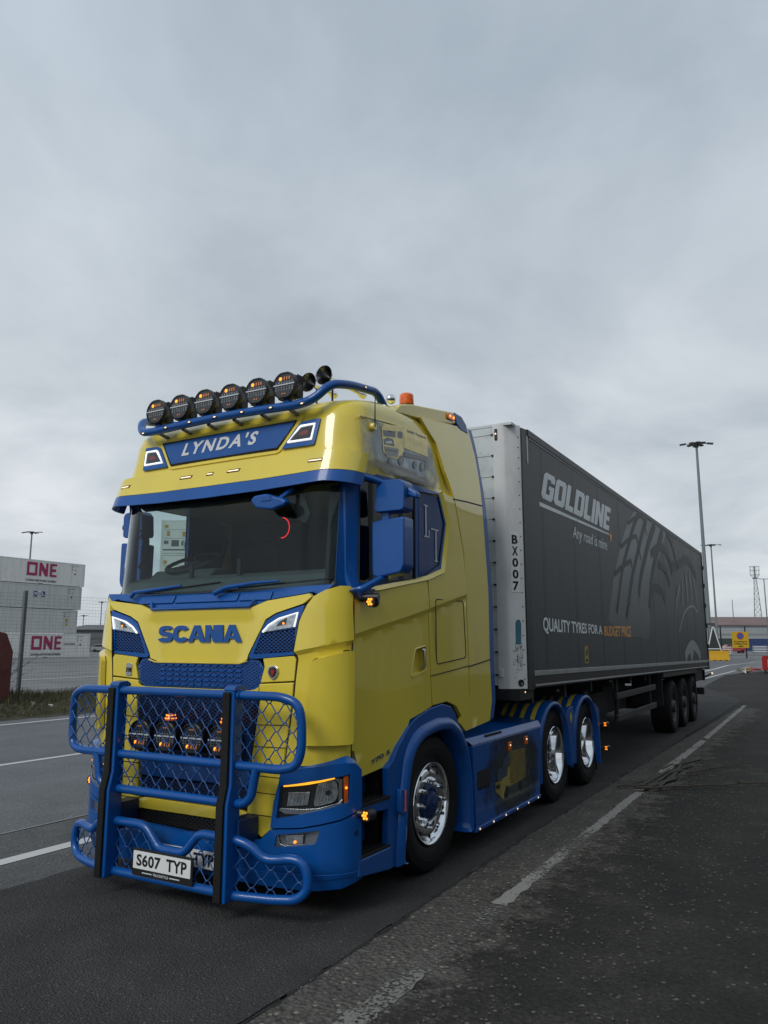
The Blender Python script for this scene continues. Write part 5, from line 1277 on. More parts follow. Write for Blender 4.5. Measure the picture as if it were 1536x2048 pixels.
        b = MB(); b.cyl(PF(.105, 1.325, 0), PF(.105, 1.325, .006), .034, None, 18); q = b.build('drain_hole', M['ink'], cpst); b = MB(); b.cyl(PF(.112, 1.315, .004), PF(.112, 1.315, .009), .012, None, 10); b.build('hole_glint', M['chrome'], cpst)
        b = MB(); b.box((1.055, -1.416, 3.78), (1.085, -1.405, 3.90)); q = b.build('top_lamp_slot', M['ink'], cpst, bevel=.008); b = MB(); b.sphere((1.07, -1.417, 3.845), .010, 8, 6); b.build('top_lamp', M['warm'], cpst)
        b = MB(); b.box((1.05, -1.42, 1.38), (1.09, -1.405, 1.46)); b.build('white_latch', M['plate'], cpst, bevel=.006)
        b = MB(); b.sphere((1.25, -1.25, 1.235), .009, 8, 6); b.build('small_lamp', M['warm'], cpst)
fp = MB(); fp.box((-1.03, -1.395, 1.30), (1.03, -1.20, 3.94)); fpo = fp.build('front_panel', M['tpanel'], trl)
rb_ = MB(); z = 1.40
while z < 3.9: rb_.box((-1.03, -1.3965, z), (1.03, -1.394, z + .004)); z += .222
rb_.build('panel_joint', M['tdark'], fpo)
kn = MB(); z = 1.40
while z < 3.9: kn.box((1.012, -1.412, z - .006), (1.038, -1.404, z + .010)); z += .222
kn.build('hinge_studs', M['ink'], fpo)
tbar('roof_cap', [(-1.40, 3.93), (-1.40, 3.955), (12.2, 4.0), (12.2, 3.95)], -1.24, 1.24, M['tpanel'], trl)
tbar('front_sill', [(-1.40, 1.16), (-1.0, 1.16), (-1.0, 1.27), (-1.40, 1.27)], -1.25, 1.25, M['chassis'], trl)
# rear frame, hinges
tbar('rear_frame', [(12.17, zb(12.2, 1.22)), (12.27, zb(12.2, 1.22)), (12.27, 3.99), (12.17, 3.99)], -1.29, 1.297, M['tdark'], trl, .006)
for z in (1.6, 2.1, 2.6, 3.1, 3.55): MB().box((1.27, 12.22, z), (1.315, 12.30, z + .10)).build('door_hinge', M['tdark'], trl)
# advertising on the side
sp = [o for o in kids(trl) if o.name.startswith('side_panel')][0]
GQ = [(-0.647, 3.285), (2.431, 3.304), (2.625, 3.659), (-0.478, 3.608)]  # advert outlines traced in image pixels, projected onto the trailer side
block_text('main_lettering', 'GOLDLINE', GQ, TS, M['tlet'], sp, .001, t=.27, gap=.07, out=.0005)
panel('underline', [(-0.709, 3.227), (2.423, 3.265), (2.419, 3.243), (-0.691, 3.181)], TS, M['tlet'], sp, .001, 0, 0, bevel=0, out=.0015)
text('slogan_lettering', 'Any road is mine', [(0.543, 2.94), (2.266, 2.957), (2.305, 3.155), (0.6, 3.133)], TS, M['tlet'], sp, .001, out=.0005)
st = [(2.522, 3.228)][0]
panel('gold_star', [(st[0] + (.10 if i % 2 == 0 else .042) * 1.0 * sin(pi * i / 5), st[1] + (.10 if i % 2 == 0 else .042) * cos(pi * i / 5)) for i in range(10)], TS, M['tgold'], sp, .001, 0, 0, bevel=0, out=.0022)
text('tyre_lettering', 'QUALITY TYRES FOR A', [(-0.716, 1.806), (1.78, 1.808), (1.776, 1.941), (-0.71, 1.987)], TS, M['tlet'], sp, .001, bold=.02, out=.0005)
text('price_lettering', 'BUDGET PRICE', [(1.891, 1.809), (3.527, 1.805), (3.568, 1.973), (1.901, 1.94)], TS, M['tgold'], sp, .001, bold=.02, out=.0005)
hzp = [(0.882, 1.691), (1.041, 1.691), (1.036, 1.468), (0.865, 1.467)]
hz = panel('warning_sticker', hzp, TS, mat('sticker_yellow', (.42, .33, .03), .5), sp, .001, 0, 0, bevel=0, out=.0005)
hc = lambda a, b: (hzp[0][0] + (hzp[1][0] - hzp[0][0]) * a, hzp[3][1] + (hzp[0][1] - hzp[3][1]) * b)
panel('sticker_red', [hc(0, .9), hc(1, .9), hc(1, 1), hc(0, 1)], TS, mat('sticker_red', (.35, .08, .06), .5), hz, .0006, 0, 0, bevel=0, out=.0012)
panel('sticker_mark', [hc(.15, .35), hc(.7, .45), hc(.85, .7), hc(.55, .82), hc(.3, .6)], TS, M['ink'], hz, .0006, 0, 0, bevel=0, out=.0012)
panel('sticker_mark', [hc(.15, .08), hc(.8, .08), hc(.8, .24), hc(.15, .24)], TS, M['ink'], hz, .0006, 0, 0, bevel=0, out=.0012)
def ghost(name, c, z0, z1, a0):       # printed tone that fades downwards
    m = mat(name, c, .5, spec=.3)
    t = m.node_tree; b = t.nodes['Principled BSDF']; tc_ = t.nodes.new('ShaderNodeTexCoord'); s_ = t.nodes.new('ShaderNodeSeparateXYZ'); mr = t.nodes.new('ShaderNodeMapRange')
    t.links.new(tc_.outputs['Object'], s_.inputs[0]); t.links.new(s_.outputs[2], mr.inputs['Value'])
    mr.inputs['From Min'].default_value = z0; mr.inputs['From Max'].default_value = z1; mr.inputs['To Min'].default_value = 0; mr.inputs['To Max'].default_value = a0
    t.links.new(mr.outputs[0], b.inputs['Alpha']); return m
gl_ = ghost('ghost_light', (.36, .375, .375), 1.4, 3.2, .85); gd_ = ghost('ghost_dark', (.056, .060, .060), 1.4, 2.4, .95); gw_ = ghost('ghost_white', (.5, .52, .52), .6, 1.4, .7)
tread = [(4.277, 3.872), (3.664, 3.573), (3.175, 3.203), (2.629, 2.694), (2.34, 2.313), (2.177, 2.003), (3.226, 1.833), (4.94, 1.776), (5.314, 2.533), (5.982, 3.129), (7.171, 3.862), (6.749, 3.874), (5.958, 3.883), (5.08, 3.877)]
panel('tyre_tread_print', tread, TS, gl_, sp, .0006, .5, .4, bevel=0, out=.0004)
def ribbon(name, pts, w, m, o):
    pts = [Vector((p[0], p[1], 0)) for p in pts]; pts = fillet(pts, .8, 5); L_, R__ = [], []
    for i, p in enumerate(pts):
        d = (pts[min(i + 1, len(pts) - 1)] - pts[max(0, i - 1)]).normalized(); n = Vector((-d.y, d.x, 0)); ww = w[0] + (w[1] - w[0]) * i / (len(pts) - 1) if isinstance(w, tuple) else w
        L_.append(p + n * ww / 2); R__.append(p - n * ww / 2)
    mb = MB(); k = len(pts); mb.add([TS(q.x, q.y, o) for q in L_ + R__], [(i, i + 1, k + i + 1, k + i) for i in range(k - 1)]); return mb.build(name, m, sp)
for pts, w in (([(4.644, 3.891), (4.16, 3.618), (3.674, 3.217), (3.158, 2.814), (2.868, 2.402), (2.674, 2.14)], .13), ([(5.271, 3.876), (4.853, 3.589), (4.396, 3.208), (3.892, 2.805), (3.534, 2.371), (3.288, 2.095)], .16), ([(6.043, 3.882), (5.448, 3.537), (4.962, 3.176), (4.492, 2.779), (4.274, 2.478)], .2), ([(6.838, 3.863), (6.27, 3.501), (5.72, 3.091), (5.382, 2.767), (5.09, 2.297)], .24)):
    ribbon('tyre_groove_print', pts, (w, w * .8), gd_, .0030)
for pts, w in (([(3.729, 3.582), (4.19, 3.739), (4.854, 3.863), (5.064, 3.816), (5.224, 3.573)], .06), ([(3.145, 3.146), (3.701, 3.332), (4.324, 3.464), (4.435, 3.359), (4.608, 3.082)], .07), ([(2.656, 2.696), (3.105, 2.836), (3.813, 3.008), (3.851, 2.9)], .08),
               ([(5.489, 3.266), (5.99, 3.43), (6.638, 3.533), (7.186, 3.479), (7.521, 3.301), (7.7, 3.085)], .16), ([(6.23, 3.151), (6.699, 3.159), (7.083, 3.038), (7.305, 2.83)], .15), ([(7.218, 3.859), (7.698, 3.801), (8.081, 3.552), (8.349, 3.246)], .10), ([(5.292, 2.593), (5.853, 2.712), (6.363, 2.687), (6.678, 2.54)], .16), ([(7.7, 3.227), (8.994, 3.433), (9.68, 3.614), (10.418, 3.5), (11.16, 3.268)], .2)):
    ribbon('tread_arc_print', pts, w, gd_, .0042)
for pts, w in (([(7.715, 2.137), (7.87, 2.493), (8.44, 2.903)], .15), ([(8.065, 1.933), (8.654, 2.288), (9.466, 2.505), (10.276, 2.568), (10.908, 2.419)], .05), ([(9.326, 3.211), (9.465, 2.949), (9.38, 2.597)], .16), ([(9.922, 3.277), (10.059, 2.987), (10.052, 2.668)], .16), ([(8.854, 3.08), (8.866, 2.817), (8.634, 2.526)], .12), ([(10.447, 3.256), (10.811, 2.828), (10.908, 2.419)], .12)):
    ribbon('sidewall_print', pts, w, gl_ if w > .1 else gw_, .0054)
ribbon('rim_print', [(8.627, 1.423), (9.148, 1.61), (9.753, 1.694), (10.385, 1.604), (10.857, 1.4)], .22, gw_, .0062)
ribbon('rim_print', [(9.373, 1.412), (9.544, 1.514), (9.723, 1.627)], .28, gw_, .0070)
# running gear
rg = MB()
for x in (-.45, .45): rg.box((x - .05, -1.2, 1.02), (x + .05, 12.1, 1.18))
for k in range(12): rg.box((-1.2, -.9 + k * 1.15, 1.10), (1.2, -.84 + k * 1.15, 1.24))
for k in range(3): rg.cyl((-1.0, 7.5 + 1.31 * k, .5), (1.0, 7.5 + 1.31 * k, .5), .07, None, 8)
rg.box((-.9, 2.4, .55), (.9, 3.4, 1.0)); rg.box((-.7, 4.0, .6), (.7, 5.6, 1.1))
rg.build('running_gear', M['chassis'], trl)
M['guard'] = mat('side_guard_grey', (.035, .036, .037), .5, dirt=(.06, .055, .05), dirt_amt=.4)
for sg in (1, -1):
    for z in (.97, .67): tbar('side_guard_rail', [(2.65, z - .045), (5.5, z - .045), (5.5, z + .045), (2.65, z + .045)], sg * 1.20, sg * 1.24, M['guard'], trl, .008)
    for y in (2.8, 5.2): tbar('guard_post', [(y, .62), (y + .06, .62), (y + .06, 1.2), (y, 1.2)], sg * 1.15, sg * 1.20, M['chassis'], trl)
    b = MB(); b.box((min(sg * .85, sg * 1.05), 1.62, .35), (max(sg * .85, sg * 1.05), 1.85, 1.15)); b.box((min(sg * .8, sg * 1.12), 1.52, .30), (max(sg * .8, sg * 1.12), 1.95, .36)); b.build('landing_leg', M['chassis'], trl)
    tbar('wheel_canopy', [(6.15, 1.10), (10.3, 1.06), (10.3, 1.16), (6.15, 1.20)], sg * .75, sg * 1.26, M['tdark'], trl, .008)
    tbar('front_splash_plate', [(6.10, .62), (6.14, .62), (6.14, 1.2), (6.10, 1.2)], sg * .7, sg * 1.24, M['chassis'], trl)
    tbar('mud_flap', [(10.36, .34), (10.385, .34), (10.385, 1.1), (10.36, 1.1)], sg * .72, sg * 1.22, M['black'], trl)
    tbar('rear_storage', [(10.45, .85), (11.6, .85), (11.6, 1.12), (10.45, 1.12)], sg * .7, sg * 1.2, M['chassis'], trl)
    b = MB(); b.tube([(sg * 1.18, 12.1, .90), (sg * 1.28, 12.2, .95), (sg * 1.33, 12.25, .98)], .02, 8); q = b.build('end_marker_arm', M['black'], trl); b = MB(); b.sphere((sg * 1.345, 12.25, .985), .026, 10, 8); b.build('end_marker_lamp', M['warm'], q)
    for y in (-.2, 2.2, 5.8, 7.85):
        b = MB(); b.box((min(sg * 1.24, sg * 1.262), y, 1.185), (max(sg * 1.24, sg * 1.262), y + .03, 1.21)); b.build('side_marker', M['steel'], trl)
tbar('rear_bumper', [(11.7, .50), (11.82, .50), (11.82, .66), (11.7, .66)], -1.2, 1.2, M['chassis'], trl, .006)
tbar('light_board', [(12.0, .82), (12.1, .82), (12.1, 1.08), (12.0, 1.08)], -1.2, 1.2, M['chassis'], trl)
tw = None
M['dullrim'] = mat('dull_wheel_rim', (.07, .07, .072), .5, metal=.5, dirt=(.04, .04, .04), dirt_amt=.7, dirt_scale=9)
def trailer_wheel(sg):
    t = empty('wheel', (sg * 1.2, 7.5, .505), parent=trl); mt = Matrix.Scale(-1, 4, (1, 0, 0)) if sg < 0 else Matrix.Identity(4)
    b = MB(); b.lathe([(-.03, .295), (-.004, .33), (.006, .39), (.006, .43), (-.01, .48), (-.05, .505), (-.33, .505), (-.37, .48), (-.38, .43), (-.36, .30)], mt, 40); b.build('tyre', M['rubber'], t)
    b = MB(); b.lathe([(-.03, .30), (-.006, .30), (-.01, .28), (-.05, .262), (-.06, .24), (-.055, .19), (-.07, .14), (-.05, .12), (-.0, .11), (.02, .09), (.02, .0005)], mt, 36); r_ = b.build('rim', M['dullrim'], t, sharp=40)
    b = MB()
    for k in range(10): a = 2 * pi * k / 10; b.sphere((sg * -.058, .215 * cos(a), .215 * sin(a)), .022, 8, 5, (.3, 1, 1))
    b.build('hand_hole', M['ink'], t)
    return t
for sg in (1, -1):
    t0 = trailer_wheel(sg)
    for k in (1, 2): q = copy_tree(t0, trl); q.location.y = 7.5 + 1.31 * k

# =================================================================== GROUND
def ground_mat(name, c1, c2, fine=70, mid=3, bump=.5, speck=.0, speck_c=(.3, .3, .28), rough=.9, c3=None, stretch=(1, 1, 1), big=.35, bdist=.012):
    m = bpy.data.materials.new(name); m.use_nodes = True; t = m.node_tree; b = t.nodes['Principled BSDF']; b.inputs['Roughness'].default_value = rough; b.inputs['Specular IOR Level'].default_value = .3
    N_ = t.nodes.new; K = t.links.new
    tc_ = N_('ShaderNodeTexCoord'); mp = N_('ShaderNodeMapping'); mp.inputs['Scale'].default_value = stretch; K(tc_.outputs['Object'], mp.inputs[0])
    a = N_('ShaderNodeTexNoise'); a.inputs['Scale'].default_value = big; a.inputs['Detail'].default_value = 8; a.inputs['Roughness'].default_value = .65; K(mp.outputs[0], a.inputs['Vector'])
    f = N_('ShaderNodeTexNoise'); f.inputs['Scale'].default_value = fine; f.inputs['Detail'].default_value = 3; K(tc_.outputs['Object'], f.inputs['Vector'])
    g = N_('ShaderNodeTexNoise'); g.inputs['Scale'].default_value = mid; g.inputs['Detail'].default_value = 6; K(tc_.outputs['Object'], g.inputs['Vector'])
    r = N_('ShaderNodeValToRGB'); r.color_ramp.elements[0].position = .33; r.color_ramp.elements[1].position = .68; r.color_ramp.elements[0].color = (*c1, 1); r.color_ramp.elements[1].color = (*c2, 1)
    if c3: e_ = r.color_ramp.elements.new(.52); e_.color = (*c3, 1)
    ad = N_('ShaderNodeMath'); ad.operation = 'MULTIPLY_ADD'; ad.inputs[1].default_value = .45; K(g.outputs[0], ad.inputs[0])
    sc_ = N_('ShaderNodeMath'); sc_.operation = 'MULTIPLY'; sc_.inputs[1].default_value = .55; K(a.outputs[0], sc_.inputs[0]); K(sc_.outputs[0], ad.inputs[2]); K(ad.outputs[0], r.inputs[0])
    fr = N_('ShaderNodeMapRange'); fr.inputs['From Min'].default_value = .3; fr.inputs['From Max'].default_value = .7; fr.inputs['To Min'].default_value = .62; fr.inputs['To Max'].default_value = 1.4; K(f.outputs[0], fr.inputs['Value'])
    mu = N_('ShaderNodeMix'); mu.data_type = 'RGBA'; mu.blend_type = 'MULTIPLY'; mu.inputs['Factor'].default_value = 1; K(r.outputs[0], mu.inputs['A']); K(fr.outputs[0], mu.inputs['B'])
    last = mu.outputs['Result']
    v = N_('ShaderNodeTexVoronoi'); v.inputs['Scale'].default_value = fine * .75; K(tc_.outputs['Object'], v.inputs['Vector'])
    if speck > 0:
        n2 = N_('ShaderNodeTexWhiteNoise'); K(v.outputs['Color'], n2.inputs['Vector'])
        gt = N_('ShaderNodeMath'); gt.operation = 'GREATER_THAN'; gt.inputs[1].default_value = 1 - speck; K(n2.outputs['Value'], gt.inputs[0])
        lt = N_('ShaderNodeMath'); lt.operation = 'LESS_THAN'; lt.inputs[1].default_value = .38; K(v.outputs['Distance'], lt.inputs[0])
        m2_ = N_('ShaderNodeMath'); m2_.operation = 'MULTIPLY'; K(gt.outputs[0], m2_.inputs[0]); K(lt.outputs[0], m2_.inputs[1])
        mx_ = N_('ShaderNodeMix'); mx_.data_type = 'RGBA'; K(m2_.outputs[0], mx_.inputs['Factor']); K(last, mx_.inputs['A']); mx_.inputs['B'].default_value = (*speck_c, 1); last = mx_.outputs['Result']
    K(last, b.inputs['Base Color'])
    bp = N_('ShaderNodeBump'); bp.inputs['Strength'].default_value = bump; bp.inputs['Distance'].default_value = bdist
    sm_ = N_('ShaderNodeMath'); sm_.operation = 'ADD'; K(v.outputs['Distance'], sm_.inputs[0]); K(f.outputs[0], sm_.inputs[1]); K(sm_.outputs[0], bp.inputs['Height']); K(bp.outputs[0], b.inputs['Normal'])
    return m
def wobble(pts, amp, step, seed=1, close=True):
    rnd = random.Random(seed); o = []
    n = len(pts)
    for i in range(n):
        a, b = Vector(pts[i]), Vector(pts[(i + 1) % n]); k = max(1, min(400, int((b - a).length / step)))
        for j in range(k):
            p = a.lerp(b, j / k); o.append((p.x + (rnd.random() - .5) * amp, p.y + (rnd.random() - .5) * amp))
    return o
def sheet(name, poly, z, m, kind='structure', amp=0, step=.5, seed=1, label=None):
    if amp: poly = wobble(poly, amp, step, seed)
    bm = bmesh.new(); bm.faces.new([bm.verts.new((x, y, z)) for x, y in poly]); bmesh.ops.triangulate(bm, faces=bm.faces); bmesh.ops.recalc_face_normals(bm, faces=bm.faces)
    for f_ in bm.faces:
        if f_.normal.z < 0: f_.normal_flip()
    me = bpy.data.meshes.new(name); bm.to_mesh(me); bm.free(); me.materials.append(m); o = bpy.data.objects.new(name, me); COL.objects.link(o); o['kind'] = kind; return o
M['yard'] = ground_mat('yard_concrete', (.11, .115, .118), (.20, .205, .21), 12, .5, .1, big=.05, stretch=(1, .25, 1))
M['road'] = ground_mat('road_asphalt', (.095, .102, .108), (.145, .155, .163), 60, 1.4, .35, .03, (.26, .26, .25), stretch=(1, .12, 1), big=.5)
M['lane'] = ground_mat('hard_strip_asphalt', (.055, .058, .06), (.115, .118, .12), 60, 2, .4, .03, (.22, .22, .21), stretch=(2.2, .12, 1), big=.6)
M['patch'] = ground_mat('coarse_dark_asphalt', (.026, .026, .027), (.056, .055, .054), 95, 2.2, .9, .05, (.13, .125, .115), bdist=.012, big=.5)
M['apron'] = ground_mat('dirty_apron', (.013, .0125, .0118), (.048, .045, .040), 46, 1.9, .8, .05, (.13, .12, .105), c3=(.024, .023, .0205), big=.55, bdist=.018, stretch=(1, .55, 1))
M['edge'] = ground_mat('worn_edge_gravel', (.05, .047, .043), (.10, .095, .085), 40, 2, 1.0, .12, (.22, .20, .17), big=.8, bdist=.02)
sheet('ground', [(-1400, -700), (900, -700), (900, 1500), (-1400, 1500)], 0, M['yard'])
sheet('road', [(-12.25, -60), (1.45, -60), (1.45, 36), (-2.0, 52), (-4.5, 95), (-30, 96), (-14.5, 40), (-12.25, 14)], .004, M['road'])
sheet('hard_strip', [(-2.72, -60), (1.45, -60), (1.45, 36), (-1.9, 44), (-2.6, 36)], .008, M['lane'])
sheet('asphalt_patch', [(-1.22, -30), (1.42, -30), (1.50, -1), (1.40, 3), (1.38, 9), (1.30, 22), (-1.0, 30), (-1.2, 12)], .012, M['patch'], amp=.035, step=.12, seed=4)
sheet('apron', [(1.43, -60), (90, -60), (90, 52), (2.2, 52), (-.35, 50), (-1.6, 43), (-.9, 30), (1.2, 20), (1.40, 9), (1.40, 3), (1.50, -1)], .0085, M['apron'])
def fade_right(m, x0, x1):
    t = m.node_tree; b = t.nodes['Principled BSDF']; tc_ = t.nodes.new('ShaderNodeTexCoord'); s_ = t.nodes.new('ShaderNodeSeparateXYZ'); t.links.new(tc_.outputs['Object'], s_.inputs[0])
    mr = t.nodes.new('ShaderNodeMapRange'); mr.inputs['From Min'].default_value = x0; mr.inputs['From Max'].default_value = x1; mr.inputs['To Min'].default_value = .35; mr.inputs['To Max'].default_value = -.35; mr.clamp = False; t.links.new(s_.outputs[0], mr.inputs['Value'])
    n = t.nodes.new('ShaderNodeTexNoise'); n.inputs['Scale'].default_value = 3; n.inputs['Detail'].default_value = 9; n.inputs['Roughness'].default_value = .75; t.links.new(tc_.outputs['Object'], n.inputs['Vector'])
    a = t.nodes.new('ShaderNodeMath'); a.operation = 'ADD'; t.links.new(mr.outputs[0], a.inputs[0]); t.links.new(n.outputs[0], a.inputs[1])
    r = t.nodes.new('ShaderNodeMapRange'); r.inputs['From Min'].default_value = .44; r.inputs['From Max'].default_value = .60; t.links.new(a.outputs[0], r.inputs['Value']); t.links.new(r.outputs[0], b.inputs['Alpha'])
fade_right(M['edge'], 1.4, 3.0)
sheet('worn_edge', [(1.45, -30), (1.52, -1), (1.42, 3), (1.42, 10), (1.5, 19), (2.3, 19), (3.4, 10), (4.2, 3), (4.5, -30)], .0125, M['edge'])
def worn_paint(name, c, amt):
    m = bpy.data.materials.new(name); m.use_nodes = True; t = m.node_tree; b = t.nodes['Principled BSDF']; b.inputs['Base Color'].default_value = (*c, 1); b.inputs['Roughness'].default_value = .8
    tc_ = t.nodes.new('ShaderNodeTexCoord'); n = t.nodes.new('ShaderNodeTexNoise'); n.inputs['Scale'].default_value = 45; n.inputs['Detail'].default_value = 3; t.links.new(tc_.outputs['Object'], n.inputs['Vector'])
    n2 = t.nodes.new('ShaderNodeTexNoise'); n2.inputs['Scale'].default_value = 1.3; n2.inputs['Detail'].default_value = 3; t.links.new(tc_.outputs['Object'], n2.inputs['Vector'])
    s_ = t.nodes.new('ShaderNodeMath'); s_.operation = 'ADD'; t.links.new(n.outputs[0], s_.inputs[0]); t.links.new(n2.outputs[0], s_.inputs[1])
    r = t.nodes.new('ShaderNodeMapRange'); r.inputs['From Min'].default_value = amt - .05; r.inputs['From Max'].default_value = amt + .05; t.links.new(s_.outputs[0], r.inputs['Value']); t.links.new(r.outputs[0], b.inputs['Alpha'])
    return m
wp1 = worn_paint('worn_white_paint', (.23, .23, .215), .88); wp2 = worn_paint('road_white_paint', (.50, .51, .51), .62)
sheet('edge_marking', [(1.87, -2.4), (2.02, -2.4), (1.97, .9), (1.85, .9)], .0165, worn_paint('very_worn_paint', (.17, .17, .155), 1.04), amp=.03, step=.05, seed=3); sheet('edge_marking', [(1.855, .9), (1.955, .9), (1.92, 3.2), (1.885, 5.4), (1.79, 5.4)], .0165, wp1, amp=.025, step=.05, seed=5)
sheet('crack', [(1.50, -3), (1.52, -3), (1.525, -1), (1.43, 3), (1.41, 9), (1.36, 20), (1.345, 20), (1.395, 9), (1.405, 3), (1.50, -1)], .0138, mat('crack_dark', (.012, .012, .011), .9), amp=.03, step=.06, seed=8)
sheet('edge_marking', [(1.75, 5.5), (1.87, 5.5), (1.82, 10.8), (1.70, 11)], .0165, wp1, amp=.02, step=.08, seed=6)
sheet('edge_marking', [(1.69, 11.4), (1.80, 11.2), (1.62, 20), (1.52, 20)], .0165, wp1, amp=.02, step=.1, seed=12)
sheet('lane_marking', [(-1.90, -20), (-1.75, -20), (-1.85, 60), (-2.0, 60)], .0125, wp2)
for k in range(-3, 9): sheet('centre_dash', [(-6.45, -.6 + 7.5 * k), (-6.33, -.6 + 7.5 * k), (-6.36, 4.3 + 7.5 * k), (-6.48, 4.3 + 7.5 * k)], .0085, wp2)
sheet('far_marking', [(-11.30, -20), (-11.16, -20), (-11.4, 14), (-11.9, 30), (-12.04, 30), (-11.54, 14)], .0085, wp2)
sheet('joint_line', [(-2.74, -20), (-2.70, -20), (-2.68, 2), (-2.70, 40), (-2.73, 40), (-2.71, 2)], .0130, mat('joint_dust', (.20, .21, .21), .9))
sheet('junction_marking', [(-3.7, 36), (-3.5, 36), (-3.3, 44), (-3.4, 54), (-3.75, 64), (-2.9, 76), (2, 95), (1.8, 95.2), (-3.05, 76), (-3.95, 64), (-3.6, 54), (-3.5, 44)], .0085, wp2)
for y0, x0 in ((17, -28.6), (19, -28.6)): pass
sheet('yard_marking', [(-28.9, 0), (-28.7, 0), (-30.9, 60), (-31.2, 60)], .004, wp2)
sheet('yard_marking', [(-20, 60), (-12, 100), (-12.3, 100), (-20.3, 60)], .004, wp2)
# kerb of the island at the right
kb = MB(); kb.box((-1.0, 50.0, 0), (12, 50.25, .12)); kb.box((-1.1, 46, 0), (-.9, 50.2, .10)); tag(kb.build('kerb', mat('kerb_concrete', (.16, .16, .155), .8, noise=.2), None, bevel=.02), kind='structure')
sheet('verge_soil', [(-12.2, -10), (-12.2, 20), (-13, 32), (-16, 34), (-16.5, -10)], .010, ground_mat('verge_soil', (.03, .028, .022), (.07, .065, .05), 25, 2, 1.0, .05, (.2, .19, .16)), amp=.25, step=.4)
def vz(x, y):
    a = min(1, max(0, (-12.45 - x) / .9)); b_ = min(1, max(0, (x + 16.2) / 1.0)); return .36 * (a * a * (3 - 2 * a)) * (b_ * b_ * (3 - 2 * b_)) * (.85 + .25 * sin(y * 1.3) * sin(x * 2 + y * .4))
vm = MB(); nx, ny = 16, 90
vm.add([(-16.2 + 3.8 * i / nx, -8 + 38 * j / ny, .012 + vz(-16.2 + 3.8 * i / nx, -8 + 38 * j / ny)) for j in range(ny + 1) for i in range(nx + 1)], [(j * (nx + 1) + i, j * (nx + 1) + i + 1, (j + 1) * (nx + 1) + i + 1, (j + 1) * (nx + 1) + i) for j in range(ny) for i in range(nx)])
tag(vm.build('verge', ground_mat('verge_earth', (.035, .035, .02), (.07, .065, .035), 20, 3, 1.0), None, sharp=0), kind='structure')
M['grassA'] = mat('rough_grass', (.068, .068, .028), .8, noise=.7, nscale=2.3, dirt=(.13, .10, .055), dirt_amt=.6, dirt_scale=1.6)
gr_ = MB(); rnd = random.Random(11)
for i in range(26000):
    x = -16.1 + rnd.random() ** .8 * 3.65; y = -4 + rnd.random() * 26
    h = (.05 + .12 * rnd.random()) * (1.4 if x < -13.2 else .8); a = rnd.random() * 2 * pi; l = .05 + .1 * rnd.random(); w = .006 + .008 * rnd.random(); z = .01 + vz(x, y)
    dx_, dy_ = cos(a), sin(a); lx, ly = rnd.uniform(-1, 1) * l, rnd.uniform(-1, 1) * l
    gr_.v += [(x - dx_ * w, y - dy_ * w, z), (x + dx_ * w, y + dy_ * w, z), (x + lx, y + ly, z + h)]
    k = len(gr_.v); gr_.f.append((k - 3, k - 2, k - 1))
me = bpy.data.meshes.new('grass'); me.from_pydata(gr_.v, [], gr_.f); me.materials.append(M['grassA']); go = bpy.data.objects.new('grass', me); COL.objects.link(go); go['kind'] = 'stuff'
tag(go, 'rough green and brown grass on the bank beyond the far lane', 'grass')

# =================================================================== BACKGROUND THINGS, most placed from image pixels at assumed distances
# --- left mesh fence
fn = empty('mesh_fence', (-15.0, 0, 0)); tag(fn, 'tall grey wire mesh fence with steel posts along the grass bank', 'fence')
M['post'] = mat('galvanised_post', (.12, .13, .135), .6, metal=.3, noise=.15)
for y in (.55, 3.4, 6.25, 9.12, 11.97, 14.8, 17.7, 20.6): MB().box((-.045, y - .045, .02), (.045, y + .045, 3.12)).build('fence_post', M['post'], fn, bevel=.008)
wm = MB()
for k in range(30): z = .36 + k * .092; wm.tube([(.05, -2, z), (.05, 21, z)], .0028, 4, caps=False)
y = -2.0
while y < 21: wm.tube([(.05, y, .34), (.05, y, 3.05)], .0013, 3, caps=False); y += .11
wm.build('wire_mesh', M['post'], fn)
# --- dead weed
wd = empty('dry_shrub', (-14.1, 7.95, .25)); tag(wd, 'bare dark leafed weed bush in front of the fence post on the left verge', 'shrub')
rnd = random.Random(5); sm_, lf_ = MB(), MB()
for i in range(30):
    a = rnd.random() * 2 * pi; r = .25 + rnd.random() * .8; h = .35 + rnd.random() * .85
    p = [Vector((rnd.uniform(-.15, .15), rnd.uniform(-.25, .25), 0))]
    for k in range(1, 6): t = k / 5; p.append(p[0] + Vector((cos(a) * r * t ** 1.4 + rnd.uniform(-.03, .03), sin(a) * r * t ** 1.4 + rnd.uniform(-.03, .03), h * (t ** .8))))
    sm_.tube(p, [.008, .007, .006, .005, .004, .002], 4)
    for q in p[2:]:
        for _ in range(3):
            d = Vector((rnd.uniform(-1, 1), rnd.uniform(-1, 1), rnd.uniform(-.4, 1))) * .07; c_ = q + d; s_ = .022; n_ = Vector((rnd.uniform(-1, 1), rnd.uniform(-1, 1), rnd.uniform(-1, 1))).normalized(); a_ = n_.orthogonal().normalized(); b_ = n_.cross(a_)
            lf_.add([c_ - a_ * s_, c_ - b_ * s_ * .5, c_ + a_ * s_, c_ + b_ * s_ * .5], [(0, 1, 2, 3)])
            if _ == 0: sm_.tube([q, c_], .002, 3)
sm_.build('stems', mat('dry_stem', (.05, .045, .035), .8), wd); lf_.build('leaves', mat('dry_leaf', (.05, .05, .035), .8, noise=.4), wd)
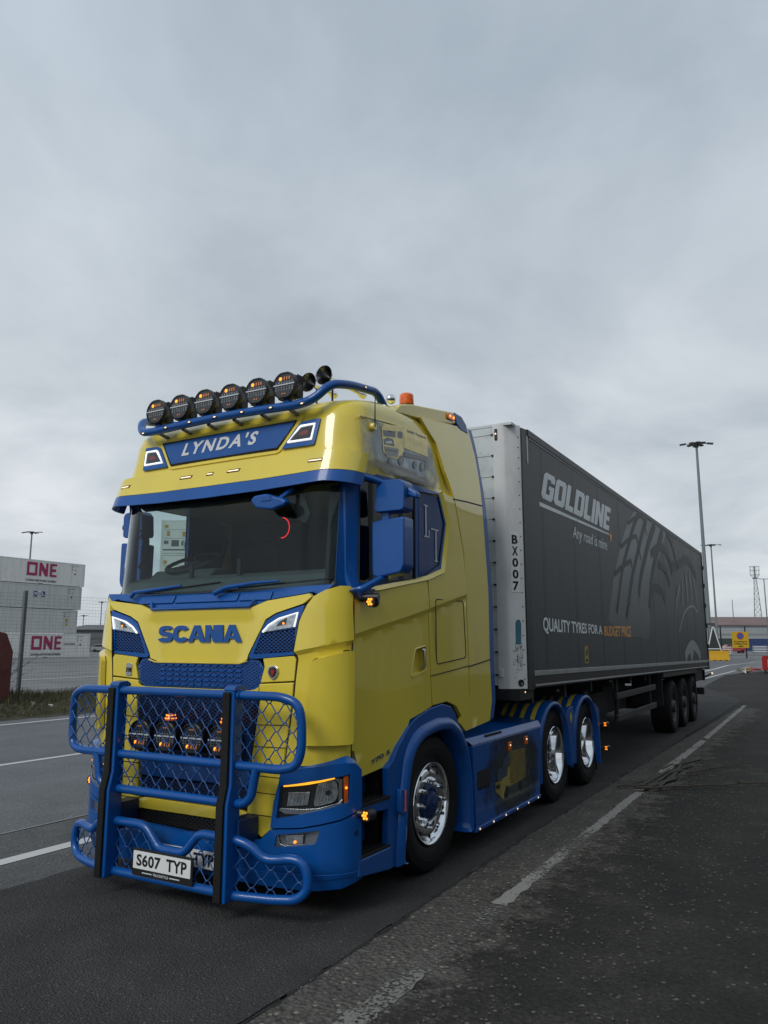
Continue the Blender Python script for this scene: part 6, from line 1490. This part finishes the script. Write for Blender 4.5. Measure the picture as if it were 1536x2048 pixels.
# --- red skip at the frame edge
rk = empty('red_steel_hopper', (-14.3, 7.45, .2)); tag(rk, 'dark red steel hopper with sloping top at the left edge of the verge', 'hopper')
M['redskip'] = mat('red_oxide_steel', (.10, .02, .017), .6, noise=.2, dirt=(.06, .03, .02), dirt_amt=.5)
b = MB(); b.prism([(-.9, 0), (.52, 0), (.55, 1.30), (.34, 1.75), (-.2, 1.85), (-.9, 1.5)], lambda y, z: (-.6, y, z), lambda y, z: (.6, y, z)); rb2 = b.build('hopper_body', M['redskip'], rk, bevel=.02)
for x in (-.5, 0, .5): MB().box((x - .03, .50, .1), (x + .03, .58, 1.28)).build('stiffener', M['redskip'], rk)
MB().cyl((.3, .55, 1.05), (.3, .68, 1.05), .03, None, 10).build('latch_pin', M['ink'], rk)
# --- litter
rnd = random.Random(8)
M['litter'] = mat('litter_white', (.5, .5, .48), .7)
for i, (x, y) in enumerate(((-13.3, 8.75), (-12.75, 8.0), (-12.6, 8.3), (-12.5, 10.2), (-13.5, 10.4))):
    b = MB(); pts = [(x + rnd.uniform(-.12, .12), y + rnd.uniform(-.12, .12), .16 + vz(x, y) + rnd.uniform(0, .10)) for _ in range(6)]
    b.add(pts, [(0, 1, 2), (0, 2, 3), (1, 4, 2), (3, 2, 5)]); tag(b.build('litter_scrap', M['litter'], None), ('white litter scrap highest on the grass bank', 'white litter scrap low on the grass bank near the road', 'small litter scrap at the foot of the grass bank', 'litter scrap at the kerb side of the verge behind the bull bar', 'litter scrap up the bank behind the bull bar')[i], 'litter', 'white litter scraps on the grass verge')

# --- shipping containers
def container(name, label, loc, rz, L_=12.19, W_=2.44, H_=2.9, col=(.50, .50, .48), marks=None, group=None, corr=.02, seed=0, end=None, cat='shipping container'):
    o = empty(name, loc, rz); tag(o, label, cat, group)
    m = mat('container_paint', col, .55, noise=.06, nscale=.7, dirt=tuple(c * .62 for c in col), dirt_amt=.55, dirt_scale=.9, stretch=(2.5, 1, .3))
    # walls: shallow ribs; length on local X
    def wall(x0, x1, y, n, d, axis=0):
        mb = MB(); pts = []
        k = int((x1 - x0) / .28)
        for i in range(k):
            a = x0 + (x1 - x0) * i / k; w = (x1 - x0) / k
            pts += [(a, 0), (a + w * .35, 0), (a + w * .5, -d), (a + w * .85, -d)]
        pts.append((x1, 0)); vs = []
        for (a, q) in pts:
            yy = y + n * q
            vs += [(a, yy, .15), (a, yy, H_ - .12)] if axis == 0 else [(yy, a, .15), (yy, a, H_ - .12)]
        mb.add(vs, [(2 * i, 2 * i + 2, 2 * i + 3, 2 * i + 1) for i in range(len(pts) - 1)]); return mb
    b = wall(.1, L_ - .1, -W_ / 2 + .02, -1, corr); b2 = wall(.1, L_ - .1, W_ / 2 - .02, 1, corr); b.add(b2.v, b2.f); b.build('side_wall', m, o, sharp=20)
    b = MB(); b.box((.03, -W_ / 2 + .05, .14), (.06, W_ / 2 - .05, H_ - .1)); b.box((L_ - .06, -W_ / 2 + .05, .14), (L_ - .03, W_ / 2 - .05, H_ - .1)); b.build('end_wall', m, o)
    b = MB(); b.box((.05, -W_ / 2 + .05, H_ - .09), (L_ - .05, W_ / 2 - .05, H_ - .05)); b.build('roof_sheet', m, o)
    b = MB()
    for x in (0, L_ - .12):
        for y in (-W_ / 2, W_ / 2 - .12): b.box((x, y, 0), (x + .12, y + .12, H_))
        b.box((x + .01, -W_ / 2 + .1, .02), (x + .11, W_ / 2 - .1, .14)); b.box((x + .01, -W_ / 2 + .1, H_ - .12), (x + .11, W_ / 2 - .1, H_ - .01))
    for y in (-W_ / 2 + .005, W_ / 2 - .065): b.box((.1, y, .01), (L_ - .1, y + .06, .16)); b.box((.1, y, H_ - .13), (L_ - .1, y + .06, H_ - .01))
    b.build('frame', m, o)
    return o, m
M['magenta'] = mat('magenta_lettering', (.30, .006, .075), .5); M['dkink'] = mat('grey_lettering', (.07, .07, .08), .6)
M['navy'] = mat('navy_square', (.012, .03, .14), .5)
SF = lambda L_: (lambda u, v, w: (L_ - u, 2.44 / 2 + w, v))
def one_logo(o, u0, v0, s, L_=12.19):
    # side facing the road is local +Y seen with local X running right to left
    f = lambda u, v, w: (L_ - u if False else u, -1.22 - w, v)
    block_text('logo_lettering', 'ONE', ((u0, v0), (u0 + 2.55 * s, v0), (u0 + 2.55 * s, v0 + s), (u0, v0 + s)), f, M['magenta'], o, .01, t=.2, gap=.18, square=True, out=.02)
    text('name_lettering', 'OCEAN NETWORK EXPRESS', ((u0 - .02, v0 - .42 * s), (u0 + 2.55 * s, v0 - .42 * s), (u0 + 2.55 * s, v0 - .27 * s), (u0 - .02, v0 - .27 * s)), f, M['dkink'], o, .01, out=.02, bold=.02)
    b = MB(); b.box((u0 + 1.05 * s, -1.25, v0 - .60 * s), (u0 + 1.4 * s, -1.238, v0 - .54 * s)); b.build('stripe', M['dkink'], o)
def small_marks(o, L_=12.19, seed=0, tri=True):
    rnd = random.Random(seed); f = lambda u, v, w: (u, -1.22 - w, v)
    text('code_lettering', 'ONEU 070215 4', ((L_ - 2.1, 2.52), (L_ - 1.0, 2.52), (L_ - 1.0, 2.62), (L_ - 2.1, 2.62)), f, M['dkink'], o, .006, out=.022)
    b = MB()
    for x, z in ((L_ - 1.95, 2.28), (L_ - 1.95, 2.02), (L_ - 1.5, 2.02)): b.box((x, -1.25, z), (x + .14, -1.24, z + .10))
    b.build('small_symbols', M['dkink'], o)
    b = MB(); b.prism([(L_ - 1.65, 1.45), (L_ - 1.35, 1.45), (L_ - 1.5, 1.72)], lambda x, z: (x, -1.24, z), lambda x, z: (x, -1.25, z)); b.build('warning_triangle', M['dkink'], o)
RZ = radians(90)
XF = -79.6
H_C = 2.95
def stack_pos(yr, lvl): return (XF - 1.22, yr - 12.19, lvl * H_C)
# local +X runs along world +Y, local -Y faces world +X
cT, _ = container('shipping_container', 'white container with large magenta letters on top of the left stack', stack_pos(62.6, 3), RZ, col=(.66, .66, .63)); one_logo(cT, 3.85, .95, 1.62); small_marks(cT)
cM, _ = container('shipping_container', 'plain pale grey container with small navy letter squares, second from top of the stack', stack_pos(62.3, 2), RZ, col=(.48, .50, .49)); small_marks(cM, seed=1)
f = lambda u, v, w: (u, -1.22 - w, v)
for k, ch_ in enumerate('MOL'):
    s0 = 5.3 + k * .52
    q = panel('letter_square', rect(s0, 1.4, s0 + .5, 2.05), f, M['navy'] if ch_ != 'O' else M['white'], cM, .01, 0, 0, bevel=0, out=.03)
    text('letter', ch_, ((s0 + .08, 1.52), (s0 + .42, 1.52), (s0 + .42, 1.93), (s0 + .08, 1.93)), f, M['white'] if ch_ != 'O' else M['navy'], cM, .01, out=.032, bold=.03)
cL, _ = container('shipping_container', 'pale grey container with two small yellow stickers, second from the ground of the stack', stack_pos(61.9, 1), RZ, col=(.52, .53, .52)); small_marks(cL, seed=2)
for z in (1.0, .45): MB().box((12.19 - 1.75, -1.26, z + .5), (12.19 - 1.4, -1.25, z + .8)).build('yellow_sticker', mat('sticker', (.4, .3, .03), .5), cL)
cB, _ = container('shipping_container', 'white container with magenta letters standing on the ground at the foot of the stack', (XF - 1.0, 63.9 - 12.19, 0), RZ, col=(.70, .70, .68)); one_logo(cB, 3.75, .95, 1.62); small_marks(cB, seed=3)
text('word_lettering', 'CONTAINERS', ((8.25, 1.5), (9.9, 1.5), (9.9, 1.75), (8.25, 1.75)), f, M['dkink'], cB, .01, out=.02)
for i, (y, n, cc) in enumerate(((49.7, 4, (.6, .61, .6)),)):
    for k in range(n):
        container('shipping_container', 'pale container in the stack beyond the left edge, level %s' % ('one', 'two', 'three', 'four')[k], (XF - 1.22, y - 12.19, k * H_C), RZ, col=cc)
# reefers seen through the cab windows
ang = math.atan2(.85, -.53)
# length direction (-.53,.85); the machinery end faces the road
M['mach'] = mat('reefer_machinery', (.10, .10, .10), .6, noise=.3); M['orange_l'] = mat('orange_label', (.45, .25, .04), .6)
for k in range(4):
    lv = ('ground', 'second', 'third', 'top')[k]
    px_, py_ = -41.75, 40.95
    o, m = container('refrigerated_container', 'white refrigerated container with machinery end, %s level of the stack seen through the windscreen' % lv, (px_, py_, k * 2.9), ang, col=(.66, .67, .62), cat='refrigerated container', group=None)
    e_ = lambda u, v, w: (-.0 - w, u, v)
    b = MB(); b.box((-.02, -1.05, .2), (.03, 1.05, 2.75)); fr_ = b.build('machinery_end', m, o)
    for (a0, a1, z0, z1, mm_) in ((-.35, .25, .75, 1.25, M['mach']), (-.95, -.60, .95, 1.2, M['mach']), (.45, .62, .8, 1.15, M['mach']), (.5, .85, 1.55, 1.95, M['orange_l']), (-.75, -.5, 1.6, 2.0, M['orange_l']), (-.95, -.65, 2.25, 2.5, M['orange_l']), (-1.0, 1.0, .42, .52, M['mach']), (.7, .95, .6, 1.1, M['mach'])):
        bb_ = MB(); bb_.box((-.05, min(-a0, -a1), z0), (-.02, max(-a0, -a1), z1)); bb_.build('control_box', mm_, o)
    gv = MB()
    for z in (1.38, 2.08): gv.box((-.03, -1.03, z), (-.018, 1.03, z + .03))
    gv.tube([(-.03, -.9, .7), (-.03, -.9, 1.2), (-.03, -.5, 1.2)], .03, 6)
    gv.build('panel_joint', M['steel'], o)

# --- floodlight masts
M['mast'] = mat('mast_galvanised', (.17, .20, .205), .5, metal=.25, noise=.1); M['mhead'] = mat('mast_head_dark', (.03, .033, .035), .5)
def mast(label, loc, h, r0, r1, n=8, arm=1.5, group='tall floodlight masts on the dock'):
    o = empty('floodlight_mast', loc); tag(o, label, 'light mast', group)
    MB().cyl((0, 0, 0), (0, 0, h), r0, r1, 16).build('pole', M['mast'], o)
    hd = MB(); hd.cyl((0, 0, h - .5), (0, 0, h + .25), .30, .34, 12); hd.build('mast_head', M['mhead'], o)
    for k in range(n):
        a = 2 * pi * k / n + .35; l = arm if k % 4 == 0 else arm * .45
        c_, s_ = cos(a), sin(a)
        b = MB(); b.tube([(0, 0, h), (c_ * l, s_ * l, h + .03)], .045, 5)
        mt2 = Matrix.Translation((c_ * (l + .3), s_ * (l + .3), h)) @ Matrix.Rotation(a, 4, 'Z') @ Matrix.Rotation(.12, 4, 'Y')
        b.box((-.42, -.26, -.08), (.42, .26, .10), mt2); b.build('floodlight', M['mhead'], o)
    return o
mast('tall grey floodlight mast right behind the trailer rear', (-11.7, 114.0, 0), 30.6, .33, .16, 8, 1.6)
mast('thin distant floodlight mast just right of the tallest mast', (-26.3, 239.7, 0), 30.4, .33, .18, 8, 2.2)
mast('distant floodlight mast rising behind the left white container stack', (-176.2, 122.4, 0), 30.3, .33, .18, 8, 2.2)
mast('far small floodlight mast between the white containers and the cab, the taller of two', (-241.1, 200.3, 0), 17.4, .25, .15, 4, 1.6)
mast('faint short floodlight mast nearest the container stack', (-272, 217.1, 0), 13.3, .22, .14, 4, 1.4)
o = empty('street_lamp', (-5.7, 134.8, 0)); tag(o, 'double armed street lamp at the right edge of the view', 'street lamp')
MB().cyl((0, 0, 0), (0, 0, 12.1), .12, .07, 10).build('pole', M['mast'], o); MB().tube([(-1.1, -.6, 12.15), (0, 0, 12.0), (1.1, .6, 12.15)], .05, 6).build('arm', M['mast'], o)
for s in (-1, 1): MB().box((s * 1.3 - .3, s * .7 - .15, 12.1), (s * 1.3 + .3, s * .7 + .15, 12.22)).build('lamp_head', M['mhead'], o, bevel=.03)
# lattice tower
o = empty('lattice_tower', (-26.5, 383, 0)); tag(o, 'distant steel lattice tower with a caged top', 'tower')
b = MB(); H_ = 36.5
def tw_(z): return 2.3 - 1.75 * min(1, z / 30.)
lv = [i * 2.4 for i in range(14)]
for sx, sy in ((1, 1), (1, -1), (-1, -1), (-1, 1)): b.tube([(sx * tw_(z), sy * tw_(z), z) for z in lv], .10, 4)
for z0, z1 in zip(lv, lv[1:]):
    a0, a1 = tw_(z0), tw_(z1)
    for (p, q) in (((1, 1), (1, -1)), ((1, -1), (-1, -1)), ((-1, -1), (-1, 1)), ((-1, 1), (1, 1))):
        b.tube([(p[0] * a0, p[1] * a0, z0), (q[0] * a1, q[1] * a1, z1)], .05, 3); b.tube([(q[0] * a0, q[1] * a0, z0), (p[0] * a1, p[1] * a1, z1)], .05, 3); b.tube([(p[0] * a1, p[1] * a1, z1), (q[0] * a1, q[1] * a1, z1)], .05, 3)
b.build('lattice', M['mast'], o)
b = MB()
for z, r in ((31.2, 1.0), (32.5, 2.0), (34.5, 2.0), (36.3, 2.0)): b.tube([(r * cos(pi * i / 5), r * sin(pi * i / 5), z) for i in range(10)], .07, 4, closed=True)
for i in range(10): b.tube([(1.0 * cos(pi * i / 5), 1.0 * sin(pi * i / 5), 31.2), (2.0 * cos(pi * i / 5), 2.0 * sin(pi * i / 5), 32.5), (2.0 * cos(pi * i / 5), 2.0 * sin(pi * i / 5), 36.3)], .06, 4)
b.cyl((0, 0, 31), (0, 0, 36.5), .3, None, 8); b.build('top_cage', M['mast'], o)
b = MB(); b.box((-4, -4, 6.6), (4, 4, 6.9)); b.build('platform', M['mhead'], o)
b = MB(); b.cyl((0, 0, 0), (0, 0, 15.6), .22, .10, 6); tag(b.build('aerial_pole', M['mast'], None), 'thin aerial pole behind the red roofed warehouse', 'pole').location = (-24.4, 265.6, 0)
# --- red roofed warehouse
def shed(name, label, a, b_, depth, eave, ridge, wallc, roofc, bands=True):
    ax, ay = a; bx_, by = b_; L_ = sqrt((bx_ - ax) ** 2 + (by - ay) ** 2); rz = math.atan2(by - ay, bx_ - ax)
    o = empty(name, (ax, ay, 0), rz); tag(o, label, 'warehouse')
    wm_ = mat('shed_wall', wallc, .7, noise=.12, nscale=.3, stretch=(1, 1, .2)); rm_ = mat('shed_roof', roofc, .7, noise=.25, nscale=.12, dirt=tuple(c * .7 for c in roofc), dirt_amt=.6, dirt_scale=.2)
    b = MB(); b.box((0, 0, 0), (L_, depth, eave)); b.prism([(0, eave), (depth, eave), (depth / 2, ridge - .1)], lambda y, z: (0.01, y, z), lambda y, z: (L_ - .01, y, z)); b.build('wall', wm_, o)
    b = MB(); b.add([(-.4, -.5, eave - .05), (L_ + .4, -.5, eave - .05), (L_ + .4, depth / 2, ridge), (-.4, depth / 2, ridge), (-.4, depth + .5, eave - .05), (L_ + .4, depth + .5, eave - .05)] + [(-.4, -.5, eave + .10), (L_ + .4, -.5, eave + .10), (L_ + .4, depth / 2, ridge + .15), (-.4, depth / 2, ridge + .15), (-.4, depth + .5, eave + .10), (L_ + .4, depth + .5, eave + .10)],
                    [(0, 1, 2, 3), (3, 2, 5, 4), (6, 9, 8, 7), (9, 10, 11, 8), (0, 6, 7, 1), (4, 5, 11, 10), (0, 3, 9, 6), (3, 4, 10, 9), (1, 7, 8, 2), (2, 8, 11, 5)]); b.build('roof', rm_, o)
    n = int(L_ / 9)
    for i in range(n):
        x = 4 + i * 9; b = MB(); b.box((x, -.04, 0), (x + 3.6, .02, min(3.2, eave * .55))); b.build('loading_door', mat('door_grey', (.09, .10, .11), .6) if i == 0 else bpy.data.materials['door_grey'], o)
    b = MB(); b.box((0, -.05, eave * .58), (L_, .01, eave * .66)); b.build('cladding_band', mat('cladding_band', tuple(c * .7 for c in wallc), .6), o)
    return o
shed('red_roof_warehouse', 'long grey warehouse with weathered red-brown roof behind the fence', (-62, 237), (60, 304), 40, 7.3, 10.4, (.30, .33, .34), (.17, .105, .095))
shed('low_warehouse', 'low dark roofed warehouse between the container stack and the cab', (-133, 101), (-80, 132), 26, 4.4, 5.6, (.10, .105, .11), (.09, .095, .10))
rnd = random.Random(4)
def car(loc, rz, col, label, group='vans and cars parked beside the warehouses'):
    o = empty('parked_car', loc, rz); tag(o, label, 'car', group)
    b = MB(); b.prism(fil2([(-2.1, .35), (2.1, .35), (2.15, .75), (1.9, .95), (1.0, 1.05), (.5, 1.5), (-1.2, 1.52), (-1.9, 1.05), (-2.15, .9)], .08), lambda x, z: (x, -.85, z), lambda x, z: (x, .85, z)); b.build('body', mat('car_paint', col, .35, coat=.5), o, bevel=.05)
    b = MB(); b.prism([(-1.75, 1.05), (.92, 1.05), (.45, 1.42), (-1.15, 1.44)], lambda x, z: (x, -.86, z), lambda x, z: (x, .86, z)); b.build('window', M['ink'], o)
    for x in (-1.35, 1.35):
        for y in (-.85, .68): b = MB(); b.cyl((x, y, .33), (x, y + .17, .33), .33, None, 16); b.build('wheel', M['rubber'], o)
car((-126.5, 95.6, 0), .53, (.10, .11, .12), 'dark car parked in front of the low warehouse, left')
car((-121.5, 101.5, 0), .53, (.25, .26, .27), 'silver car parked in front of the low warehouse, right')
# --- right fence with sign
fr2 = empty('site_fence', (-36, 81.0, 0), .51); tag(fr2, 'dark steel mesh fence with tall posts across the junction', 'fence')
for k in range(0, 22): MB().box((k * 2.9 - .06, -.06, 0), (k * 2.9 + .06, .06, 3.75)).build('fence_post', M['black'], fr2)
b = MB(); b.box((0, -.03, 3.6), (62, .03, 3.68)); b.box((0, -.02, .3), (62, .02, .34)); b.build('rail', M['post'], fr2)
b = MB()
for k in range(17): b.box((0, -.004, .4 + k * .19), (62, .004, .408 + k * .19))
for k in range(0, 300): b.box((k * .2 + 1, -.003, .3), (k * .2 + 1.007, .003, 3.6))
b.build('wire_mesh', M['post'], fr2)
sgn = empty('parking_sign', (-6.2, 97.6, 0), .51); tag(sgn, 'yellow no parking sign with blue roundel fixed on the site fence', 'sign')
sf = lambda u, v, w: (u, -.14 - w, v)
pn = panel('sign_face', rect(-.98, 1.22, .98, 3.12), sf, mat('sign_yellow', (.55, .34, .01), .5), sgn, .03, 0, 0, bevel=0)
panel('roundel_rim', [(.42 * cos(pi * i / 16), 2.62 + .42 * sin(pi * i / 16)) for i in range(32)], sf, mat('sign_red', (.40, .03, .03), .5), sgn, .01, 0, 0, bevel=0, out=.012)
panel('roundel', [(.33 * cos(pi * i / 16), 2.62 + .33 * sin(pi * i / 16)) for i in range(32)], sf, mat('sign_blue', (.01, .10, .42), .5), sgn, .01, 0, 0, bevel=0, out=.018)
panel('roundel_bar', [(-.25, 2.82), (-.19, 2.88), (.25, 2.42), (.19, 2.36)], sf, bpy.data.materials['sign_red'], sgn, .01, 0, 0, bevel=0, out=.024)
for t_, w_, z_ in (('No parking or', .78, 1.88), ('waiting at any', .80, 1.62), ('time', .27, 1.36)):
    text('sign_lettering', t_, ((-w_, z_ - .03), (w_, z_ - .03), (w_, z_ + .16), (-w_, z_ + .16)), sf, M['ink'], sgn, .008, bold=.03, out=.012)
# --- barriers
def barrier(name, label, loc, rz, m):
    o = empty(name, loc, rz); tag(o, label, 'barrier')
    b = MB(); b.prism([(-.30, 0), (.30, 0), (.30, .16), (.14, .42), (.10, 1.0), (-.10, 1.0), (-.14, .42), (-.30, .16)], lambda y, z: (-.98, y, z), lambda y, z: (.98, y, z)); b.build('barrier_body', m, o, bevel=.03)
    b = MB()
    for x in (-.6, 0, .6): b.box((x - .16, -.31, -.001), (x + .16, .31, .07))
    b.build('forklift_slots', M['ink'], o)
    b = MB(); b.cyl((.45, 0, 1.0), (.45, 0, 1.03), .09, None, 12); b.build('filler_cap', m, o)
    return o
M['yplastic'] = mat('yellow_plastic', (.60, .33, .01), .45, noise=.1); M['rplastic'] = mat('red_plastic', (.34, .014, .010), .4, noise=.12)
barrier('road_barrier', 'yellow plastic road barrier beside the trailer rear', (-6.7, 82.1, 0), .55, M['yplastic'])
o = empty('pedestrian_barrier', (.98, 46.6, .02), .25); tag(o, 'red plastic pedestrian barrier at the right edge', 'barrier')
b = MB(); pts = fil2([(-1.0, .16), (1.0, .16), (1.0, 1.0), (-1.0, 1.0)], .12)
panel('barrier_frame', pts, lambda u, v, w: (u, -.03 - w, v), M['rplastic'], o, .06, 0, 0, bevel=.01, holes=[fil2(rect(-.72, .32, -.30, .80), .05), fil2(rect(-.12, .32, .28, .80), .05), fil2(rect(.45, .32, .82, .80), .05)])
for x in (-.85, .85): b = MB(); b.box((x - .06, -.25, 0), (x + .06, .25, .10)); b.box((x - .05, -.05, .08), (x + .05, .05, .2)); b.build('foot', M['ink'], o)
b = MB(); b.box((-.28, -.05, .30), (-.14, -.02, .82)); b.build('reflector_strip', M['plate'], o)
o2 = copy_tree(o); o2.location = (2.5, 47.4, .02); o2.rotation_euler = (0, 0, .6); tag(o2, 'second red plastic pedestrian barrier just beyond the right edge', 'barrier')
for i, (x, y, c, l) in enumerate(((-.55, 47.6, (.40, .06, .08), 'pink red plastic bag lying by the red barrier'), (-.95, 46.8, (.45, .36, .05), 'yellow tape heap lying by the red barrier'), (-1.25, 45.6, (.55, .55, .53), 'white plastic scrap on the island kerb'))):
    b = MB(); rnd = random.Random(20 + i); b.add([(x + rnd.uniform(-.5, .5), y + rnd.uniform(-.4, .4), rnd.uniform(.02, .32)) for _ in range(12)], [(0, 1, 2), (2, 3, 4), (4, 5, 0), (1, 3, 6), (7, 8, 2), (9, 10, 11), (6, 9, 1), (5, 8, 10)]); tag(b.build('plastic_rubbish', mat('rubbish', c, .5), None), l, 'rubbish')
# A-frame gate end and white board
o = empty('triangular_frame', (-7.7, 86.6, 0), .55); tag(o, 'dark triangular steel frame edged in white behind the yellow barrier', 'frame')
b = MB(); b.prism([(-.95, 0), (.95, 0), (.12, 3.4), (-.12, 3.4)], lambda x, z: (x, -.02, z), lambda x, z: (x, .02, z)); b.build('dark_panel', mat('dark_grey_steel', (.04, .042, .042), .6), o)
b = MB()
for p, q in (((-1.0, 0), (-.05, 3.5)), ((1.0, 0), (.05, 3.5)), ((-.66, 1.15), (.66, 1.15))): b.tube([(p[0], -.06, p[1]), (q[0], -.06, q[1])], .06, 5)
b.build('white_edging', M['plate'], o)
o = empty('site_board', (-9.3, 86.6, 0), .4); tag(o, 'white site board in a dark frame beside the triangular steel frame', 'board')
b = MB(); b.box((-.9, -.03, 1.2), (1.1, .03, 3.8)); b.build('board_face', M['white'], o); b = MB(); b.box((-.95, -.05, 3.75), (1.9, .05, 3.9)); b.box((1.08, -.05, 0), (1.16, .05, 3.8)); b.box((-.96, -.05, 0), (-.88, .05, 3.8)); b.build('board_frame', M['black'], o)
# hurdles, blue containers
def hurdle(loc, rz, label):
    o = empty('metal_hurdle', loc, rz); tag(o, label, 'hurdle', 'white rail hurdles in the yard')
    for k in range(4): MB().box((-1.25, -.04, .35 + k * .28), (1.25, .04, .47 + k * .28)).build('rail', M['plate'], o)
    b = MB()
    for x in (-1.1, 1.1): b.box((x - .05, -.3, 0), (x + .05, .3, .08)); b.box((x - .05, -.05, 0), (x + .05, .05, 1.5))
    b.build('stand', M['steel'], o)
hurdle((-9.9, 113, 0), .5, 'white railed hurdle in the yard left of the yellow sign'); hurdle((-8.1, 148, 0), .4, 'white railed hurdle in the yard right of the yellow sign'); hurdle((-13, 120, 0), .5, 'white railed hurdle furthest left, just past the trailer rear')
container('blue_container', 'dark blue container in the yard behind the yellow sign, left one', (-17.5, 203, 0), .4, L_=12.19, col=(.012, .035, .13)); container('blue_container', 'dark blue container in the yard at the right edge, right one', (-5.8, 208, 0), .4, L_=12.19, col=(.02, .05, .17))
container('dark_container', 'low dark green container behind the yellow sign at the yard edge', (-22.5, 185, 0), .45, L_=6.06, col=(.02, .04, .035))
car((-17.4, 150, 0), .5, (.5, .28, .02), 'yellow van parked behind the site fence'); car((-12.9, 152, 0), .5, (.32, .03, .04), 'red car parked behind the site fence')
# --- sticks beside the edge line
M['stick'] = mat('weathered_stick', (.045, .040, .033), .85, noise=.4, nscale=20)
rnd = random.Random(13)
def stick(p, q, r, lab, grp=None):
    b = MB(); p, q = Vector(p), Vector(q); n = 9; pts = [p.lerp(q, i / n) + Vector((rnd.uniform(-.02, .02), rnd.uniform(-.02, .02), rnd.uniform(0, .015))) for i in range(n + 1)]
    b.tube(pts, [r * (1 - .5 * i / n) for i in range(n + 1)], 6)
    for k in (3, 6):
        d = Vector((rnd.uniform(-1, 1), rnd.uniform(-1, 1), rnd.uniform(.1, .5))).normalized() * .12; b.tube([pts[k], pts[k] + d], [r * .4, r * .15], 4)
    tag(b.build('fallen_stick', M['stick'], None), lab, 'stick', grp)
stick((1.80, 5.38, .05), (3.35, 6.85, .04), .018, 'longest fallen stick lying across the ground beside the worn edge line')
stick((2.12, 6.75, .05), (2.75, 8.35, .04), .014, 'thin fallen stick pointing away from the heap of laths')
stick((1.55, 5.45, .04), (1.88, 5.75, .04), .016, 'short thin stick on the road side of the long stick')
for i in range(19):
    t = rnd.random(); x = 1.78 + rnd.uniform(-.10, .22); y = 5.7 + rnd.random() * 2.3; a = radians(90 + rnd.uniform(-14, 6)); l = .5 + rnd.random() * .9
    b = MB(); w = .012 + .016 * rnd.random(); h = .007; mt3 = Matrix.Translation((x, y, .022 + .010 * (i % 3))) @ Matrix.Rotation(a, 4, 'Z') @ Matrix.Rotation(rnd.uniform(-.03, .03), 4, 'Y')
    b.box((-l / 2, -w, -h), (l / 2, w, h), mt3); tag(b.build('wooden_lath', M['stick'], None, bevel=.003), 'weathered wooden lath in the heap on the worn edge line', 'lath', 'heap of weathered laths')
# loose grit
gt_ = MB(); rnd = random.Random(2)
for i in range(5200):
    x = 1.5 + abs(rnd.gauss(0, 1)) * 1.1; y = -3.2 + rnd.random() ** 1.3 * 12; s = .003 + .008 * rnd.random() ** 2.5
    c = Vector((x, y, .016)); vs = [c + Vector((s * rnd.uniform(.6, 1.2), 0, 0)), c + Vector((0, s * rnd.uniform(.6, 1.2), 0)), c - Vector((s, 0, 0)), c - Vector((0, s * rnd.uniform(.6, 1), 0)), c + Vector((0, 0, s * rnd.uniform(.6, 1)))]
    k = len(gt_.v); gt_.v += [tuple(v) for v in vs]; gt_.f += [(k, k + 1, k + 4), (k + 1, k + 2, k + 4), (k + 2, k + 3, k + 4), (k + 3, k, k + 4)]
me = bpy.data.meshes.new('loose_grit'); me.from_pydata(gt_.v, [], gt_.f); me.materials.append(mat('grit', (.09, .085, .075), .9, noise=.5, nscale=40)); go = bpy.data.objects.new('loose_grit', me); COL.objects.link(go); tag(go, 'loose grit scattered along the worn road edge', 'grit', kind='stuff')
# --- corrugated shed standing to the right of the camera, mirrored in the cab door and windows
o = empty('corrugated_warehouse', (16.0, -20, 0)); tag(o, 'tall grey corrugated warehouse along the right side of the road', 'warehouse')
M['corr'] = mat('corrugated_sheet', (.46, .47, .46), .6, noise=.15, nscale=.5)
b = MB(); y = 0.0; vs = []
while y < 120: vs += [(0, y), (0, y + .42), (.34, y + .48), (.34, y + .72)]; y += .78
b.add([(a, q, z) for (a, q) in vs for z in (0, 9.5)], [(2 * i, 2 * i + 2, 2 * i + 3, 2 * i + 1) for i in range(len(vs) - 1)]); b.build('wall', M['corr'], o, sharp=20)
b = MB(); b.box((-.15, 0, 9.45), (30, 120, 9.7)); b.box((29.8, 0, 0), (30, 120, 9.5)); b.box((.1, -.1, 0), (30, .1, 9.5)); b.box((.1, 119.9, 0), (30, 120.1, 9.5)); b.build('roof', mat('shed_grey', (.10, .10, .10), .7), o)
for yy in (22, 48, 74): b = MB(); b.box((-.06, yy, 0), (-.02, yy + 5, 5.2)); b.build('loading_door', mat('dark_door', (.03, .035, .04), .5) if yy == 22 else bpy.data.materials['dark_door'], o)

# =================================================================== keep the tree of parts at most two levels under each thing
def depth(o):
    d = 0
    while o.parent is not None: o = o.parent; d += 1
    return d
bpy.context.view_layer.update()
for o in list(scene.objects):
    while depth(o) > 2:
        w = o.matrix_world.copy(); gp = o.parent.parent; o.parent = gp; o.matrix_parent_inverse = gp.matrix_world.inverted(); o.matrix_world = w
